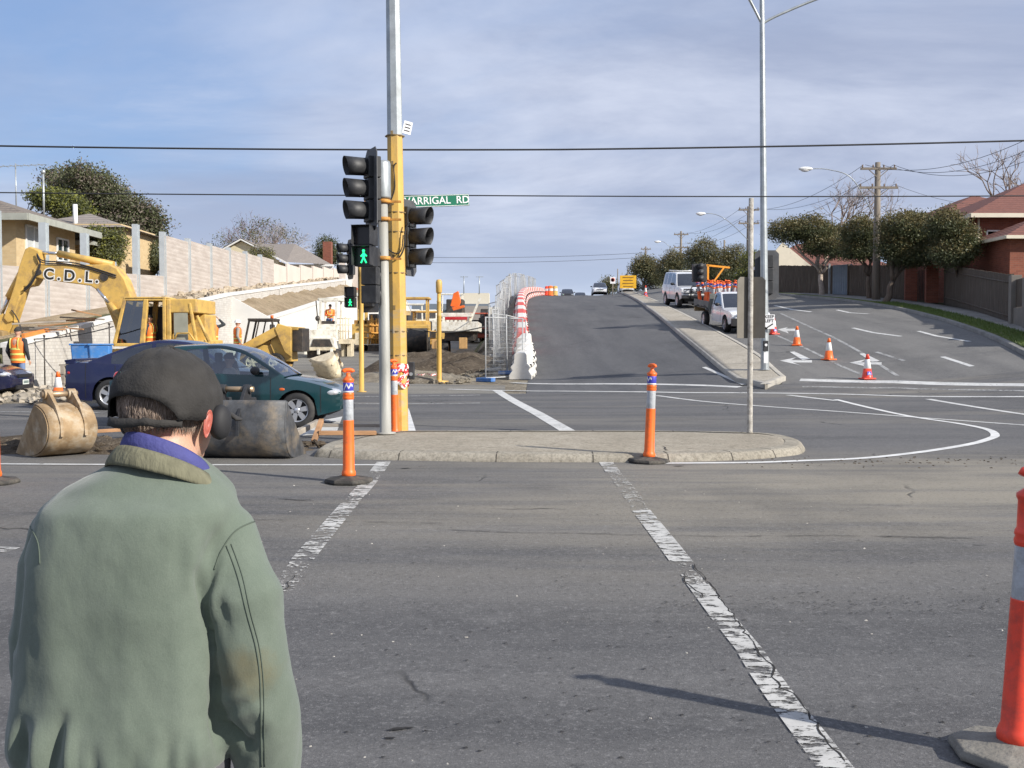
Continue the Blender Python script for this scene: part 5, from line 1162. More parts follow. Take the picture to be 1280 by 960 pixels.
# ---- digging buckets lying on the road
def bucket(label, loc, rz, w, h, m, lug, teeth=True, s=1.0, rot=None, inner=None, flat=False):
    # opening faces +Y, curved back towards -Y, hinge lugs on top. width along X
    t = thing('digger_bucket', label, 'digger bucket', loc, rz, 'digger buckets lying at the dig', rot=rot)
    prof = [(0.62, 0.02), (0.35, 0.0), (0.05, 0.03), (-0.22, 0.14), (-0.38, 0.34), (-0.40, 0.56), (-0.28, 0.76), (-0.10, 0.86), (0.02, 0.88)]
    if flat: prof = [(0.62, 0.02), (0.35, 0.0), (0.0, 0.02), (-0.20, 0.10), (-0.32, 0.26), (-0.36, 0.46), (-0.34, 0.68), (-0.30, 0.86), (-0.28, 0.88)]
    P = [(y*s, z*h/0.88) for y, z in prof]; Q = [(p.x, p.y) for p in cr([(y, z, 0) for y, z in P], 4)]
    mb = MB(); rows = [[(x, y, z) for y, z in Q] for x in np.linspace(-w/2, w/2, 5)]
    mb.grid(rows, True); o = mb.build('shell', m, t); q = o.modifiers.new('s', 'SOLIDIFY'); q.thickness = 0.025; q.offset = 1
    for sx in (-1, 1): mb = MB(); mb.prism(Q, sx*w/2 - 0.014, sx*w/2 + 0.014, 'YZ'); mb.build('side_plate', m, t)
    if flat:
        mb = MB(); mb.box((0, -0.27*s, h - 0.03), (w + 0.03, 0.05, 0.07)); mb.build('top_lip', m, t, bevel=0.005)
        for sx in (-1, 1): mb = MB(); mb.tube([(sx*w/2, y, z) for y, z in Q], 0.018, 6); mb.build('rim_weld', m, t)
    for sx in (-1, 1):
        mb = MB(); x = sx*w*lug
        L = [(-0.46*s, 0.42*h), (-0.44*s, 0.70*h), (-0.30*s, 1.0*h), (-0.12*s, 1.22*h), (-0.02*s, 1.30*h), (0.08*s, 1.24*h), (0.10*s, 1.06*h), (0.30*s, 1.05*h), (0.36*s, 0.95*h), (0.25*s, 0.84*h), (0.0, 0.90*h)]
        mb.prism(L, x - 0.022, x + 0.022, 'YZ'); mb.cyl((x-0.05, 0.0, 1.21*h), (x+0.05, 0.0, 1.21*h), 0.07*s, n=14); mb.cyl((x-0.05, -0.22*s, 0.85*h), (x+0.05, -0.22*s, 0.85*h), 0.075*s, n=14)
        mb.build('hinge_lug', m if not lug == 0.11 else BLK, t, bevel=0.004)
    PIN = mat('pin_steel', (0.38, 0.28, 0.18), 0.45, 0.6, var=0.2)
    for yy, zz in ((0.0, 1.21), (-0.22*s, 0.85)): mb = MB(); mb.cyl((-w*lug - 0.08, yy, zz*h), (w*lug + 0.08, yy, zz*h), 0.04*s, n=12); mb.build('pin', PIN, t)
    if teeth:
        for k in range(4): x = -w/2 + w*(k+.5)/4; mb = MB(); mb.prism([(0.58*s, 0.0), (0.80*s, 0.01), (0.58*s, 0.07)], x - 0.04, x + 0.04, 'YZ'); mb.build('tooth', m, t)
    return t
BRUST = mat('bucket_rusty', (0.30, 0.205, 0.11), 0.8, var=0.35, vs_=4, dirt=(0.50, 0.44, 0.34), ds=3.5, damt=0.85, bump=0.25, bs=14)
BDARK = mat('bucket_dark', (0.070, 0.073, 0.078), 0.6, 0.15, var=0.5, vs_=5, dirt=(0.24, 0.19, 0.13), ds=3.0, damt=0.75, bump=0.2, bs=14)
q = G(58, 574); bucket('small rusty brown digger bucket with hinge lugs left of the man', (q.x - .02, q.y + .45, q.z), R(47), 0.62, 0.66, BRUST, 0.25, s=0.95)
q = G(318, 577); bucket('wide dark steel grading bucket behind the man in the cap', (-3.53, q.y + .5, q.z), R(-6), 1.50, 0.72, BDARK, 0.11, teeth=False, s=0.85, flat=True)
q = G(403, 474); bucket('tan bucket tipped on its side beyond the teal car bonnet', (q.x, q.y, q.z + 0.25), 0, 0.8, 0.62, YELP, 0.24, s=0.8, rot=(R(20), R(55), R(60)))
# ---- temporary fence panels (tube frame with wire infill)
FW = mat('fence_tube', (0.42, 0.43, 0.43), 0.7, 0.1, var=0.2)
FB = mat('fence_foot', (0.05, 0.16, 0.42), 0.7, var=0.2, dirt=(0.3, 0.28, 0.24), ds=5, damt=0.5)
def fence_panel(label, group):
    t = thing('fence_panel', label, 'fence panel', group=group)
    mb = MB(); L, Hh = 2.3, 2.1
    mb.tube([(0, 0, 0), (0, 0, Hh)], 0.021, 8); mb.tube([(L, 0, 0), (L, 0, Hh)], 0.021, 8); mb.tube([(0, 0, Hh-.02), (L, 0, Hh-.02)], 0.019, 8); mb.tube([(0, 0, 0.12), (L, 0, 0.12)], 0.019, 8); mb.build('frame', FW, t)
    mb = MB()
    for k in range(1, 30): x = L*k/30; mb.bar((x, 0, 0.12), (x, 0, Hh-.02), 0.003)
    for k in range(1, 14): z = 0.12 + (Hh-.14)*k/14; mb.bar((0, 0, z), (L, 0, z), 0.003)
    mb.build('wire_mesh', FW, t)
    mb = MB(); mb.box((0, 0, 0.06), (0.26, 0.6, 0.13)); mb.build('foot', FB, t, bevel=0.02); return t
FG = 'temporary fence panels along the hill road'
fg = fence_panel('third mesh fence panel from the camera, beside the barriers', FG)
for c_ in fg.children:
    if c_.name.startswith('foot'): c_.data.materials[0] = mat('fence_foot_grey', (0.30, 0.30, 0.29), 0.8, var=0.2)
f0 = fence_panel('mesh fence panel nearest the camera, standing at an angle', FG); q = G(607, 477)
f0.location = (q.x, q.y, q.z); f0.rotation_euler = (0, 0, R(58))
dup(f0, on(634, 468), R(80), 'second mesh fence panel, leaning towards the hill road', FG, rot=(R(-2), R(3), R(72)))
y = 38.5; k = 0; FX = lambda y: XLm(y) - 1.3
names = ['third', 'fourth', 'fifth', 'sixth', 'seventh', 'eighth', 'ninth', 'tenth', 'eleventh', 'twelfth']
while y < 128:
    a = (FX(y), y); b = (FX(y+2.3), y+2.3); yaw = math.atan2(b[1]-a[1], b[0]-a[0]) + R((k*53) % 23 - 11); sl = math.atan2(H(*b)-H(*a), 2.3)
    if k == 0: fg.location = gz(*a); fg.rotation_euler = (0, 0, yaw); y += 2.38; k += 1; continue
    dup(fg, gz(*a), yaw, (names[k] + ' mesh fence panel from the camera, beside the barriers') if k < 10 else 'one of the mesh fence panels running up to the hill top', FG, rot=(R((k*37) % 9 - 4), R((k*29) % 7 - 3), yaw)); y += 2.38; k += 1
# ---- water filled barriers, red and white in turn
BR = mat('barrier_red', (0.62, 0.06, 0.04), 0.5, var=0.12, dirt=(0.4, 0.3, 0.25), ds=3, damt=0.35); BW = mat('barrier_white', (0.68, 0.66, 0.61), 0.5, var=0.1, dirt=(0.4, 0.36, 0.3), ds=3, damt=0.5)
def barrier(label, m, group):
    # runs along +Y, 1.5 m
    t = thing('road_barrier', label, 'barrier', group=group); L = 1.72
    pr = [(-0.38, 0), (0.38, 0), (0.38, 0.14), (0.27, 0.30), (0.33, 0.42), (0.22, 0.55), (0.20, 0.84), (0.14, 0.90), (-0.14, 0.90), (-0.20, 0.84), (-0.22, 0.55), (-0.33, 0.42), (-0.27, 0.30), (-0.38, 0.14)]
    mb = MB(); mb.prism(pr, 0.02, L, 'XZ'); mb.build('shell', m, t, bevel=0.02)
    mb = MB(); 
    for y in (0.45, 1.4): mb.box((0, y, 0.05), (0.78, 0.22, 0.08)); mb.box((0.0, y, 0.44), (0.68, 0.16, 0.10))
    mb.build('fork_slots', TRIM, t); mb = MB(); mb.cyl((0, L/2, 0.85), (0, L/2, 0.89), 0.05); mb.build('filler_cap', TRIM, t); return t
BG = 'plastic water barriers beside the hill road'
br = barrier('first red barrier of the row climbing the hill', BR, BG); bw = barrier('first white barrier of the row climbing the hill', BW, BG)
y = 43.0; k = 0; BX = lambda y: XLm(y) - 0.28
while y < 132:
    yaw = math.atan2(1.5, BX(y+1.5)-BX(y)) - math.pi/2; src = bw if k % 2 else br; loc = gz(BX(y), y); rot = (math.atan2(H(BX(y), y+1.5)-H(BX(y), y), 1.5), 0, yaw)
    lab = ('white' if k % 2 else 'red') + ' barrier in the striped row running up the hill'
    if k < 2: src.location = loc; src.rotation_euler = rot
    else: dup(src, loc, yaw, lab if k > 7 else f'{nth[k]} barrier of the row, {"white" if k % 2 else "red"}, near its foot', BG, rot=rot)
    y += 1.98; k += 1
for j in range(4):
    yy = 35.3 + 1.92*j; dup(bw, gz(BX(yy), yy), 0, ['white barrier at the near end of the row, lowest in the picture', 'second plain white barrier from the near end', 'third plain white barrier from the near end', 'fourth plain white barrier, touching the first red one'][j], 'plain white barriers at the row end', rot=(math.atan2(H(BX(yy), yy+1.4)-H(BX(yy), yy), 1.4), 0, R(-7)))
# red drum shapes and boards near the crest
for j, (px, py, Y, m, lab) in enumerate(((688, 372, 112, ORANGE, 'orange drum at the end of the barrier row'), (694, 371, 116, YEL, 'yellow drum behind the orange drum'), (684, 368, 118, REDOR, 'red drum highest at the end of the barriers'))):
    t = thing('traffic_drum', lab, 'drum', gz(at(px, py, Y).x, Y), 0, 'drums at the hill top'); mb = MB(); mb.lathe([(0.33, 0), (0.33, 0.06), (0.28, 0.08), (0.25, 1.0), (0.1, 1.05), (0, 1.05)], n=14); mb.build('drum', m, t); mb = MB(); mb.lathe([(0.285, 0.5), (0.28, 0.75)], n=14, caps=False); mb.build('white_band', CSTR, t)
# yellow board and white sign at the hill top
t = thing('warning_board', 'large yellow roadworks board on legs near the hill top', 'road sign', gz(at(785, 368, 108).x, 108))
mb = MB(); mb.box((0, 0, 1.15), (1.65, 0.06, 1.3)); mb.build('board', mat('board_yellow', (0.72, 0.40, 0.02), 0.5), t); mb = MB()
for k in range(4): mb.box((0, -0.04, 1.6-0.3*k), (1.1 - 0.15*(k % 2), 0.02, 0.09))
mb.build('lettering_lines', mat('ink_brown', (0.25, 0.13, 0.02), 0.6), t)
for s in (-0.6, 0.6): mb = MB(); mb.box((s, 0.05, 0.25), (0.07, 0.07, 0.6)); mb.build('leg', GALV, t)
t = thing('speed_sign', 'small white road sign on a post left of the yellow board', 'road sign', gz(at(766, 372, 100).x, 100))
mb = MB(); mb.box((0, 0, 1.45), (0.5, 0.03, 0.62)); mb.build('plate', WS, t); mb = MB(); mb.cyl((0, 0.03, 0), (0, 0.03, 1.3), 0.035); mb.build('post', TIMG, t)
mb = MB(); mb.lathe([(0.19, -0.025), (0.19, -0.02), (0.13, -0.02), (0.13, -0.025)], (0, 0, 1.5), 20, 'Y'); mb.build('ring', mat('ring_red', (0.45, 0.12, 0.10), 0.5), t)
# ================================================================ machines
EY = 33.5
def rel(px, py, Y, o): p = at(px, py, Y); return (p.x - o.x, p.z - o.z)
def pxpoly(pts, Y, o): return [rel(a, b, Y, o) for a, b in pts]
eo = Vector(gz(at(205, 440, EY).x, EY))
ex = thing('excavator', 'yellow excavator with raised boom lettered C.D.L. behind the cars', 'excavator', eo)
boom = [(166, 420), (172, 396), (168, 372), (160, 350), (150, 336), (140, 331), (100, 332), (52, 331), (46, 338), (48, 347), (60, 350), (118, 358), (130, 366), (138, 384), (146, 404), (152, 424)]
mb = MB(); mb.prism(pxpoly(boom, EY, eo), -0.30, 0.30); mb.build('boom', YEL, ex, bevel=0.03)
mb = MB()
c = rel(135, 347, EY, eo); mb.cyl((c[0], -0.34, c[1]), (c[0], 0.34, c[1]), 0.13, n=16); c = rel(54, 341, EY, eo); mb.cyl((c[0], -0.34, c[1]), (c[0], 0.34, c[1]), 0.09, n=16); mb.build('pivot', STEEL, ex)
stick = [(36, 312), (42, 309), (54, 315), (50, 350), (45, 357), (34, 359), (33, 362), (20, 402), (14, 404), (9, 398), (23, 356), (28, 335)]
mb = MB(); mb.prism(pxpoly(stick, EY, eo), -0.26, 0.26); mb.build('stick', YEL, ex, bevel=0.03)
def ram(a, b, c_, r, y=0.0):
    A, B, C_ = (rel(*p, EY, eo) for p in (a, b, c_)); mb = MB(); mb.cyl((A[0], y, A[1]), (B[0], y, B[1]), r, n=12); m = mb.build('ram_cylinder', YEL, ex)
    mb = MB(); mb.cyl((B[0], y, B[1]), (C_[0], y, C_[1]), r*0.5, n=10); mb.build('ram_rod', CHR, m)
ram((142, 331), (73, 317), (52, 316), 0.11); ram((29, 338), (11, 372), (2, 392), 0.12)
ram((162, 405), (143, 380), (128, 362), 0.10, -0.42); 
mb = MB(); LK = [(16, 396), (22, 402), (14, 416), (16, 428), (4, 436), (-10, 420), (-4, 400), (6, 392)]; mb.prism(pxpoly(LK, EY, eo), -0.2, 0.2); mb.build('linkage', YEL, ex, bevel=0.02)
bk = [(14, 414), (16, 440), (8, 470), (-20, 476), (-40, 450), (-30, 420), (-8, 410)]; mb = MB(); mb.prism(pxpoly(bk, EY, eo), -0.55, 0.55); mb.build('bucket', mat('bucket_arm', (0.30, 0.20, 0.08), 0.7, var=0.3, dirt=(0.14, 0.11, 0.08), ds=3, damt=0.8), ex, bevel=0.04)
mb = MB()
for off in (0, 5): mb.tube(cr([(rel(x, y + off*0.5, EY, eo)[0], -0.33, rel(x, y + off*0.5, EY, eo)[1]) for x, y in ((150, 345), (100, 330), (60, 327), (52, 318), (56, 330), (46, 352), (36, 362))]), 0.022, 6)
mb.tube(cr([(rel(x, y, EY, eo)[0], -0.3, rel(x, y, EY, eo)[1]) for x, y in ((20, 388), (28, 400), (36, 425))]), 0.02, 6); mb.build('hose', CABLE, ex)
# lettering with white backing
WB = mat('decal_white', (0.75, 0.73, 0.68), 0.6); DB = mat('decal_black', (0.02, 0.02, 0.02), 0.6)
c = rel(94, 346, EY, eo)
text_obj('C.D.L.', 0.46, 'lettering_outline', WB, ex, (c[0], -0.304, c[1]), (R(90), R(4), 0), 0.001, 0.045, sx=1.0, sc=1.45); text_obj('C.D.L.', 0.46, 'lettering', DB, ex, (c[0], -0.309, c[1]), (R(90), R(4), 0), 0.001, 0.012, sx=1.0, sc=1.45)
# upper structure and cab
rel_ = rel
def rel(px, py, Y, o): return rel_(px, py, EY - 1.2, o)
x0, zt = rel(150, 374, EY, eo); x1 = rel(206, 374, EY, eo)[0]; x2 = rel(246, 376, EY, eo)[0]; zb = rel(0, 431, EY, eo)[1]
mb = MB(); cy0, cy1 = -1.25, -0.35
def frame(a, b, w=0.10): mb.bar(a, b, w, w)
F_ = [(rel(144, 431, EY, eo)[0], zb), (rel(157, 375, EY, eo)[0], zt), (x1, zt), (x1, zb)]
for y in (cy0, cy1):
    for i in range(4): a, b = F_[i], F_[(i+1) % 4]; frame((a[0], y, a[1]), (b[0], y, b[1]))
    xm = rel(178, 0, EY, eo)[0]; frame((xm - 0.12, y, zb), (xm + 0.02, y, zt), 0.14)
for p in F_: frame((p[0], cy0, p[1]), (p[0], cy1, p[1]))
mb.box(((F_[1][0]+x1)/2, (cy0+cy1)/2, zt + 0.03), (x1-F_[1][0]+0.1, cy1-cy0+0.1, 0.08)); mb.build('cab_frame', YEL, ex, bevel=0.02)
mb = MB(); mb.add([(F_[0][0], cy0+0.02, zb), (F_[1][0], cy0+0.02, zt), (F_[1][0], cy1, zt), (F_[0][0], cy1, zb)], [(0, 1, 2, 3)]); mb.build('windscreen', GLASSD, ex)
mb = MB(); mb.add([(F_[0][0]+0.02, cy0, zb), (F_[1][0], cy0, zt-0.05), (xm-0.02, cy0, zt-0.05), (xm-0.15, cy0, zb)], [(0, 1, 2, 3)]); mb.build('side_window', GLASSD, ex)
mb = MB(); mb.box((x1-0.10, (cy0+cy1)/2, zb+0.4), (0.12, 0.5, 0.8)); mb.box((x1-0.42, (cy0+cy1)/2, zb-0.06), (0.6, 0.5, 0.16)); mb.build('seat', INTER, ex, bevel=0.04)
mb = MB(); mb.box(((x1+F_[0][0])/2, cy1 + 0.06, (zb+zt)/2 - 0.1), (1.4, 0.04, 1.2)); mb.build('rear_panel', INTER, ex)
mb = MB(); mb.box(((x1+x2)/2, -0.2, zt - 0.20), (x2-x1, 2.1, 0.42)); mb.box((x1+0.12, -1.22, (zb+zt)/2), (0.14, 0.1, zt-zb)); mb.box((x2-0.1, -1.22, (zb+zt)/2-0.1), (0.10, 0.1, zt-zb), ry=R(-9)); mb.box(((x1+x2)/2, -0.15, zb-0.1), (x2-x1+0.4, 2.2, 0.5)); mb.box(((x1+x2)/2, 0.3, zb+0.5), (x2-x1, 1.2, 0.9)); mb.build('engine_housing', YEL, ex, bevel=0.03)
mb = MB(); mb.box(((x1+x2)/2+0.0, -1.21, (zb+zt)/2-0.18), (0.42, 0.03, 0.95)); mb.build('side_window', mat('dirty_pane', (0.30, 0.30, 0.24), 0.3), ex)
mb = MB(); mb.tube([(x2+0.0, -1.2, zt-0.5), (x2+0.35, -1.2, zb+0.1)], 0.05, 8); mb.tube([(x1+0.25, -1.3, zb+0.05), (x1+0.4, -1.3, zb+0.35), (x2-0.2, -1.3, zb+0.35), (x2, -1.3, zb+0.05)], 0.03, 8); mb.build('handrail', YEL, ex)
mb = MB(); mb.box((x1-0.4, 0, zb-0.30), (3.0, 2.2, 0.35)); mb.build('deck', YEL, ex, bevel=0.03)
for y in (-1.0, 1.0):
    mb = MB(); pr = [(-1.9, 0.35), (-1.7, 0.05), (1.7, 0.05), (1.95, 0.35), (1.7, 0.75), (-1.7, 0.75)]; mb.prism(pr, y-0.28, y+0.28, M=Matrix.Translation((x1-0.7, 0, 0))); tr = mb.build('track', TRACK, ex, bevel=0.05)
    for k in range(5): mb = MB(); mb.cyl((x1-2.2+0.75*k, y-0.32, 0.35), (x1-2.2+0.75*k, y+0.32, 0.35), 0.2); mb.build('roller', STEEL, tr)
rel = rel_
# ---- skid steer loader
so = Vector(on(352, 466)); so.y += 1.0; so.z = H(so.x, so.y); SY = so.y
sk = thing('skid_steer_loader', 'yellow skid steer loader with black roll cage beyond the teal car', 'loader', so)
S = lambda pts: pxpoly(pts, SY, so)
mb = MB(); mb.prism(S([(303, 440), (312, 430), (344, 432), (348, 446), (362, 456), (358, 466), (318, 466), (303, 452)]), -0.62, 0.62); mb.prism(S([(345, 410), (366, 408), (368, 452), (350, 450), (343, 432)]), -0.7, 0.7); mb.build('body', YEL, sk, bevel=0.03)
mb = MB(); mb.prism(S([(304, 434), (318, 426), (348, 410), (358, 408), (352, 420), (334, 430), (316, 438), (304, 440)]), -0.86, -0.70); mb.build('lift_arm', YEL, sk, bevel=0.015)
mb = MB(); mb.prism(S([(304, 434), (318, 426), (348, 410), (358, 408), (352, 420), (334, 430), (316, 438), (304, 440)]), 0.70, 0.86); mb.build('lift_arm', YEL, sk, bevel=0.015)
mb = MB(); mb.prism(S([(353, 405), (370, 410), (370, 446), (362, 440), (350, 412)]), -0.90, -0.66); mb.build('rear_tower', YEL, sk, bevel=0.02)
mb = MB(); mb.box((S([(373, 0)])[0][0], 0, S([(0, 425)])[0][1]), (0.42, 1.3, 0.9)); mb.build('engine_cover', STEEL, sk, bevel=0.03)
mb = MB(); mb.box((S([(366, 0)])[0][0], 0, S([(0, 411)])[0][1]), (0.5, 1.35, 0.12)); mb.build('engine_lid', YEL, sk, bevel=0.02)
mb = MB(); C0 = S([(310, 430), (316, 401), (344, 401), (348, 428)])
for y in (-0.55, 0.55):
    for i in range(3): mb.bar((C0[i][0], y, C0[i][1]), (C0[i+1][0], y, C0[i+1][1]), 0.07)
    a, b = S([(328, 401)])[0], S([(322, 430)])[0]; mb.bar((a[0], y, a[1]), (b[0], y, b[1]), 0.05)
for p in C0[1:3]: mb.bar((p[0], -0.55, p[1]), (p[0], 0.55, p[1]), 0.07)
mb.box(((C0[1][0]+C0[2][0])/2, 0, C0[1][1]+0.04), (C0[2][0]-C0[1][0]+0.1, 1.2, 0.08)); mb.build('roll_cage', STEEL, sk, bevel=0.01)
mb = MB(); p = S([(334, 425)])[0]; mb.box((p[0], 0, p[1]), (0.45, 0.55, 0.1)); mb.box((p[0]+0.2, 0, p[1]+0.3), (0.1, 0.55, 0.6)); mb.build('seat', INTER, sk, bevel=0.03)
mb = MB(); c = S([(340, 398)])[0]; mb.cyl((c[0], 0, c[1]), (c[0], 0, c[1]+0.12), 0.06); mb.build('beacon', ORANGE, sk)
for px in (322, 350):
    for y in (-0.75, 0.75): p = S([(px, 455)])[0]; wheel(sk, p[0], y, 0.36, -1 if y < 0 else 1, 0.28, 5, YELP)
mb = MB(); mb.prism(S([(296, 452), (302, 440), (304, 466), (288, 466)]), -0.85, 0.85); mb.build('loader_bucket', STEEL, sk, bevel=0.01)
# ---- white paver seen from the front, with roof frame and an operator
po = Vector(on(412, 447)); po.y += 0.6; po.z = H(po.x, po.y); PY = po.y
pv = thing('road_paver', 'white road paver with canopy frame seen head on', 'road paver', po); S = lambda pts: pxpoly(pts, PY, po)
k = PY/F
def bx(n, m, x0, y0, x1, y1, d0, d1, b=0.02):
    mb = MB(); a = S([(x0, y1)])[0]; c = S([(x1, y0)])[0]; mb.box(((a[0]+c[0])/2, (d0+d1)/2, (a[1]+c[1])/2), (abs(c[0]-a[0]), d1-d0, abs(c[1]-a[1]))); return mb.build(n, m, pv, bevel=b)
mb = MB(); mb.prism(S([(388, 436), (392, 422), (420, 422), (424, 436)]), -0.9, -0.2); mb.build('hopper', MWH, pv, bevel=0.02)
mb = MB(); mb.prism(S([(393, 433), (396, 424), (416, 424), (420, 433)]), -0.94, -0.88); mb.build('hopper_mouth', STEEL, pv)
bx('body', MWH, 389, 412, 422, 424, -0.3, 1.5); bx('cowl', MWH, 396, 405, 418, 413, 0.1, 1.4); bx('dash', STEEL, 396, 401, 417, 405, 0.2, 0.6)
bx('push_bar', YELP, 384, 434, 424, 438, -1.15, -1.0)
for a in (386, 402, 418): bx('push_roller', MWH, a, 436, a+3, 443, -1.3, -1.05)
for a in (388, 412): bx('track', TRACK, a, 438, a+13, 449, -0.9, 2.6, 0.05)
mb = MB()
for x_ in (399, 419):
    for d in (0.2, 1.6): a = S([(x_, 412)])[0]; b = S([(x_ + (1 if x_ < 410 else 1), 374)])[0]; mb.bar((a[0], d, a[1]), (b[0], d, b[1]), 0.12 if d < 1 else 0.09)
mb.build('canopy_post', MWH, pv, bevel=0.01)
mb = MB(); a = S([(398, 374)])[0]; b = S([(423, 374)])[0]; 
for d in (0.2, 1.6): mb.bar((a[0], d, a[1]), (b[0], d, b[1]), 0.14)
for q in (a, b): mb.bar((q[0], 0.2, q[1]), (q[0], 1.6, q[1]), 0.14)
mb.build('canopy_frame', MWH, pv, bevel=0.01)
mb = MB(); a = S([(397, 398)])[0]; b = S([(395, 376)])[0]; mb.bar((a[0], 0, a[1]), (b[0], 0, b[1]), 0.05); mb.ell((a[0], 0, a[1]), (0.12, 0.12, 0.14)); mb.build('exhaust', STEEL, pv)
bx('side_platform', YELP, 424, 424, 438, 430, -0.2, 1.8); bx('screed_end', YELP, 424, 430, 430, 446, 0.5, 1.2); bx('screed_end', YELP, 432, 428, 438, 446, 0.4, 1.2)
mb = MB(); rr = random.Random(3)
for x_ in (425, 428, 431, 435): a = S([(x_, 426)])[0]; b = S([(x_, 395 + rr.uniform(-3, 8))])[0]; mb.tube([(a[0], 0.2, a[1]), (b[0], 0.2, b[1])], 0.03, 6)
for y_ in (398, 406, 414): a = S([(421, y_)])[0]; b = S([(438, y_)])[0]; mb.tube([(a[0], 0.2, a[1]), (b[0], 0.2, b[1])], 0.025, 6)
mb.build('handrail', YELP, pv)
# ---- yellow planer / roller behind it
ro = Vector(on(457, 440)); ro.y += 1; ro.z = H(ro.x, ro.y); RY = ro.y
rl = thing('road_planer', 'yellow planing machine between the white paver and the grey post', 'road planer', ro); S = lambda pts: pxpoly(pts, RY, ro); rr = random.Random(6)
def by(n, m, x0, y0, x1, y1, d0, d1, b=0.02):
    mb = MB(); a = S([(x0, y1)])[0]; c = S([(x1, y0)])[0]; mb.box(((a[0]+c[0])/2, (d0+d1)/2, (a[1]+c[1])/2), (abs(c[0]-a[0]), d1-d0, abs(c[1]-a[1]))); return mb.build(n, m, rl, bevel=b)
by('body', YEL, 440, 405, 474, 430, 0, 2.5); by('engine_bay', mat('machine_brown', (0.30, 0.16, 0.04), 0.7, var=0.4, vs_=6), 442, 400, 470, 412, 0.2, 2); by('panel', YELP, 444, 416, 450, 432, -0.1, 0); by('panel', YELP, 459, 416, 464, 432, -0.1, 0)
by('cab_column', YEL, 446, 370, 450, 405, 0.2, 0.6); by('cab_column', YEL, 455, 372, 458, 405, 0.2, 0.6); by('roof', MWH, 444, 366, 460, 370, 0, 1.2); by('operator_seat', STEEL, 460, 392, 470, 402, 0.4, 1.2)
mb = MB(); 
for x_ in range(462, 476, 3): a = S([(x_, 430)])[0]; b = S([(x_ + rr.uniform(-2, 2), 392 + rr.uniform(0, 8))])[0]; mb.tube([(a[0], -0.1, a[1]), (b[0], -0.1, b[1])], 0.05, 6)
for y_ in (408, 415, 422): a = S([(452, y_)])[0]; b = S([(475, y_ + rr.uniform(-3, 3))])[0]; mb.tube([(a[0], -0.15, a[1]), (b[0], -0.15, b[1])], 0.05, 6)
mb.build('pipework', mat('pipe_amber', (0.5, 0.24, 0.04), 0.6, var=0.3, vs_=8), rl)
for a in (442, 460): by('track', TRACK, a, 431, a+14, 441, -0.2, 2.6, 0.06)
# ---- tip truck in the works behind the heap
to = Vector(gz(at(585, 430, 50).x, 50)); tk = thing('tip_truck', 'flat bed truck with crane behind the heap of fill', 'truck', to); TY = 50
to2 = to; S = lambda pts: pxpoly(pts, TY, to)
def bt(n, m, x0, y0, x1, y1, d0, d1, b=0.02, par=None):
    mb = MB(); a = S([(x0, y1)])[0]; c = S([(x1, y0)])[0]; mb.box(((a[0]+c[0])/2, (d0+d1)/2, (a[1]+c[1])/2), (abs(c[0]-a[0]), d1-d0, abs(c[1]-a[1]))); return mb.build(n, m, par or tk, bevel=b)
bt('tray', MWH, 545, 402, 598, 414, 0, 5.5); bt('headboard', MWH, 550, 391, 590, 396, 0.1, 0.3); bt('tail_light_bar', TAILL, 556, 396, 584, 400, -0.05, 0.05)
mb = MB(); 
for x_ in range(552, 592, 5): a = S([(x_, 402)])[0]; b = S([(x_, 392)])[0]; mb.bar((a[0], 0.2, a[1]), (b[0], 0.2, b[1]), 0.05)
mb.build('rails', YELP, tk)
bt('chassis', STEEL, 555, 414, 592, 426, 0.5, 6, 0.02)
for x_ in (-1.15, 1.15):
    for dy in (0.9, 2.1): wheel(tk, x_, dy, 0.5, -1, 0.4, 6, mat('hub_ochre', (0.45, 0.24, 0.08), 0.6)).rotation_euler = (0, 0, R(90))
bt('mudguard', mat('mudguard_ochre', (0.50, 0.30, 0.12), 0.7), 540, 424, 548, 436, -0.2, 0.1); bt('mudguard', mat('mudguard_ochre', (0, 0, 0)), 574, 422, 584, 436, -0.2, 0.1)
bt('cab', STEEL, 552, 370, 575, 390, 3.5, 5.2, 0.05)
CO = mat('crane_orange', (0.80, 0.15, 0.02), 0.5, var=0.15)
mb = MB(); mb.prism(S([(562, 382), (566, 366), (572, 363), (575, 376), (572, 384)]), 0.5, 1.1); mb.prism(S([(564, 384), (580, 381), (580, 384), (566, 388)]), 0.4, 0.6); mb.build('crane_arm', CO, tk, bevel=0.02)
mb = MB(); a = S([(584, 410)])[0]; b = S([(600, 372)])[0]; mb.bar((a[0], 0.3, a[1]), (b[0], 0.3, b[1]), 0.1); mb.build('side_pole', MWH, tk)
# second vehicle, white cabin, beyond
bo = Vector(gz(at(616, 400, 62).x, 62)); t = thing('site_cabin', 'white cabin box rising behind the near fence panel', 'cabin', bo); S2_ = lambda pts: pxpoly(pts, 62, bo)
mb = MB(); a = S2_([(610, 440)])[0]; c = S2_([(624, 384)])[0]; mb.box(((a[0]+c[0])/2, 1, c[1]/2), (c[0]-a[0], 2, c[1])); mb.build('shell', MWH, t, bevel=0.03)
mb = MB(); mb.box(((a[0]+c[0])/2, -0.02, c[1]*0.55), (0.3, 0.03, 0.5)); mb.build('window', INTER, t)
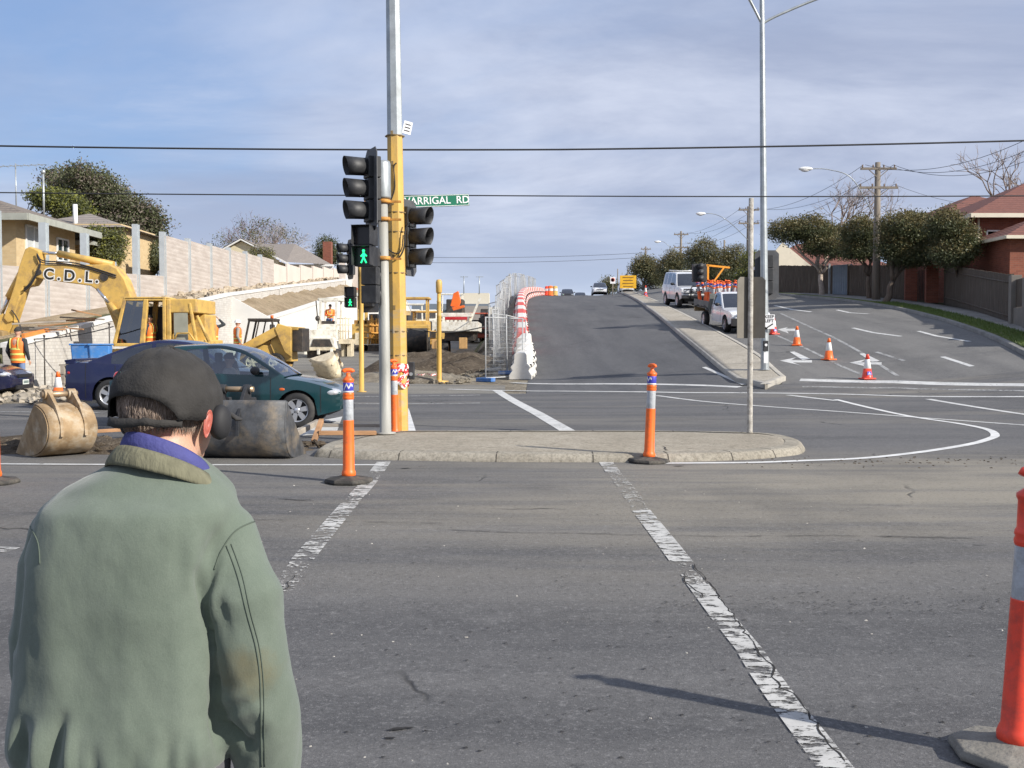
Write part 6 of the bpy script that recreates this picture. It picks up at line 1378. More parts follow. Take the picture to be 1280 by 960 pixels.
# small parked machines row far away in the works
for j, (px, py, m, lab) in enumerate(((527, 412, YELP, 'small tan machine parked far away left of the bare yellow post'), (540, 410, MWH, 'small white truck far away behind the bare yellow post'), (519, 410, MWH, 'white van shape right beside the yellow mast, far away'), (606, 412, STEEL, 'dark machine at the foot of the hill road bank'))):
    Y = 74 + 3*j; o = Vector(gz(at(px, py, Y).x, Y)); t = thing('parked_machine', lab, 'machine', o, 0, 'machines parked far back in the works')
    mb = MB(); mb.box((0, 0, 0.9), (0.9, 1.8, 1.0)); mb.box((0, 0.3, 1.7), (0.75, 0.9, 0.8), taper=0.85); mb.build('body', m, t, bevel=0.05); mb = MB(); mb.box((0, -0.16, 1.72), (0.55, 0.05, 0.45)); mb.build('window', INTER, t)
    for s in (-1, 1): wheel(t, s*0.35, -0.6, 0.4, -1, 0.25).rotation_euler = (0, 0, R(90))
# cable strung across the works, blue drums by the dig
o = MB(); o.tube(sagline(at(512, 411, 34), at(606, 408, 35), 0.15), 0.022, 6); tag(o.build('site_cable', CABLE), 'black cable strung from the mast to the fence panel', 'cable')
o = MB(); o.tube(sagline(at(40, 424, 30.5), at(142, 408, 31.0), 0.08), 0.018, 6); tag(o.build('safety_rope', CABLE), 'dark rope strung in front of the block wall on the left', 'rope', 'ropes at the dig')
for px, y0, y1 in ((56, 420, 470), (137, 405, 440)):
    b = at(px, y1, 30.5); tz = at(px, y0, 30.5).z; mb = MB(); mb.cyl((0, 0, 0), (0, 0, tz - H(b.x, b.y)), 0.02, n=8); mb.lathe([(0.035, tz-H(b.x, b.y)-.02), (0.035, tz-H(b.x, b.y)+.03)], n=8); tag(mb.build('picket', STEEL, None, gz(b.x, b.y)), 'thin steel picket holding the rope, ' + ('left one' if px < 100 else 'right one by the excavator cab'), 'picket')
BPL = mat('tub_blue', (0.06, 0.22, 0.55), 0.5, var=0.15, dirt=(0.3, 0.35, 0.4), ds=4)
for j, (px, py, w_, lab) in enumerate(((106, 446, 0.55, 'dark blue tub on the left of the blue pair'), (126, 444, 0.5, 'paler blue tub beside the navy sedan roof'))):
    p = at(px, py, 29.6); t = thing('plastic_tub', lab, 'tub', gz(p.x, p.y, 0.80), 0.2*j, 'blue tubs at the dig'); mb = MB(); mb.box((0, 0, 0.26), (w_, 0.45, 0.5), taper=1.12); mb.build('tub', BPL, t, bevel=0.04)
    mb = MB(); mb.box((0, 0, 0.53), (w_*1.2, 0.54, 0.05)); mb.build('rim', BPL, t, bevel=0.01)
t = thing('wooden_pallet', 'stack of grey pallet timber under the blue tubs', 'pallet', gz(at(116, 450, 29.6).x, 29.6)); mb = MB()
for lv in range(3):
    for k in range(5): mb.box((0, -0.3 + 0.15*k, 0.245 + 0.26*lv), (1.6, 0.10, 0.05))
    for x in (-0.7, 0, 0.7): mb.box((x, 0, 0.11 + 0.26*lv), (0.1, 0.75, 0.22))
mb.build('slats', TIMG, t)
# more plant parked along the works road
for j, (px, Y, w_, h_, m, lab) in enumerate(((533, 60, 2.0, 1.7, YEL, 'yellow roller just left of the bare yellow post'), (513, 66, 2.0, 2.0, MWH, 'white tipper beside the yellow mast, in the works'), (566, 92, 2.4, 2.6, MWH, 'white truck far behind the crane truck'), (600, 70, 1.8, 1.5, mat('plant_red', (0.35, 0.07, 0.04), 0.6, var=0.2), 'reddish machine at the foot of the hill road bank'))):
    o = Vector(gz(at(px, 420, Y).x, Y)); t = thing('parked_machine', lab, 'machine', o, 0.1*j, 'machines parked far back in the works')
    mb = MB(); mb.box((0, 0.6, h_*0.42), (w_*0.9, 3.0, h_*0.45)); mb.build('body', m, t, bevel=0.06)
    mb = MB(); 
    for sx in (-1, 1):
        for sy in (0, 1): mb.bar((sx*w_*0.38, sy*1.1, h_*0.6), (sx*w_*0.36, sy*1.1, h_*1.25), 0.08)
    mb.box((0, 0.55, h_*1.28), (w_*0.85, 1.3, 0.08)); mb.build('canopy', m, t, bevel=0.01)
    mb = MB(); mb.box((0, 0.9, h_*0.8), (0.5, 0.4, 0.6)); mb.build('seat', INTER, t, bevel=0.03)
    for sx in (-1, 1):
        for sy in (-0.5, 1.8): wheel(t, sx*w_*0.38, sy, 0.42, -1, 0.3, 5, m).rotation_euler = (0, 0, R(90))
    mb = MB(); mb.box((0, -0.93, h_*0.5), (w_*0.6, 0.06, 0.3)); mb.build('grille', STEEL, t)
# yellow grader in front of the works road, and cylinders of the planer
go_ = Vector(gz(at(470, 425, 58).x + 1.9, 58)); t = thing('road_roller', 'yellow road roller seen between the grey post and the yellow mast', 'road roller', go_)
mb = MB(); mb.cyl((-1.0, -1.2, 0.65), (1.0, -1.2, 0.65), 0.65, n=24); mb.build('drum', STEEL, t); mb = MB(); mb.box((0, 0.5, 1.25), (1.9, 2.4, 0.9)); mb.box((0, -1.0, 1.35), (2.2, 0.5, 0.25)); mb.build('body', YEL, t, bevel=0.05)
mb = MB()
for sx in (-0.85, 0.85):
    for sy in (0.1, 1.4): mb.bar((sx, sy, 1.6), (sx, sy, 2.9), 0.09)
mb.box((0, 0.75, 2.95), (2.0, 1.7, 0.1)); mb.build('canopy', YEL, t, bevel=0.01)
for sx in (-0.8, 0.8): wheel(t, sx, 1.2, 0.6, -1, 0.4, 5, YEL).rotation_euler = (0, 0, R(90))
# ================================================================ houses and fences
def brickmat(name, c1, c2, mo, sc=3.6):
    m, nt, b = nodes_mat(name); tc = N(nt, 'ShaderNodeTexCoord'); sp = N(nt, 'ShaderNodeSeparateXYZ'); nt.links.new(tc.outputs['Object'], sp.inputs[0]); cb = N(nt, 'ShaderNodeCombineXYZ')
    nt.links.new(mth(nt, 'ADD', sp.outputs[0], sp.outputs[1]), cb.inputs[0]); nt.links.new(sp.outputs[2], cb.inputs[1])
    br = N(nt, 'ShaderNodeTexBrick'); br.inputs['Scale'].default_value = sc; br.inputs['Color1'].default_value = (*c1, 1); br.inputs['Color2'].default_value = (*c2, 1); br.inputs['Mortar'].default_value = (*mo, 1); br.inputs['Mortar Size'].default_value = 0.012; br.inputs['Brick Width'].default_value = 0.83; br.inputs['Row Height'].default_value = 0.31
    nt.links.new(cb.outputs[0], br.inputs[0]); nt.links.new(mixc(nt, mapr(nt, noise_out(nt, tc.outputs['Object'], 1.2, 6, 0.7), 0.4, 0.7, 0, 0.4), br.outputs[0], tuple(0.7*q for q in c1)), b.inputs['Base Color']); b.inputs['Roughness'].default_value = 0.9; return m
def tilemat(name, c1, c2):
    m, nt, b = nodes_mat(name); tc = N(nt, 'ShaderNodeTexCoord'); o = tc.outputs['Object']
    w1 = N(nt, 'ShaderNodeTexWave'); w1.bands_direction = 'Z'; w1.inputs['Scale'].default_value = 2.2; nt.links.new(o, w1.inputs[0])
    c = mixc(nt, mapr(nt, noise_out(nt, o, 5, 8, 0.8), 0.35, 0.65), c1, c2); c = mixc(nt, mapr(nt, w1.outputs[1], 0, 0.25, 0.5, 0), c, tuple(q*0.4 for q in c1)); nt.links.new(c, b.inputs['Base Color']); b.inputs['Roughness'].default_value = 0.85
    bp = N(nt, 'ShaderNodeBump'); bp.inputs['Distance'].default_value = 0.05; nt.links.new(w1.outputs[1], bp.inputs['Height']); nt.links.new(bp.outputs[0], b.inputs['Normal']); return m
BR_RED = brickmat('brick_red', (0.26, 0.085, 0.050), (0.19, 0.06, 0.038), (0.22, 0.16, 0.13)); BR_CREAM = brickmat('brick_cream', (0.60, 0.46, 0.26), (0.53, 0.39, 0.21), (0.5, 0.42, 0.3))
T_RED = tilemat('tiles_terracotta', (0.215, 0.085, 0.062), (0.15, 0.06, 0.045)); T_DARK = tilemat('tiles_dark', (0.13, 0.11, 0.095), (0.25, 0.21, 0.17)); T_GREY = tilemat('tiles_grey', (0.22, 0.19, 0.17), (0.28, 0.25, 0.22))
CREAM = mat('trim_cream', (0.66, 0.60, 0.48), 0.7, var=0.06); WTRIM = mat('trim_white', (0.74, 0.74, 0.72), 0.6, var=0.05); PANE = mat('window_pane', (0.03, 0.045, 0.05), 0.08, var=0.4, vs_=0.8); CURT = mat('curtain', (0.45, 0.47, 0.46), 0.8)
def hip(mb, x0, y0, x1, y1, z, h, over=0.5, gable=None):
    x0 -= over; y0 -= over; x1 += over; y1 += over; w, d = x1-x0, y1-y0; r = min(w, d)/2
    if w >= d: a, b = (x0 + (0 if gable else r), (y0+y1)/2, z+h), (x1 - r, (y0+y1)/2, z+h)
    else: a, b = ((x0+x1)/2, y0 + (0 if gable else r), z+h), ((x0+x1)/2, y1 - r, z+h)
    c = [(x0, y0, z), (x1, y0, z), (x1, y1, z), (x0, y1, z), a, b]
    if w >= d: f = [(0, 1, 5, 4), (1, 2, 5), (2, 3, 4, 5), (3, 0, 4)]
    else: f = [(0, 1, 4), (1, 2, 5, 4), (2, 3, 5), (3, 0, 4, 5)]
    mb.add(c, f + [(3, 2, 1, 0)], None, False)
def fascia(par, x0, y0, x1, y1, z, m, over=0.5, h=0.2):
    x0 -= over; y0 -= over; x1 += over; y1 += over; mb = MB()
    for a, b in (((x0, y0), (x1, y0)), ((x1, y0), (x1, y1)), ((x1, y1), (x0, y1)), ((x0, y1), (x0, y0))): mb.bar((*a, z - h/2 + 0.02), (*b, z - h/2 + 0.02), 0.10, h)
    return mb.build('gutter', m, par)
def window(par, c, w, h, face, m=WTRIM, glass=PANE, mull=1):
    # face: unit dir the window looks
    rz = math.atan2(face[1], face[0]) + math.pi/2; o = None
    mb = MB(); t = 0.07
    for a, b in (((-w/2, 0, -h/2), (w/2, 0, -h/2)), ((w/2, 0, -h/2), (w/2, 0, h/2)), ((w/2, 0, h/2), (-w/2, 0, h/2)), ((-w/2, 0, h/2), (-w/2, 0, -h/2))): mb.bar(a, b, t, t)
    for k in range(mull): x = -w/2 + w*(k+1)/(mull+1); mb.bar((x, 0, -h/2), (x, 0, h/2), 0.05, 0.05)
    mb.box((0, -0.05, -h/2-0.06), (w+0.15, 0.14, 0.05)); o = mb.build('window', m, par, c, (0, 0, rz))
    mb = MB(); mb.box((0, 0.03, 0), (w, 0.02, h)); mb.build('pane', glass, o); return o
# ---- two storey brick house on the right
hb = Vector((21.8, 51.0, H(21.5, 51) - 0.3)); t = thing('brick_house', 'two storey red brick house with terracotta hip roofs on the right', 'house', hb)
zt = 7.95 - hb.z; z2 = 9.0 - hb.z
mb = MB(); mb.box((5.6, 5.5, zt/2), (9.4, 9, zt)); mb.build('wall', BR_RED, t); mb = MB(); hip(mb, 0.9, 1, 10.3, 10, zt, 2.3, 0.7); mb.build('roof', T_RED, t); fascia(t, 0.9, 1, 10.3, 10, zt, CREAM, 0.7)
mb = MB(); mb.box((6.2, 15, z2/2), (6.6, 8.8, z2-0.1)); mb.build('wall', BR_RED, t); mb = MB(); hip(mb, 2.9, 10.6, 9.5, 19.4, z2, 1.7, 0.6); mb.build('roof', T_RED, t); fascia(t, 2.9, 10.6, 9.5, 19.4, z2, CREAM, 0.6)
mb = MB(); mb.box((2.7, -1.0, 1.7), (4.2, 3.9, 3.4)); mb.build('wall', BR_RED, t); mb = MB(); hip(mb, 0.6, -3, 4.8, 1.4, 3.4, 1.1, 0.4); mb.build('porch_roof', T_RED, t); fascia(t, 0.6, -3, 4.8, 1.4, 3.4, CREAM, 0.4, 0.15)
window(t, (1.9, 0.98, zt-1.3), 1.2, 1.1, (0, -1)); window(t, (5.2, 0.98, zt-1.3), 1.6, 1.1, (0, -1)); window(t, (0.88, 3.5, zt-1.4), 1.2, 1.2, (-1, 0)); window(t, (2.88, 13.5, z2-1.4), 1.4, 1.2, (-1, 0)); window(t, (3.0, -2.98, 1.8), 1.6, 1.1, (0, -1), CREAM)
mb = MB(); mb.cyl((0.85, 0.9, 0), (0.85, 0.9, zt), 0.05, n=8); mb.build('downpipe', CREAM, t)
# ---- small house behind the left street tree
hb = Vector((18.2, 77, H(17.4, 77) - 1.1)); t = thing('bungalow', 'low house with pale gable and reddish roof behind the dark paling fence', 'house', hb)
mb = MB(); mb.box((4.5, 4, 1.4), (9, 7, 2.9)); mb.build('wall', CREAM, t); mb = MB(); hip(mb, 0, 0.5, 9, 7.5, 2.9, 2.0, 0.5); mb.build('roof', T_RED, t); fascia(t, 0, .5, 9, 7.5, 2.9, WTRIM); 
mb = MB(); mb.prism([(-0.3, 2.8), (3.4, 2.8), (1.2, 4.6)], -0.4, -0.2); mb.build('gable', CREAM, t); mb = MB(); mb.prism([(-0.3, 0), (3.0, 0), (3.0, 2.8), (-0.3, 2.8)], -0.35, 0.6); mb.build('wall', CREAM, t)
window(t, (1.3, -0.37, 1.7), 1.4, 1.0, (0, -1)); window(t, (6, 0.48, 1.7), 1.8, 1.1, (0, -1))
# ---- cream brick house on the left above the noise wall
hb = Vector((-24.6, 44.5, 3.2)); t = thing('brick_house', 'cream brick house with dark tiled low roof at the left edge', 'house', hb)
mb = MB(); mb.box((-0.3, 3.0, 1.9), (8.5, 6, 3.9)); mb.build('wall', BR_CREAM, t); mb = MB(); hip(mb, -4.6, 0, 3.95, 6, 3.82, 1.35, 0.9); mb.build('roof', T_DARK, t); fascia(t, -4.6, 0, 3.95, 6, 3.82, mat('gutter_grey', (0.33, 0.34, 0.30), 0.7), 0.9, 0.28)
window(t, (-0.3, -0.03, 3.0), 1.9, 1.5, (0, -1), WTRIM, CURT, 2); window(t, (3.98, 1.6, 2.9), 1.5, 1.3, (1, 0), WTRIM, CURT); window(t, (4.0, 4.5, 2.8), 1.2, 1.0, (1, 0))
mb = MB(); mb.box((1.5, 10, 1.7), (5, 6, 3.4)); mb.build('wall', BR_CREAM, t); mb = MB(); hip(mb, -1, 7, 4, 13, 3.4, 1.2, 0.6); mb.build('roof', T_DARK, t); fascia(t, -1, 7, 4, 13, 3.4, mat('gutter_grey', (0, 0, 0)), 0.6, 0.2); window(t, (4.03, 9.5, 2.5), 1.6, 1.2, (1, 0), WTRIM)
mb = MB(); mb.cyl((3.2, 4.4, 4.0), (3.2, 4.4, 6.3), 0.05, n=8); mb.lathe([(0.05, 6.25), (0.1, 6.3), (0.1, 6.42), (0, 6.45)], (3.2, 4.4, 0), 8); mb.build('flue', GALV, t); mb = MB(); mb.cyl((3.0, 8.4, 4.0), (3.0, 8.4, 5.4), 0.11, n=10); mb.build('flue', WTRIM, t)
mb = MB(); mb.cyl((1.2, 6, 4.5), (1.2, 6, 7.0), 0.03, n=6)
mb.bar((0.2, 6, 6.85), (2.6, 6, 6.95), 0.03)
for k in range(7): mb.bar((0.4 + 0.33*k, 5.7, 6.86 + 0.012*k), (0.4+0.33*k, 6.3, 6.86 + 0.012*k), 0.02)
mb.build('aerial', GALV, t)
# orange brick stub with grey posts right of that house
hb = Vector((-25.3, 52, 4.4)); t = thing('brick_house', 'partly hidden tan house wall among shrubs behind the grey posts', 'house', hb); mb = MB(); mb.box((3.6, 3, 1.6), (5, 5, 3.2)); mb.build('wall', BR_CREAM, t); mb = MB(); hip(mb, 1.1, .5, 6.1, 5.5, 3.0, 1.0, 0.4); mb.build('roof', T_GREY, t)
# ---- gabled house with grey roof beyond the wall
hb = Vector((-23.9, 102, 7.6)); t = thing('gabled_house', 'house with white edged gable and grey tiled roof behind the pale wall', 'house', hb)
mb = MB(); W2 = 4.2; Lh = 9
mb.prism([(-5.4, 0), (1.6, 0), (1.6, 2.1), (-1.9, 3.9), (-5.4, 2.1)], 0, 0.2); mb.box((-1.9, 4.5, 1.0), (7, 8.8, 2.0)); mb.build('wall', mat('weatherboard_cream', (0.60, 0.54, 0.38), 0.8, var=0.08), t)
mb = MB(); 
for a, b in (((-5.9, 1.85), (-1.9, 4.05)), ((-1.9, 4.05), (2.6, 1.75))): mb.bar((a[0], -0.3, a[1]), (b[0], -0.3, b[1]), 0.12, 0.26, (0, 1, 0))
mb.build('barge_board', WTRIM, t)
mb = MB(); mb.add([(-5.9, -0.3, 2.0), (-1.9, -0.3, 4.2), (-1.9, 6, 4.2), (-5.9, 9, 2.0)], [(0, 1, 2, 3)]); mb.add([(-1.9, -0.3, 4.2), (2.4, -0.3, 1.9), (6.2, 3, 1.9), (2.0, 6.0, 4.2), (-1.9, 6, 4.2)], [(0, 1, 2, 3, 4)]); mb.build('roof', T_GREY, t)
mb = MB(); mb.box((4.3, 2.9, 1.2), (4.0, 0.3, 1.3)); mb.bar((2.0, 2.6, 1.8), (6.4, 2.6, 1.8), 0.2, 0.2); mb.build('eaves_board', WTRIM, t)
mb = MB(); mb.box((5.1, 7, 2.4), (0.85, 0.9, 4.2)); mb.build('chimney', BR_RED, t)
# ---- buildings far beyond the works
t = thing('office_building', 'long grey glass office block far beyond the works', 'building', (-20, 300, 4)); k = 300/F
mb = MB(); x0, x1 = (515-640)*k+20, (612-640)*k+20; mb.box(((x0+x1)/2, 10, 4.2), (x1-x0, 20, 9.6)); mb.build('wall', mat('office_grey', (0.16, 0.19, 0.23), 0.5, var=0.1, vs_=0.1), t)
mb = MB(); mb.box((x1-6, -0.1, 4), (11, 0.3, 8.8)); mb.build('side_wall', mat('office_tan', (0.30, 0.27, 0.25), 0.8), t); mb = MB(); mb.box((x1-4.2, 8, 10.6), (8, 8, 3.2)); mb.build('plant_room', CREAM, t)
mb = MB(); 
for q in range(13): mb.box((x0 + 1.2 + q*0.95, -0.15, 4.6), (0.45, 0.2, 5.5))
mb.build('window_band', PANE, t)
for q, dx in enumerate((-7.4, -3.0)): mb = MB(); mb.cyl((x1+dx, 4, 12), (x1+dx, 4, 17), 0.15, n=6); mb.bar((x1+dx-1, 4, 16.8), (x1+dx+1.2, 4, 16.8), 0.15); mb.build('mast', GALV, t)
t = thing('site_shed', 'ochre earth coloured wall low behind the works road', 'wall', gz(-13.2, 105)); mb = MB(); mb.box((2.2, 0, 0.8), (7, 0.6, 2.0)); mb.build('wall', mat('ochre', (0.50, 0.36, 0.17), 0.9, var=0.2), t)
# ---- fences along the service road
PAL = mat('paling', (0.085, 0.066, 0.050), 0.9, var=0.35, vs_=5, stretch=(6, 6, 0.4), dirt=(0.17, 0.15, 0.12), ds=2, damt=0.6)
def paling_fence(name, label, a, b, h, m=PAL, cap_=False):
    a = Vector((*a, 0)); b = Vector((*b, 0)); n = int((b-a).length/0.105); o = Vector(gz(a.x, a.y)); t = thing(name, label, 'fence', o); rr = random.Random(int(a.x*10)); mb = MB(); yaw = math.atan2(b.y-a.y, b.x-a.x)
    for k in range(n):
        p = a.lerp(b, (k+.5)/n); z = H(p.x, p.y) - o.z; mb.box((p.x-o.x, p.y-o.y, z + h/2 + rr.uniform(-.02, .02)), (0.10, 0.018 + 0.012*(k % 2), h), yaw)
    mb.build('palings', m, t); 
    for zz in (0.35, h-0.3): mb = MB(); mb.tube([((p := a.lerp(b, k/10)).x-o.x, p.y-o.y+0.05, H(p.x, p.y)-o.z+zz) for k in range(11)], 0.04, 4); mb.build('rail', m, t)
    mb = MB(); 
    for k in range(0, 11): 
        p = a.lerp(b, k/10)
        if k in (0, 10): q = MB(); q.box((p.x-o.x, p.y-o.y-0.03, H(p.x, p.y)-o.z+h/2), (0.12, 0.12, h+0.08), yaw); q.build('post', m, t)
    return t
FS = lambda y: SR(y) + 2.85
paling_fence('paling_fence', 'dark paling fence left of the pale blue gate', (16.3, 71), (FS(64.5)-0.2, 65.5), 1.85)
paling_fence('paling_fence', 'dark paling fence between the pale blue gate and the brick pillar', (20.05, 63.6), (21.4, 57.5), 1.9)
paling_fence('paling_fence', 'long dark paling fence right of the brick pillars', (22.0, 54.2), (19.15, 40.9), 1.95)
t = thing('metal_gate', 'pale blue metal gate in the dark paling fence', 'gate', gz(19.8, 64.6)); mb = MB(); mb.box((0.1, -0.3, 0.95), (1.3, 0.05, 1.9), R(-50))
for k in range(8): mb.box((0.1 + (k-3.5)*0.1, -0.33 - (k-3.5)*0.12, 0.95), (0.03, 0.05, 1.86), R(-50))
mb.build('gate_leaf', mat('gate_blue', (0.22, 0.27, 0.33), 0.6, var=0.1), t); mb = MB(); mb.box((-0.5, 0.3, 1), (0.1, 0.1, 2.0)); mb.build('post', GALV, t)
for j, (x, y, lab) in enumerate(((21.3, 57.0, 'left red brick gate pillar behind the street tree trunk'), (21.75, 55.3, 'right red brick gate pillar beside the long paling fence'))):
    t = thing('brick_pillar', lab, 'pillar', gz(x, y), R(-15), 'brick gate pillars'); mb = MB(); mb.box((0, 0, 1.0), (0.6, 0.6, 2.0)); mb.build('shaft', BR_RED, t); mb = MB(); mb.box((0, 0, 2.04), (0.7, 0.7, 0.09)); mb.build('cap', CREAM, t, bevel=0.01)
t = thing('iron_gate', 'dark barred gate between the two brick pillars', 'gate', gz(21.5, 56.2)); mb = MB()
for k in range(9): mb.bar((0.03*k, 0.5-0.12*k, 0), (0.03*k, 0.5-0.12*k, 1.7), 0.03)
mb.build('bars', STEEL, t)
# rendered wall with posts and timber infill near the right edge
RND = mat('render_grey', (0.20, 0.18, 0.155), 0.9, var=0.15, vs_=2, bump=0.1)
a0 = Vector((19.1, 40.5, 0)); a1 = Vector((17.6, 33.0, 0)); o = Vector(gz(a0.x, a0.y)); t = thing('rendered_fence', 'grey rendered wall with piers and timber infill at the right edge', 'fence', o); yaw = math.atan2(a1.y-a0.y, a1.x-a0.x)
for k in range(5):
    p = a0.lerp(a1, k/4); z = H(p.x, p.y)-o.z; mb = MB(); mb.box((p.x-o.x, p.y-o.y, z+0.95), (0.38, 0.38, 2.0), yaw); mb.build('pier', RND, t, bevel=0.01)
    if k < 4:
        q = a0.lerp(a1, (k+1)/4); c = (p+q)/2; zc = (H(p.x, p.y)+H(q.x, q.y))/2-o.z; L = (q-p).length - 0.38; mb = MB(); mb.box((c.x-o.x, c.y-o.y, zc+0.35), (L, 0.2, 0.9), yaw); mb.build('low_wall', RND, t)
        mb = MB(); n = 14; d = (q-p).normalized()
        for j in range(n): u = c + d*((j+.5)/n-.5)*L; mb.box((u.x-o.x, u.y-o.y, zc+1.35), (L/n*0.92, 0.03, 1.05), yaw)
        mb.build('timber_infill', PAL, t)
# ================================================================ trees
def leafmat(name, c, var=0.35, sc=1.2):
    m, nt, b = nodes_mat(name); g = N(nt, 'ShaderNodeNewGeometry'); n = noise_out(nt, g.outputs['Position'], sc, 4, 0.7)
    rnd_ = g.outputs['Random Per Island']; k = mth(nt, 'ADD', mth(nt, 'MULTIPLY', n, 0.5), mth(nt, 'MULTIPLY', rnd_, 0.5))
    nt.links.new(mixc(nt, k, tuple(q*(1-var) for q in c), tuple(q*(1+var) for q in c)), b.inputs['Base Color']); b.inputs['Roughness'].default_value = 0.6
    tr = N(nt, 'ShaderNodeBsdfTranslucent'); tr.inputs[0].default_value = (*[q*1.2 for q in c], 1); mx = N(nt, 'ShaderNodeMixShader'); mx.inputs[0].default_value = 0.25
    nt.links.new(b.outputs[0], mx.inputs[1]); nt.links.new(tr.outputs[0], mx.inputs[2]); nt.links.new(mx.outputs[0], nt.nodes['Material Output'].inputs[0]); return m
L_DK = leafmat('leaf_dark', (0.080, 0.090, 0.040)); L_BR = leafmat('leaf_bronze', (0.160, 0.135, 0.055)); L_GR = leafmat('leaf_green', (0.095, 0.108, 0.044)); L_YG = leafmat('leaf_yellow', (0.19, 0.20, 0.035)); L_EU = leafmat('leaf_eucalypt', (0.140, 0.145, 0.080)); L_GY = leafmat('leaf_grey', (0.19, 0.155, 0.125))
BARK = mat('bark', (0.13, 0.10, 0.075), 0.95, var=0.3, vs_=8, bump=0.6, bs=25, stretch=(1, 1, 0.3)); BARKP = mat('bark_pale', (0.36, 0.30, 0.25), 0.9, var=0.25, vs_=6); TWIG = mat('twig', (0.23, 0.18, 0.15), 0.9, var=0.2)
def foliage(name, par, lobes, n, size, mats, seed, shell=0.55, flat=1.0, clump=14, topmat=None):
    """lobes: (cx,cy,cz, rx,ry,rz). Leaves in clumps through each lobe's volume."""
    rg = np.random.default_rng(seed); vol = np.array([(l[3]*l[4]*l[5])**0.67 for l in lobes]); vol /= vol.sum(); C = []; mi = []
    nc = n // clump
    for l, f in zip(lobes, vol):
        k = max(3, int(nc*f)); d = rg.normal(size=(k, 3)); d /= np.linalg.norm(d, axis=1)[:, None]; r = shell + (1.06-shell)*rg.random(k)**0.6
        r *= 1 + 0.16*np.sin(d[:, 0]*5 + l[0]*3) * np.cos(d[:, 2]*4 + l[1]*2)
        p = d * r[:, None] * np.array(l[3:6]); p[:, 2] = np.where(p[:, 2] < 0, p[:, 2]*0.75, p[:, 2]); C.append(p + np.array(l[:3]))
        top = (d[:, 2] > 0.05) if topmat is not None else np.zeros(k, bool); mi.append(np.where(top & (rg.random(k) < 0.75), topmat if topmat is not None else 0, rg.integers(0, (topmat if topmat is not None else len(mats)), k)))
    C = np.concatenate(C); mi = np.concatenate(mi); cs = size*3.6
    P = np.repeat(C, clump, 0) + rg.normal(size=(len(C)*clump, 3))*cs*np.array([1, 1, 0.7*flat]); M_ = np.repeat(mi, clump); k = len(P)
    u = rg.normal(size=(k, 3)); u /= np.linalg.norm(u, axis=1)[:, None]; w_ = np.cross(u, rg.normal(size=(k, 3))); w_ /= np.linalg.norm(w_, axis=1)[:, None]; s = size*(0.6+0.8*rg.random(k))[:, None]
    V = np.stack([P - u*s, P + w_*s*0.45, P + u*s, P - w_*s*0.45], 1).reshape(-1, 3)
    me = bpy.data.meshes.new(name); me.vertices.add(4*k); me.vertices.foreach_set('co', V.ravel().astype(np.float32)); me.loops.add(4*k); me.loops.foreach_set('vertex_index', np.arange(4*k, dtype=np.int32)); me.polygons.add(k); me.polygons.foreach_set('loop_start', np.arange(0, 4*k, 4, dtype=np.int32)); me.polygons.foreach_set('material_index', M_.astype(np.int32))
    for m in mats: me.materials.append(m)
    me.update(); me.validate(); return linkmesh(me, name, par)
def limb(mb, a, b, r0, r1, rr, bend=0.15, n=6, seg=4):
    a = Vector(a); b = Vector(b); L = (b-a).length; pts = [a.lerp(b, i/seg) + (Vector([rr.uniform(-1, 1) for _ in range(3)])*L*bend*0.5 if 0 < i < seg else Vector()) for i in range(seg+1)]
    mb.tube(pts, r0, n, [r0 + (r1-r0)*i/seg for i in range(seg+1)]); return pts
def tree(label, base, lobes, n, size0, mats, seed, trunk_r=0.15, fork=0.45, group=None, bark=BARK, name='leafy_tree', **kw):
    """lobes relative to the base"""
    n = int(n*1.9); size = size0*0.74
    t = thing(name, label, 'tree', base, 0, group); rr = random.Random(seed); mb = MB(); cz = min(l[2]-l[5]*0.5 for l in lobes); cx = sum(l[0] for l in lobes)/len(lobes); cy = sum(l[1] for l in lobes)/len(lobes)
    fk = Vector((cx*fork*0.6, cy*fork*0.6, max(0.3, cz*fork*1.2))); limb(mb, (0, 0, -0.2), fk, trunk_r*1.15, trunk_r*0.8, rr, 0.08, 9)
    for l in lobes:
        c = Vector(l[:3]); pts = limb(mb, fk, c, trunk_r*0.6, trunk_r*0.2, rr, 0.14, 7, 5)
        for k in range(5):
            d = Vector([rr.gauss(0, 1) for _ in range(3)]).normalized(); limb(mb, pts[rr.randint(2, 5)], c + Vector((d.x*l[3], d.y*l[4], abs(d.z)*l[5]))*0.85, trunk_r*0.22, trunk_r*0.06, rr, 0.12, 5, 3)
    mb.build('trunk', bark, t, recalc=False); foliage('crown', t, lobes, n, size, mats, seed, **kw); return t
def pl(pts, Y, b):
    # lobes from photo measurements at distance Y: (px, py, rx_px, rz_px, dy, ry_scale)
    k = Y/F; out = []
    for q in pts: p = at(q[0], q[1], Y + (q[4] if len(q) > 4 else 0)) - Vector(b); out.append((p.x, p.y, p.z, q[2]*k, q[2]*k*(q[5] if len(q) > 5 else 0.9), q[3]*k))
    return out
SG_ = 'flat topped street trees on the verge'
b = gz(at(1028, 372, 64).x, 64); tree('left one of the dark flat topped street trees, with a leaning forked trunk', b, pl([(985, 290, 22, 14), (1010, 287, 25, 15), (1035, 298, 22, 17, 1), (1048, 310, 14, 15, -1), (1022, 308, 20, 12)], 64, b), 15000, 0.085, [L_DK, L_GR, L_BR], 11, 0.16, group=SG_, bark=BARKP, topmat=2)
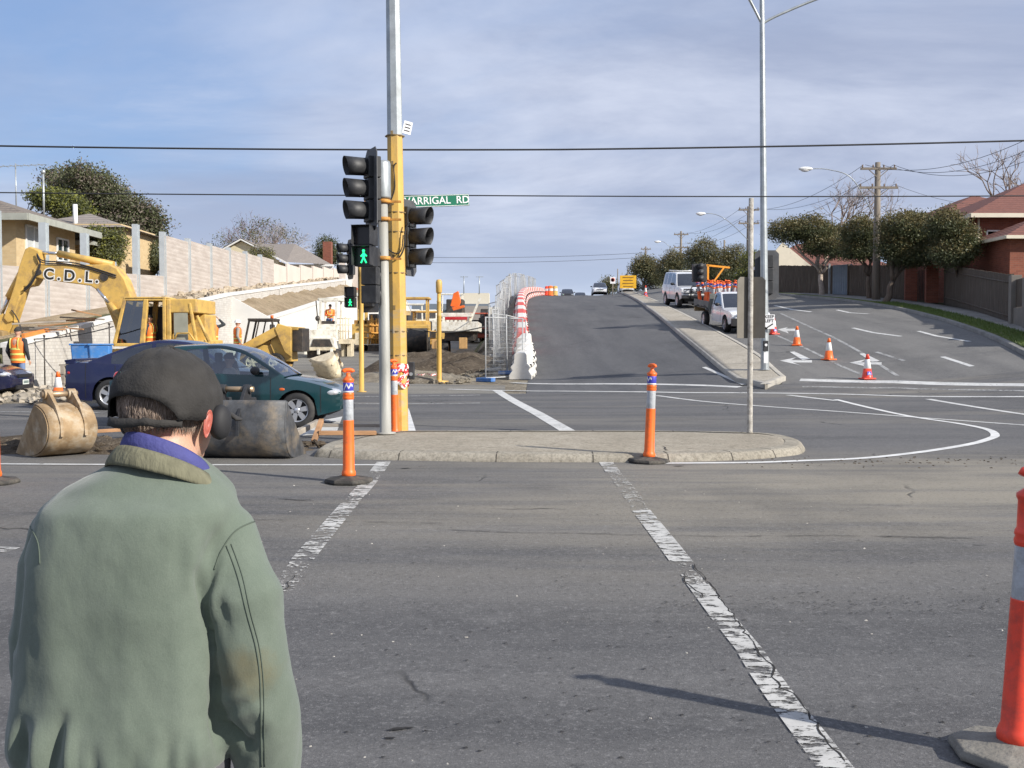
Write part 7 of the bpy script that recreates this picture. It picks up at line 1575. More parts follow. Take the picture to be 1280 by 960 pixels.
b = gz(at(1087, 379, 58.5).x, 58.5); tree('rounded dark street tree behind the timber power pole', b, pl([(1075, 292, 21, 19), (1068, 312, 14, 15), (1088, 310, 14, 14), (1096, 295, 12, 18)], 58.5, b), 12000, 0.08, [L_DK, L_GR, L_BR], 12, 0.14, group=SG_, topmat=2)
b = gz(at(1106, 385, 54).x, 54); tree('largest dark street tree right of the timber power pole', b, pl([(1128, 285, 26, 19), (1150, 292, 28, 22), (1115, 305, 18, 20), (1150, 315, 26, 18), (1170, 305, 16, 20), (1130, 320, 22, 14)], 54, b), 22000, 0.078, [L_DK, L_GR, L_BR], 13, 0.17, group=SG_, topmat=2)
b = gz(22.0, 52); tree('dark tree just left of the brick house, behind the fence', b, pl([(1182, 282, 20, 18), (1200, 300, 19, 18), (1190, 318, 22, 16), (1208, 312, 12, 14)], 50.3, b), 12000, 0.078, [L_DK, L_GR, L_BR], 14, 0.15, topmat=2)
MG = 'bronze green trees behind the hill road'
for j, (px, Y, lob, lab, yy) in enumerate(((882, 92, [(880, 315, 17, 17), (868, 325, 12, 14), (900, 330, 20, 16), (918, 322, 14, 14), (885, 338, 20, 10), (925, 338, 16, 12), (905, 345, 22, 10)], 'wide bronze tree behind the loaded ute', 0), (845, 108, [(843, 326, 13, 12), (833, 335, 12, 12), (852, 335, 12, 12), (845, 346, 16, 9)], 'bronze tree behind the white four wheel drive', 0), (805, 125, [(806, 331, 12, 11), (799, 338, 10, 10), (815, 342, 12, 11), (822, 350, 12, 10)], 'dark tree right of the yellow board', 0), (761, 150, [(760, 354, 7, 7), (755, 360, 6, 7), (766, 360, 7, 7)], 'round bush on the hill top left of the yellow board', 0), (787, 140, [(786, 354, 6, 8), (792, 358, 6, 8)], 'small dark shrub between the yellow board and the big trees', 0))):
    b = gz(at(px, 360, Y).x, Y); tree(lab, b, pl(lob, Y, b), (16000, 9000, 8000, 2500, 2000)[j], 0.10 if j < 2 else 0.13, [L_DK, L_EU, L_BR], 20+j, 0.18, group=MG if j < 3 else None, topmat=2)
b = gz(at(941, 345, 80).x, 80); tree('yellow green shrub between the thin pole and the lamp standard', b, pl([(940, 325, 9, 12), (946, 340, 9, 12), (930, 345, 10, 9)], 80, b), 4000, 0.09, [L_YG, L_GR], 31, 0.08, name='leafy_shrub')
# ---- left side
b = Vector((-30, 66, 5)); tree('big spreading gum tree above the cream brick house', b, pl([(105, 222, 24, 14), (85, 234, 20, 13, 2), (125, 240, 26, 17), (150, 255, 24, 15), (175, 268, 20, 13), (192, 278, 14, 12), (115, 262, 34, 20, 3), (155, 285, 34, 17), (95, 285, 28, 16), (70, 222, 14, 9, 4), (185, 300, 20, 14), (120, 305, 30, 14)], 66, b), 30000, 0.12, [L_EU, L_GR, L_GY, L_DK], 41, 0.32, name='gum_tree', clump=18)
b = Vector((-30, 60, 5)); tree('yellow green leafy tree in front of the big gum tree', b, pl([(72, 252, 20, 12), (55, 248, 14, 9), (90, 262, 18, 11), (100, 278, 12, 9)], 60, b), 9000, 0.10, [L_YG, L_GR], 42, 0.16)
b = Vector((-21, 53, 4.4)); tree('mid green shrubs between the grey posts on the left', b, pl([(122, 300, 16, 14), (135, 318, 16, 14), (145, 300, 10, 12), (110, 315, 10, 10)], 52, b), 7000, 0.075, [L_GR, L_EU, L_YG], 43, 0.08, name='leafy_shrub')
b = Vector((-20, 58, 4.6)); tree('dark shrub seen between the last two grey posts', b, pl([(185, 315, 9, 12), (195, 330, 9, 12), (180, 335, 8, 8)], 57, b), 3500, 0.08, [L_DK, L_GR], 44, 0.08, name='leafy_shrub')
b = at(412, 330, 112); b.z = 8.2; tree('dense dark bush right of the red chimney', b, pl([(409, 310, 13, 13), (405, 322, 12, 11), (416, 322, 10, 10)], 112, b), 5000, 0.11, [L_GR, L_DK], 45, 0.1, name='leafy_shrub')
b = at(325, 312, 96); b.z = 7.5; tree('straggly shrub in front of the white edged gable', b, pl([(322, 316, 8, 8), (333, 318, 8, 7)], 96, b), 1500, 0.09, [L_EU, L_YG, L_GY], 46, 0.05, name='leafy_shrub')
# trees with bare branches
def bare(label, base, h, spread, seed, lev=5, r=0.14, m=TWIG, stems=1, name='bare_tree', up=0.5, leaves=None, group=None):
    t = thing(name, label, 'tree', base, 0, group); rr = random.Random(seed); mb = MB(); tips = []
    def go(p, d, L, r, k):
        q = p + d*L; md = (p+q)/2 + Vector([rr.uniform(-1, 1)*L*0.06 for _ in range(3)]); mb.tube([p, md, q], r, 5 if k > 1 else 3, [r, r*0.85, r*0.7])
        if k == 0: tips.append(q); return
        for _ in range(rr.choice((2, 3, 3))):
            a = Vector([rr.gauss(0, 1) for _ in range(3)]); a = (a - d*a.dot(d)).normalized(); nd = (d + a*rr.uniform(0.35, 0.85)*spread + Vector((0, 0, up*0.25))).normalized(); go(q, nd, L*rr.uniform(0.62, 0.86), r*0.62, k-1)
        tips.append(q)
    for s in range(stems): a = rr.uniform(0, 6.28); go(Vector((rr.uniform(-.2, .2)*stems, rr.uniform(-.2, .2), 0)), Vector((math.cos(a)*0.25*(stems > 1), math.sin(a)*0.2*(stems > 1), 1)).normalized(), h*0.27, r, lev)
    mb.build('branches', m, t, recalc=False)
    if leaves:
        ls = [(q.x, q.y, q.z, 0.35, 0.35, 0.25) for q in tips if rr.random() < leaves[2]]
        foliage('crown', t, ls, leaves[0], leaves[1], leaves[3], seed, 0.1)
    return t
bare('bare winter tree behind the left street tree', gz(at(1030, 300, 84).x, 84), 10.0, 1.0, 3, 6, 0.16)
bare('second bare tree beside it, nearer the power pole', gz(at(1060, 300, 88).x, 88), 9.4, 0.95, 8, 6, 0.14)
bare('big bare tree rising behind the brick house roof', gz(at(1235, 300, 72).x, 72), 10.2, 1.1, 5, 6, 0.22)
b = at(300, 320, 118); b.z = 7.2; bare('thin straggling tree with reddish twigs behind the wall', b, 9.6, 1.15, 6, 6, 0.11, mat('twig_red', (0.20, 0.115, 0.09), 0.9), 3, up=0.1, leaves=(500, 0.10, 0.012, [L_EU, L_DK]))
b = at(338, 320, 116); b.z = 7.0; bare('thin pale stemmed tree behind the gable', b, 8.6, 1.0, 9, 6, 0.10, BARKP, 3, up=0.2, leaves=(400, 0.10, 0.010, [L_EU, L_DK]))
b = at(268, 320, 115); b.z = 7.0; bare('small dark leaved tree at the left of the thin trees', b, 6.5, 1.0, 10, 5, 0.09, TWIG, 2, leaves=(900, 0.10, 0.05, [L_DK, L_EU]))
# grass tufts on verge
def tufts(name, m, fn, n, h, seed):
    rg = np.random.default_rng(seed); rr = random.Random(seed); mb = MB()
    for _ in range(n):
        x, y = fn(rr); z = H(x, y) + 0.13; a = rr.uniform(0, 6.28); l = h*rr.uniform(.5, 1.2); dx, dy = 0.012*math.cos(a), 0.012*math.sin(a); mb.add([(x-dx, y-dy, z), (x+dx, y+dy, z), (x+rr.uniform(-.04, .04), y+rr.uniform(-.04, .04), z+l)], [(0, 1, 2)])
    o = mb.build(name, m, recalc=False); o['kind'] = 'stuff'
tufts('grass', leafmat('blade', (0.11, 0.16, 0.035)), lambda r: ((lambda y: (SR(y) + r.uniform(0.22, 1.3), y))(r.uniform(28, 54))), 9000, 0.09, 3)
# ================================================================ people
from mathutils.bvhtree import BVHTree
SKIN = mat('skin', (0.52, 0.30, 0.21), 0.5, var=0.10, vs_=12, bump=0.1, bs=60); SKIN_R = mat('skin_ear', (0.40, 0.105, 0.075), 0.5, var=0.12)
SKIN.node_tree.nodes['Principled BSDF'].inputs['Subsurface Weight'].default_value = 0.15; SKIN_R.node_tree.nodes['Principled BSDF'].inputs['Subsurface Weight'].default_value = 0.5; SKIN_R.node_tree.nodes['Principled BSDF'].inputs['Subsurface Radius'].default_value = (0.02, 0.006, 0.004)
K = 1.95/F; FO = Vector(gz(-0.655, 2.0))
def mm(px, py, y=0.0): p = at(px, py, 1.95 + y); return Vector((p.x - FO.x, y - 0.05, p.z - FO.z))
man = thing('person', 'man in green blouson jacket and black cap seen from behind', 'person', FO)
# jacket cloth
jm, jnt, jb = nodes_mat('jacket_green'); to_ = N(jnt, 'ShaderNodeTexCoord').outputs['Object']
jc = mixc(jnt, mapr(jnt, noise_out(jnt, to_, 7, 7, 0.7), 0.3, 0.7), (0.112, 0.142, 0.110), (0.142, 0.174, 0.138)); jc = mixc(jnt, mapr(jnt, noise_out(jnt, to_, 420, 3, 0.6), 0.35, 0.65, 0, 0.22), jc, (0.07, 0.09, 0.07))
ds_ = N(jnt, 'ShaderNodeVectorMath', operation='DISTANCE'); jnt.links.new(to_, ds_.inputs[0]); ds_.inputs[1].default_value = tuple(mm(310, 835, -0.06)); st_ = mth(jnt, 'ADD', ds_.outputs['Value'], mth(jnt, 'MULTIPLY', noise_out(jnt, to_, 22, 5, 0.7), 0.06))
jc = mixc(jnt, mapr(jnt, st_, 0.055, 0.10, 0.75, 0), jc, (0.13, 0.115, 0.06)); jnt.links.new(jc, jb.inputs['Base Color']); jb.inputs['Roughness'].default_value = 0.9; jb.inputs['Sheen Weight'].default_value = 0.25
jbp = N(jnt, 'ShaderNodeBump'); jbp.inputs['Strength'].default_value = 0.25; jbp.inputs['Distance'].default_value = 0.0035; jnt.links.new(mth(jnt, 'ADD', mth(jnt, 'MULTIPLY', noise_out(jnt, to_, 500, 3, 0.7), 0.35), mth(jnt, 'MULTIPLY', noise_out(jnt, to_, 18, 7, 0.7, (1, 1, 0.6)), 3.0)), jbp.inputs['Height']); jnt.links.new(jbp.outputs[0], jb.inputs['Normal'])
RIB = mat('rib_knit', (0.15, 0.145, 0.095), 0.95, var=0.2, vs_=60, bump=0.25, bs=150, stretch=(1, 1, 0.1))
BLUEC = mat('shirt_blue', (0.055, 0.058, 0.20), 0.8, var=0.12, vs_=20, bump=0.2, bs=120); CAPM = mat('cap_black', (0.030, 0.028, 0.026), 0.9, var=0.35, vs_=14, bump=0.18, bs=220)
mb = MB()
rows_t = [(570, 158, 240, .060, .060), (583, 132, 256, .085, .075), (597, 104, 274, .105, .085), (612, 78, 288, .122, .095), (630, 58, 298, .134, .10), (650, 50, 298, .140, .10), (675, 48, 290, .145, .105), (720, 42, 284, .148, .11), (780, 34, 283, .145, .115), (840, 27, 287, .145, .12), (890, 22, 290, .150, .125), (925, 20, 290, .150, .125), (945, 26, 285, .135, .115), (956, 40, 275, .12, .105)]
rings = []
for row, l, r, db, df in rows_t:
    a = mm(l, row); b = mm(r, row); cx, hw = (a.x+b.x)/2, (b.x-a.x)/2; ring = []
    for j in range(40):
        t_ = 2*math.pi*j/40; c, s = math.cos(t_), math.sin(t_); e = 0.78; x = cx + hw*math.copysign(abs(c)**e, c); y = (db if s < 0 else df)*math.copysign(abs(s)**e, s); ring.append((x, y - 0.05 + 0.02*(row < 620), a.z))
    rings.append(ring)
mb.grid(rings, True, True); mb.f.append(tuple(range(40))); mb.mi.append(0); mb.sm.append(True); n0 = len(rings)*40; mb.f.append(tuple(range(n0-40, n0))); mb.mi.append(0); mb.sm.append(True)
def chain(pts):
    for (p0, r0), (p1, r1) in zip(pts, pts[1:]): cap(mb, p0, p1, r0, r1, 18)
chain([(mm(255, 648, .01), .045), (mm(284, 668, .0), .057), (mm(302, 740, -.03), .064), (mm(318, 830, -.03), .066), (mm(331, 900, .0), .066), (mm(338, 985, .05), .056), (mm(340, 1010, .07), .046)])
chain([(mm(110, 645, .01), .045), (mm(72, 668, .02), .054), (mm(58, 750, .03), .058), (mm(54, 830, .05), .058), (mm(62, 880, .10), .056), (mm(90, 950, .20), .045)])
def folds(co):
    return co
jme = remeshed(mb, 'jacket', jm, 0.0075, 10)
jme.update(); vs_n = [v.normal.copy() for v in jme.vertices]
P2 = lambda x, z: ((x - mm(0, 430).x)/K, 430 - (z - (CAMZ - FO.z))/K)
def ridge(px, py, a, b, w, h):
    # smooth ridge along segment a-b in photo measure
    ax, ay = a; bx_, by_ = b; dx, dy = bx_-ax, by_-ay; L2 = dx*dx+dy*dy; t_ = max(0, min(1, ((px-ax)*dx+(py-ay)*dy)/L2)); d = math.hypot(px-ax-dx*t_, py-ay-dy*t_); return h*math.exp(-(d/w)**2)*math.sin(math.pi*min(1, max(0.12, t_*0.76+0.12)))
RID = [((262, 700), (276, 800), 6, -.016), ((276, 800), (281, 950), 6, -.016), ((272, 690), (285, 655), 7, -.008), ((262, 655), (255, 720), 9, .008), ((290, 690), (278, 760), 6, .008), ((283, 720), (300, 780), 7, -.005), ((285, 870), (325, 842), 10, .010), ((285, 895), (318, 925), 9, -.014), ((322, 870), (300, 890), 10, .009), ((308, 935), (330, 905), 8, -.010), ((325, 860), (345, 900), 12, .007), ((340, 700), (352, 790), 10, .005),
       ((35, 690), (60, 650), 7, -.008), ((52, 700), (34, 800), 8, -.012), ((45, 650), (75, 620), 8, -.004), ((95, 950), (110, 870), 9, -.016), ((50, 950), (58, 880), 9, -.014), ((75, 945), (82, 880), 10, .010), ((35, 940), (40, 890), 8, .007), ((118, 950), (120, 880), 8, .009), ((150, 955), (148, 905), 7, -.006), ((190, 955), (196, 915), 8, -.006), ((225, 955), (238, 900), 9, -.007), ((262, 950), (262, 890), 8, .007), ((170, 955), (170, 915), 8, .004), ((210, 955), (214, 915), 8, .004),
       ((90, 610), (180, 590), 9, .003), ((100, 650), (95, 900), 26, .004), ((240, 660), (250, 880), 22, .005), ((130, 700), (140, 860), 30, -.004)]
for v, n_ in zip(jme.vertices, vs_n):
    px, py = P2(v.co.x, v.co.z); d = 0
    if v.co.y < 0.06:
        for a, b, w_, h_ in RID: d += 1.15*ridge(px, py, a, b, w_*0.85, h_)
        if py > 875 and px < 285: d += 0.0015*math.sin(px*0.27 + 2*math.sin(px*0.05))*min(1, (py-875)/50)*max(0, min(1, (958-py)/15))
        if py > 940: d *= max(0.2, (962-py)/22) if px < 290 else 1
    d += 0.0045*mnoise.fractal(Vector((v.co.x*7, v.co.y*7, v.co.z*4)), 0.7, 2.0, 4); wr = 1 - abs(mnoise.noise(Vector((v.co.x*5.5 + v.co.z*2.5, v.co.y*5, v.co.z*3.2 + 4)))); d += 0.005*max(0, wr - 0.80)/0.2*(0.3 + 0.7*ss(0.5, 0.9, abs(px-165)/150)); v.co += Vector((n_.x, n_.y, n_.z*0.5))*d
o_j = linkmesh(jme, 'jacket', man); sm = o_j.modifiers.new('s', 'SMOOTH'); sm.iterations = 1; sm.factor = 0.5
bvh = BVHTree.FromPolygons([v.co for v in jme.vertices], [tuple(p.vertices) for p in jme.polygons])
def seam(pts, name, m, r=0.0016, dz=0.0):
    out = []
    for p in cr([(a, b, 0) for a, b in pts], 8):
        q = mm(p.x, p.y, -0.6); hit = bvh.ray_cast(q, (q*-1 + Vector((q.x, 5, q.z))).normalized() if False else Vector((q.x*0 + 0.0, 1, 0)))
        if hit[0]: out.append(hit[0] - Vector((0, dz, 0)))
    if len(out) > 2: mb = MB(); mb.tube(out, r, 6); mb.build(name, m, o_j)
def seamp(pts, **k):
    # project along the view line so that the seam runs where measured
    out = []
    for p in cr([(a, b, 0) for a, b in pts], 8):
        q = at(p.x, p.y, 1.0) - FO; o = Vector((0, 0, CAMZ)) - FO; h = bvh.ray_cast(o, (q - o).normalized())
        if h[0]: out.append(h[0] + h[1]*0.0005)
    if len(out) > 2: mb = MB(); mb.tube(out, k.get('r', .0013), 6); mb.build('seam', SEAM, o_j)
SEAM = mat('seam_green', (0.085, 0.108, 0.085), 0.9)
seamp([(283, 682), (297, 720), (308, 765), (320, 810), (325, 850), (326, 900), (327, 958)]); seamp([(289, 680), (303, 720), (313, 765), (324, 808), (329, 850), (330, 900), (331, 958)], r=.0010)
seamp([(335, 648), (312, 654), (292, 666), (276, 690), (268, 712)]); seamp([(32, 648), (40, 662), (48, 680), (50, 705)])
# waistband and hem
mb = MB(); rr_ = []
for z_, s_ in ((954, .98), (958, .93), (985, .92), (990, .90)):
    a = mm(40, z_); b = mm(275, z_); ring = []
    for j in range(120): t_ = 2*math.pi*j/120; q = 1 + 0.012*math.sin(60*t_); ring.append(((a.x+b.x)/2 + (b.x-a.x)/2*s_*q*math.cos(t_), -0.05 + 0.115*s_*q*math.sin(t_), a.z))
    rr_.append(ring)
mb.grid(rr_, True, True); mb.build('waistband', jm, o_j)
# collars. angle: -90 deg is the nape, towards the camera
def collar(name, m, cx_, row, rx, ry, h, flare, drop, tilt, thick, yc, ribs=0, par=None):
    c = mm(cx_, row); mb = MB(); rows = []
    for k in range(7):
        u = k/6; ring = []
        for j in range(97):
            t_ = math.radians(-90) + 2*math.pi*(j/96 - 0.5); f = (1 + math.sin(t_))/2; s_ = 1 + flare*(1-u) + (0.010*math.sin(85*t_)*math.sin(math.pi*u) if ribs else 0); bul = 1 + 0.05*math.sin(math.pi*u)
            ring.append((c.x + rx*s_*bul*math.cos(t_) , yc + ry*s_*bul*math.sin(t_), c.z + h*(u-0.5) - drop*f**1.1 - tilt*math.cos(t_) - flare*0.02*(1-u)))
        rows.append(ring)
    mb.grid(rows); o = mb.build(name, m, par or man); q = o.modifiers.new('s', 'SOLIDIFY'); q.thickness = thick; return o
collar('shirt_collar', BLUEC, 206, 553, .076, .072, .034, 0.10, .085, 0.022, .003, -0.035)
collar('rib_collar', RIB, 207, 569, .092, .083, .030, 0.22, .085, 0.026, .004, -0.035, ribs=1, par=o_j)
# body: one continuous figure (head, neck, trunk, hands, legs)
hc = mm(211, 506, 0.05); hc.y = 0.01; YAW = R(-20)
HM = Matrix.Translation(hc) @ Matrix.Rotation(YAW, 4, 'Z') @ Matrix.Rotation(R(-6), 4, 'X')
mb = MB(); mb.ell((0, -.012, .002), (.076, .094, .094), 28, 18, HM); mb.ell((0, .030, -.045), (.060, .062, .075), 24, 14, HM); mb.ell((0, .062, -.088), (.032, .030, .026), 16, 10, HM); mb.ell((0, .096, -.022), (.013, .020, .024), 12, 8, HM); mb.ell((0, .086, 0.0), (.010, .012, .022), 10, 8, HM); mb.ell((0, .083, -.060), (.024, .012, .007), 12, 8, HM); mb.ell((0, .085, -.068), (.020, .010, .006), 12, 8, HM)
for s in (-1, 1): mb.ell((s*.034, .070, -.03), (.024, .02, .022), 12, 8, HM); mb.ell((s*.030, .076, .018), (.020, .012, .008), 12, 8, HM)
nb_ = mm(204, 600); cap(mb, HM @ Vector((0, -.02, -.05)), Vector((nb_.x, -0.03, nb_.z)), .055, .064, 20)
hip_ = mm(158, 960); cap(mb, Vector((nb_.x, -.04, nb_.z - .06)), Vector((hip_.x, -.04, hip_.z)), .10, .12, 20)
for s in (-1, 1):
    a = Vector((hip_.x + s*.085, -.04, hip_.z)); kn = Vector((hip_.x + s*.10, -.02, 0.50)); an = Vector((hip_.x + s*.10, -.05, 0.09)); cap(mb, a, kn, .085, .058); cap(mb, kn, an, .056, .040); cap(mb, an, an + Vector((0, .14, -.045)), .038, .03)
def hand(wr, d, side, curl=0.5):
    d = d.normalized(); fwd = Vector((0, 1, 0)); fwd = (fwd - d*fwd.dot(d)).normalized(); out = d.cross(fwd)*side
    pc = wr + d*.055
    for u in np.linspace(-1, 1, 5): cap(mb, wr + fwd*.014*u, wr + d*.085 + fwd*.030*u, .014, .012, 10)
    for k, (u, L) in enumerate(((1, .072), (.34, .080), (-.33, .075), (-1, .060))):
        p = wr + d*.088 + fwd*.031*u; dd = d; 
        for s2, f in enumerate((.45, .31, .24)):
            dd = (dd + out*curl*(0.35 + .25*s2)).normalized(); q = p + dd*L*f; cap(mb, p, q, .0092 - .0008*s2, .0084 - .0008*s2, 8); p = q
    p = wr + d*.02 + fwd*.026; q = p + (d*.6 + fwd*.8 + out*.3).normalized()*.038; cap(mb, p, q, .013, .011, 8); q2 = q + (d*.9 + fwd*.3 + out*.4).normalized()*.032; cap(mb, q, q2, .0105, .009, 8)
wr_r = mm(341, 1018, .075); cap(mb, mm(331, 930, .03), wr_r, .036, .026); hand(wr_r, Vector((.05, .15, -1)), -1)
wr_l = mm(92, 962, .215); cap(mb, mm(66, 900, .12), wr_l, .036, .026); hand(wr_l, Vector((.35, .55, -.75)), 1)
cap(mb, mm(288, 700, 0), mm(331, 930, .03), .045, .036); cap(mb, mm(75, 700, .02), mm(66, 900, .12), .045, .036); cap(mb, mm(288, 690, 0), mm(75, 690, .02), .05, .05)
bme = remeshed(mb, 'body', SKIN, 0.0062, 4); linkmesh(bme, 'body', man)
# trousers and shoes
mb = MB(); cap(mb, Vector((hip_.x - .07, -.045, hip_.z + .02)), Vector((hip_.x + .07, -.045, hip_.z + .02)), .125, .125)
for s in (-1, 1):
    a = Vector((hip_.x + s*.085, -.04, hip_.z)); kn = Vector((hip_.x + s*.10, -.02, 0.50)); an = Vector((hip_.x + s*.10, -.045, 0.13)); cap(mb, a, kn, .105, .080); cap(mb, kn, an, .078, .072)
linkmesh(remeshed(mb, 'trousers', mat('trouser_grey', (0.10, 0.10, 0.11), 0.9, bump=0.2), 0.012, 8), 'trousers', man)
for s in (-1, 1):
    mb = MB(); an = Vector((hip_.x + s*.10, -.05, 0.05)); cap(mb, an + Vector((0, -.02, 0)), an + Vector((0, .17, -.01)), .046, .042); mb.ell(tuple(an + Vector((0, 0, .04))), (.05, .06, .05)); linkmesh(remeshed(mb, 'shoe', mat('shoe_black', (0.02, 0.018, 0.016), 0.5), 0.01, 4), 'shoe', man)
# ears
for s in (-1, 1):
    mb = MB(); M_ = HM @ Matrix.Translation((s*.083, -.006, -.034)) @ Matrix.Diagonal((.85, .85, .9, 1)) @ Matrix.Rotation(s*R(-12), 4, 'Z') @ Matrix.Rotation(R(-8), 4, 'X')
    rows = []
    for i in range(9):
        u = i/8; rows.append([M_ @ Vector((s*(.004 + .010*u*(1-u*.3) + .003*math.sin(u*6)), (-.0125 - .002*math.sin(a))*u*math.cos(a)*1.0, .030*u*math.sin(a)*(1.0 if math.sin(a) > 0 else 1.05) )) for a in [2*math.pi*j/28 for j in range(28)]])
    mb.grid(rows, True, True); e = mb.build('ear', SKIN_R, man); q = e.modifiers.new('s', 'SOLIDIFY'); q.thickness = .0035; q = e.modifiers.new('u', 'SUBSURF'); q.levels = 1; q.render_levels = 1
for s in (-1, 1): mb = MB(); mb.ell((s*.030, .083, .008), (.012, .008, .007), 12, 8, HM); e_ = mb.build('eye', WHT, man); mb = MB(); mb.ell((s*.030, .0895, .008), (.005, .003, .005), 8, 6, HM); mb.build('iris', BLK, e_)
# hair: short, grey brown, seen in the opening of the cap and above the collar
HAIR = mat('hair_grey', (0.16, 0.115, 0.085), 0.7, var=0.5, vs_=45, stretch=(3, 3, 0.35), bump=0.5, bs=120)
def skull(ph, th, k=1.0): return HM @ Vector((.076*k*math.sin(th)*math.sin(ph), -.012 + .094*k*math.sin(th)*math.cos(ph), .010 + .100*k*math.cos(th)))
mb = MB(); mb.grid([[skull(R(80 + 200*j/30), R(70 + 52*i/12), 1.035) for j in range(31)] for i in range(13)]); mb.build('hair', HAIR, man)
rh = random.Random(9); mb = MB()
for _ in range(2600):
    ph = R(rh.uniform(84, 276)); th = R(rh.uniform(72, 124)); p = skull(ph, th, 1.03); q = skull(ph + rh.uniform(-.12, .12), th + rh.uniform(.10, .22), 1.055 + rh.uniform(0, .03)); sd_ = Vector((rh.uniform(-1, 1), rh.uniform(-1, 1), 0)).normalized()*.0007; mb.add([p - sd_, p + sd_, q], [(0, 1, 2)])
mb.build('hair_strands', mat('hair_strand', (0.27, 0.21, 0.17), 0.6, var=0.5, vs_=30), man, recalc=False)
# cap
def cpt(ph, z, k=1.0):
    # azimuth from the face, height over the head centre
    top = .098; zz = max(-1, min(1, (z - .0)/top)); e = max(0, 1 - max(0, zz)**2.1)**0.52; sag = 1 + (0.030*math.sin(3*ph + 1) + 0.018*math.sin(7*ph + 2))*(1 - max(0, zz)) + 0.03*math.sin(ph*2 + 5*zz)*zz*(1-zz)*2
    cx_, sx_ = math.cos(ph), math.sin(ph); n_ = mnoise.fractal(Vector((cx_*2.2, sx_*2.2, zz*2.6 + 3)), 0.6, 2.0, 4); cr_ = -0.10*math.exp(-((zz - 0.42 - 0.12*math.sin(ph*2 + 1))/0.10)**2)*(0.35 + 0.65*max(0, math.cos(ph - 2.4))); k *= 1 + 0.026*n_ + cr_*0.35
    return HM @ Vector((.0925*k*e*sag*sx_, -.010 + .1105*k*e*sag*cx_, .006 + z + 0.004*n_))
def rim(ph):
    d = abs(((math.degrees(ph) - 180 + 180) % 360) - 180); d = abs(math.degrees(ph) % 360 - 180)
    base_ = -.028 + .016*math.cos(ph)
    if d < 52: base_ = max(base_, -.036 + .042*math.sqrt(max(0, 1 - (d/52)**2)))
    return base_
mb = MB(); rows = []
for i in range(19):
    u = i/18; rows.append([cpt(ph, .100*math.cos(u*math.pi/2)**0.9*1.0*(1-u*0) + (rim(ph))*u**2, 1 + .004*mnoise.noise(Vector((ph*2, u*5, 0)))*3) for ph in [2*math.pi*j/72 for j in range(72)]])
mb.grid(rows, True, True); c_ = mb.build('cap', CAPM, man); q = c_.modifiers.new('s', 'SOLIDIFY'); q.thickness = .003; q.offset = -1
CS = mat('cap_seam', (0.045, 0.042, 0.038), 0.9)
for ph in (178, 182, 120, 240, 60, 300, 0): 
    mb = MB(); P_ = R(ph); mb.tube([cpt(P_, .100*math.cos(u*math.pi/2)**0.9 + rim(P_)*u**2, 1.014) for u in np.linspace(.03, .98, 22)], .0011, 5); mb.build('cap_seam', CS, c_)
mb = MB(); mb.ell(tuple(HM @ Vector((0, -.010, .108))), (.008, .008, .004)); mb.build('cap_button', CAPM, c_)
mb = MB(); rows = []
for dz_, kk in ((.008, .985), (.0, .992), (-.008, .985)): rows.append([cpt(R(p_), -.044 + dz_, kk) for p_ in range(120, 240, 4)])
mb.grid(rows); s_ = mb.build('cap_strap', CAPM, c_); q = s_.modifiers.new('s', 'SOLIDIFY'); q.thickness = .003
mb = MB(); rows = []
for i in range(7):
    u = i/6; rows.append([HM @ Vector((.098*math.sin(a)*(1 - .04*u), .078*math.cos(a)*1.0 + .02 + .080*u*math.cos(a*0.8), .004 - .020*u - .012*math.sin(a)**2*(1-u*.3))) for a in [R(-72 + 144*j/20) for j in range(21)]])
mb.grid(rows); b_ = mb.build('cap_brim', CAPM, c_); q = b_.modifiers.new('s', 'SOLIDIFY'); q.thickness = .004
# ear muffs: a black cup in front of each ear and the neck band
MUFF = mat('muff_black', (0.018, 0.018, 0.020), 0.7, var=0.2)
for s, dy in ((1, .030), (-1, -.002)):
    mb = MB(); M_ = HM @ Matrix.Translation((s*(.092 if s > 0 else .088), dy, -.030)) @ Matrix.Diagonal((1, 1, 1.35, 1)) @ Matrix.Rotation(R(90), 4, 'Y'); mb.lathe([(0, -.020), (.016, -.016), (.023, -.009), (.025, .0), (.022, .010), (.014, .015), (0, .019)], (0, 0, 0), 24, 'Z', M_); m_ = mb.build('ear_muff', MUFF, man); pass
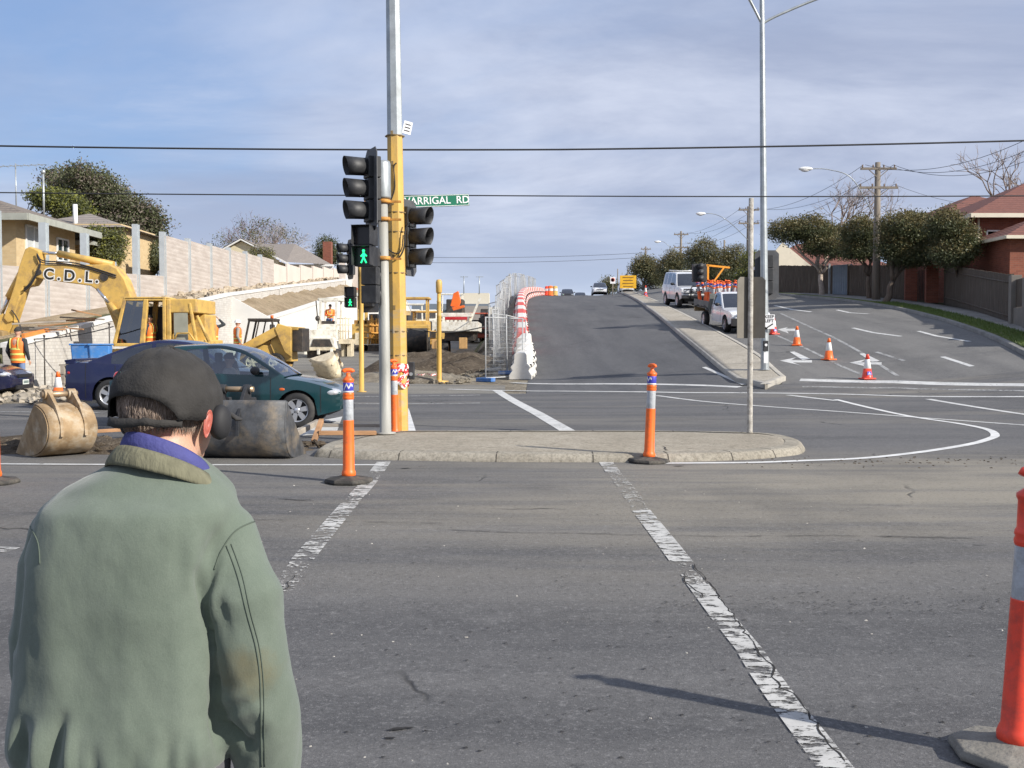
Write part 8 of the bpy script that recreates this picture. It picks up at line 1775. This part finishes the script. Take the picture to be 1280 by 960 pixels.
# ---------------------------------------------------------------- other people
VEST = mat('vest_orange', (0.90, 0.20, 0.03), 0.6, var=0.08); VBAND = mat('vest_band', (0.80, 0.72, 0.18), 0.4); DKCL = mat('sleeve_dark', (0.035, 0.04, 0.045), 0.9); JEAN = mat('jeans', (0.14, 0.20, 0.34), 0.9, var=0.15); HELM = mat('helmet_white', (0.75, 0.74, 0.72), 0.35); LIME = mat('vest_lime', (0.45, 0.75, 0.05), 0.6); NAVYC = mat('cloth_navy', (0.03, 0.035, 0.07), 0.9)
def worker(label, loc, rz, head='helmet', vest=VEST, legs=JEAN, sit=False, arms='down', sleeve=DKCL, h=1.75, vestmat2=VBAND):
    t = thing('person', label, 'person', loc, rz); s = h/1.75; V = lambda x, y, z: Vector((x*s, y*s, z*s)); hz = 0.92
    if sit: legp = [((.09, 0, hz), (.10, .42, hz-.02), (.10, .45, hz-.45)), ((-.09, 0, hz), (-.10, .42, hz-.02), (-.10, .45, hz-.45))]
    else: legp = [((.09, 0, hz), (.11, .03, .48), (.12, -.02, .09)), ((-.09, 0, hz), (-.11, .02, .48), (-.13, .0, .09))]
    armp = {'down': [((.20, 0, 1.42), (.27, -.03, 1.15), (.26, .08, .92)), ((-.20, 0, 1.42), (-.27, -.03, 1.15), (-.25, .10, .93))],
            'fore': [((.20, 0, 1.42), (.26, .03, 1.16), (.16, .27, 1.12)), ((-.20, 0, 1.42), (-.26, .03, 1.16), (-.14, .28, 1.16))],
            'up': [((.20, 0, 1.42), (.40, .02, 1.50), (.22, .06, 1.68)), ((-.20, 0, 1.42), (-.27, .0, 1.17), (-.25, .08, .95))]}[arms]
    mb = MB(); cap(mb, V(0, 0, hz), V(0, 0, 1.36), .13*s, .16*s); cap(mb, V(-.14, 0, 1.40), V(.14, 0, 1.40), .075*s); cap(mb, V(0, 0, 1.44), V(0, .01, 1.56), .055*s); mb.ell(V(0, .015, 1.645), (.075*s, .092*s, .115*s)); mb.ell(V(0, .11, 1.635), (.014*s, .018*s, .02*s))
    for sg in (-1, 1): mb.ell(V(sg*.078, 0, 1.64), (.012*s, .02*s, .03*s))
    for a, b, c in armp:
        cap(mb, V(*a), V(*b), .045*s, .038*s); cap(mb, V(*b), V(*c), .038*s, .028*s); d = (V(*c)-V(*b)).normalized(); 
        for k in range(4): u = d.cross(Vector((1, 0.2, 0))).normalized()*(k-1.5)*.020*s; cap(mb, V(*c) + u*.6, V(*c) + d*.15*s + u*1.2, .015*s, .010*s, 8)
        cap(mb, V(*c) + d*.03*s, V(*c) + d*.09*s + Vector((.03, .03, 0))*s, .014*s, .010*s, 8)
    for a, b, c in legp: cap(mb, V(*a), V(*b), .075*s, .055*s); cap(mb, V(*b), V(*c), .052*s, .04*s); cap(mb, V(*c), V(c[0], c[1]+.16, c[2]-.04), .04*s, .035*s)
    linkmesh(remeshed(mb, 'body', SKIN, .012, 3), 'body', t)
    mb = MB()
    for a, b, c in legp: cap(mb, V(*a), V(*b), .095*s, .072*s); cap(mb, V(*b), V(c[0], c[1], c[2]+.03), .070*s, .06*s)
    cap(mb, V(-.05, 0, hz), V(.05, 0, hz), .13*s); linkmesh(remeshed(mb, 'trousers', legs, .018, 5), 'trousers', t)
    mb = MB(); cap(mb, V(-.15, 0, 1.40), V(.15, 0, 1.40), .085*s)
    for a, b, c in armp: cap(mb, V(*a), V(*b), .062*s, .055*s); cap(mb, V(*b), V(*b).lerp(V(*c), .9), .053*s, .042*s)
    linkmesh(remeshed(mb, 'shirt', sleeve, .014, 4), 'shirt', t)
    mb = MB(); rows = []
    for z, w_, d_ in ((.84, .185, .15), (.95, .185, .15), (1.1, .185, .15), (1.25, .20, .155), (1.38, .215, .15), (1.46, .17, .12), (1.50, .09, .085)): rows.append([V(w_*math.copysign(abs(math.cos(a))**.85, math.cos(a)), d_*math.sin(a), z) for a in [2*math.pi*j/28 for j in range(28)]])
    mb.grid(rows, True, True); v_ = mb.build('vest', vest, t)
    for z in (.90, 1.04, 1.18):
        mb = MB(); mb.grid([[V(.19*math.copysign(abs(math.cos(a))**.85, math.cos(a)), .156*math.sin(a), z + q) for a in [2*math.pi*j/28 for j in range(28)]] for q in (0, .05)], True, True); mb.build('reflective_band', vestmat2, v_)
    for sg in (-1, 1):
        mb = MB(); mb.grid([[V(sg*x, y, z) for y, z in ((-.160, 1.22), (-.168, 1.32), (-.160, 1.42), (-.12, 1.485), (0, 1.50), (.12, 1.485), (.16, 1.42), (.168, 1.32), (.16, 1.22))] for x in (.09, .13)]); mb.build('reflective_band', vestmat2, v_)
    mb = MB()
    if head == 'helmet':
        mb.grid([[V(.105*math.sin(th)*math.cos(a), .01 + .125*math.sin(th)*math.sin(a), 1.665 + .125*math.cos(th)) for a in [2*math.pi*j/24 for j in range(24)]] for th in [R(2 + 88*i/8) for i in range(9)]] + [[V(.118*math.cos(a), .02 + .15*math.sin(a), 1.66) for a in [2*math.pi*j/24 for j in range(24)]]], True, True); mb.build('helmet', HELM, t)
    else:
        mb.grid([[V(.088*math.sin(th)*math.cos(a), .005 + .105*math.sin(th)*math.sin(a), 1.655 + .118*math.cos(th)) for a in [2*math.pi*j/24 for j in range(24)]] for th in [R(2 + 84*i/8) for i in range(9)]], True, True); mb.build('cap' if head == 'cap' else 'hair', CAPM if head == 'cap' else mat('hair_dark', (0.05, 0.035, 0.025), 0.8), t)
        if head == 'cap': q = MB(); q.box(V(0, .14, 1.66), (.13*s, .10*s, .012)); q.build('cap_brim', CAPM, t)
    return t
worker('worker in orange vest and jeans seen from behind at the left edge', gz(at(23, 480, 28.6).x, 28.6), R(-8), 'cap', h=1.80)
worker('operator in orange vest sitting in the excavator cab', (at(190, 430, EY - 0.8).x, EY - 0.95, at(190, 430, EY - .8).z - 0.86), R(80), 'cap', sit=True, arms='fore')
worker('worker in orange vest and white helmet with one arm raised', gz(at(266, 430, 39).x, 39, .28), R(10), 'helmet', legs=NAVYC, arms='up', h=1.8)
worker('thin worker in white helmet standing left of the skid steer loader', gz(at(297, 430, 40).x, 40, .22), R(-70), 'helmet', sleeve=mat('sleeve_grey', (0.3, 0.29, 0.26), 0.9), h=1.75)
worker('worker in lime shirt half hidden behind the excavator rear', gz(at(250, 430, 38).x, 38, .1), R(30), 'cap', vest=LIME, sleeve=LIME, h=1.7)
worker('operator in orange shirt riding on the white road paver', (at(409, 400, PY).x, PY + 0.9, po.z + 1.05), R(180), 'cap', sit=True, arms='fore', sleeve=VEST, h=1.6)
t = worker('driver in pale top behind the wheel of the teal hatchback', (HC[0] + 0.02, HC[1] - 0.34, H(*HC) - 0.44), R(-90), 'hair', vest=mat('top_grey', (0.42, 0.38, 0.36), 0.9), legs=NAVYC, sit=True, arms='fore', sleeve=mat('top_grey', (0, 0, 0)), h=1.70, vestmat2=mat('top_grey', (0, 0, 0)))
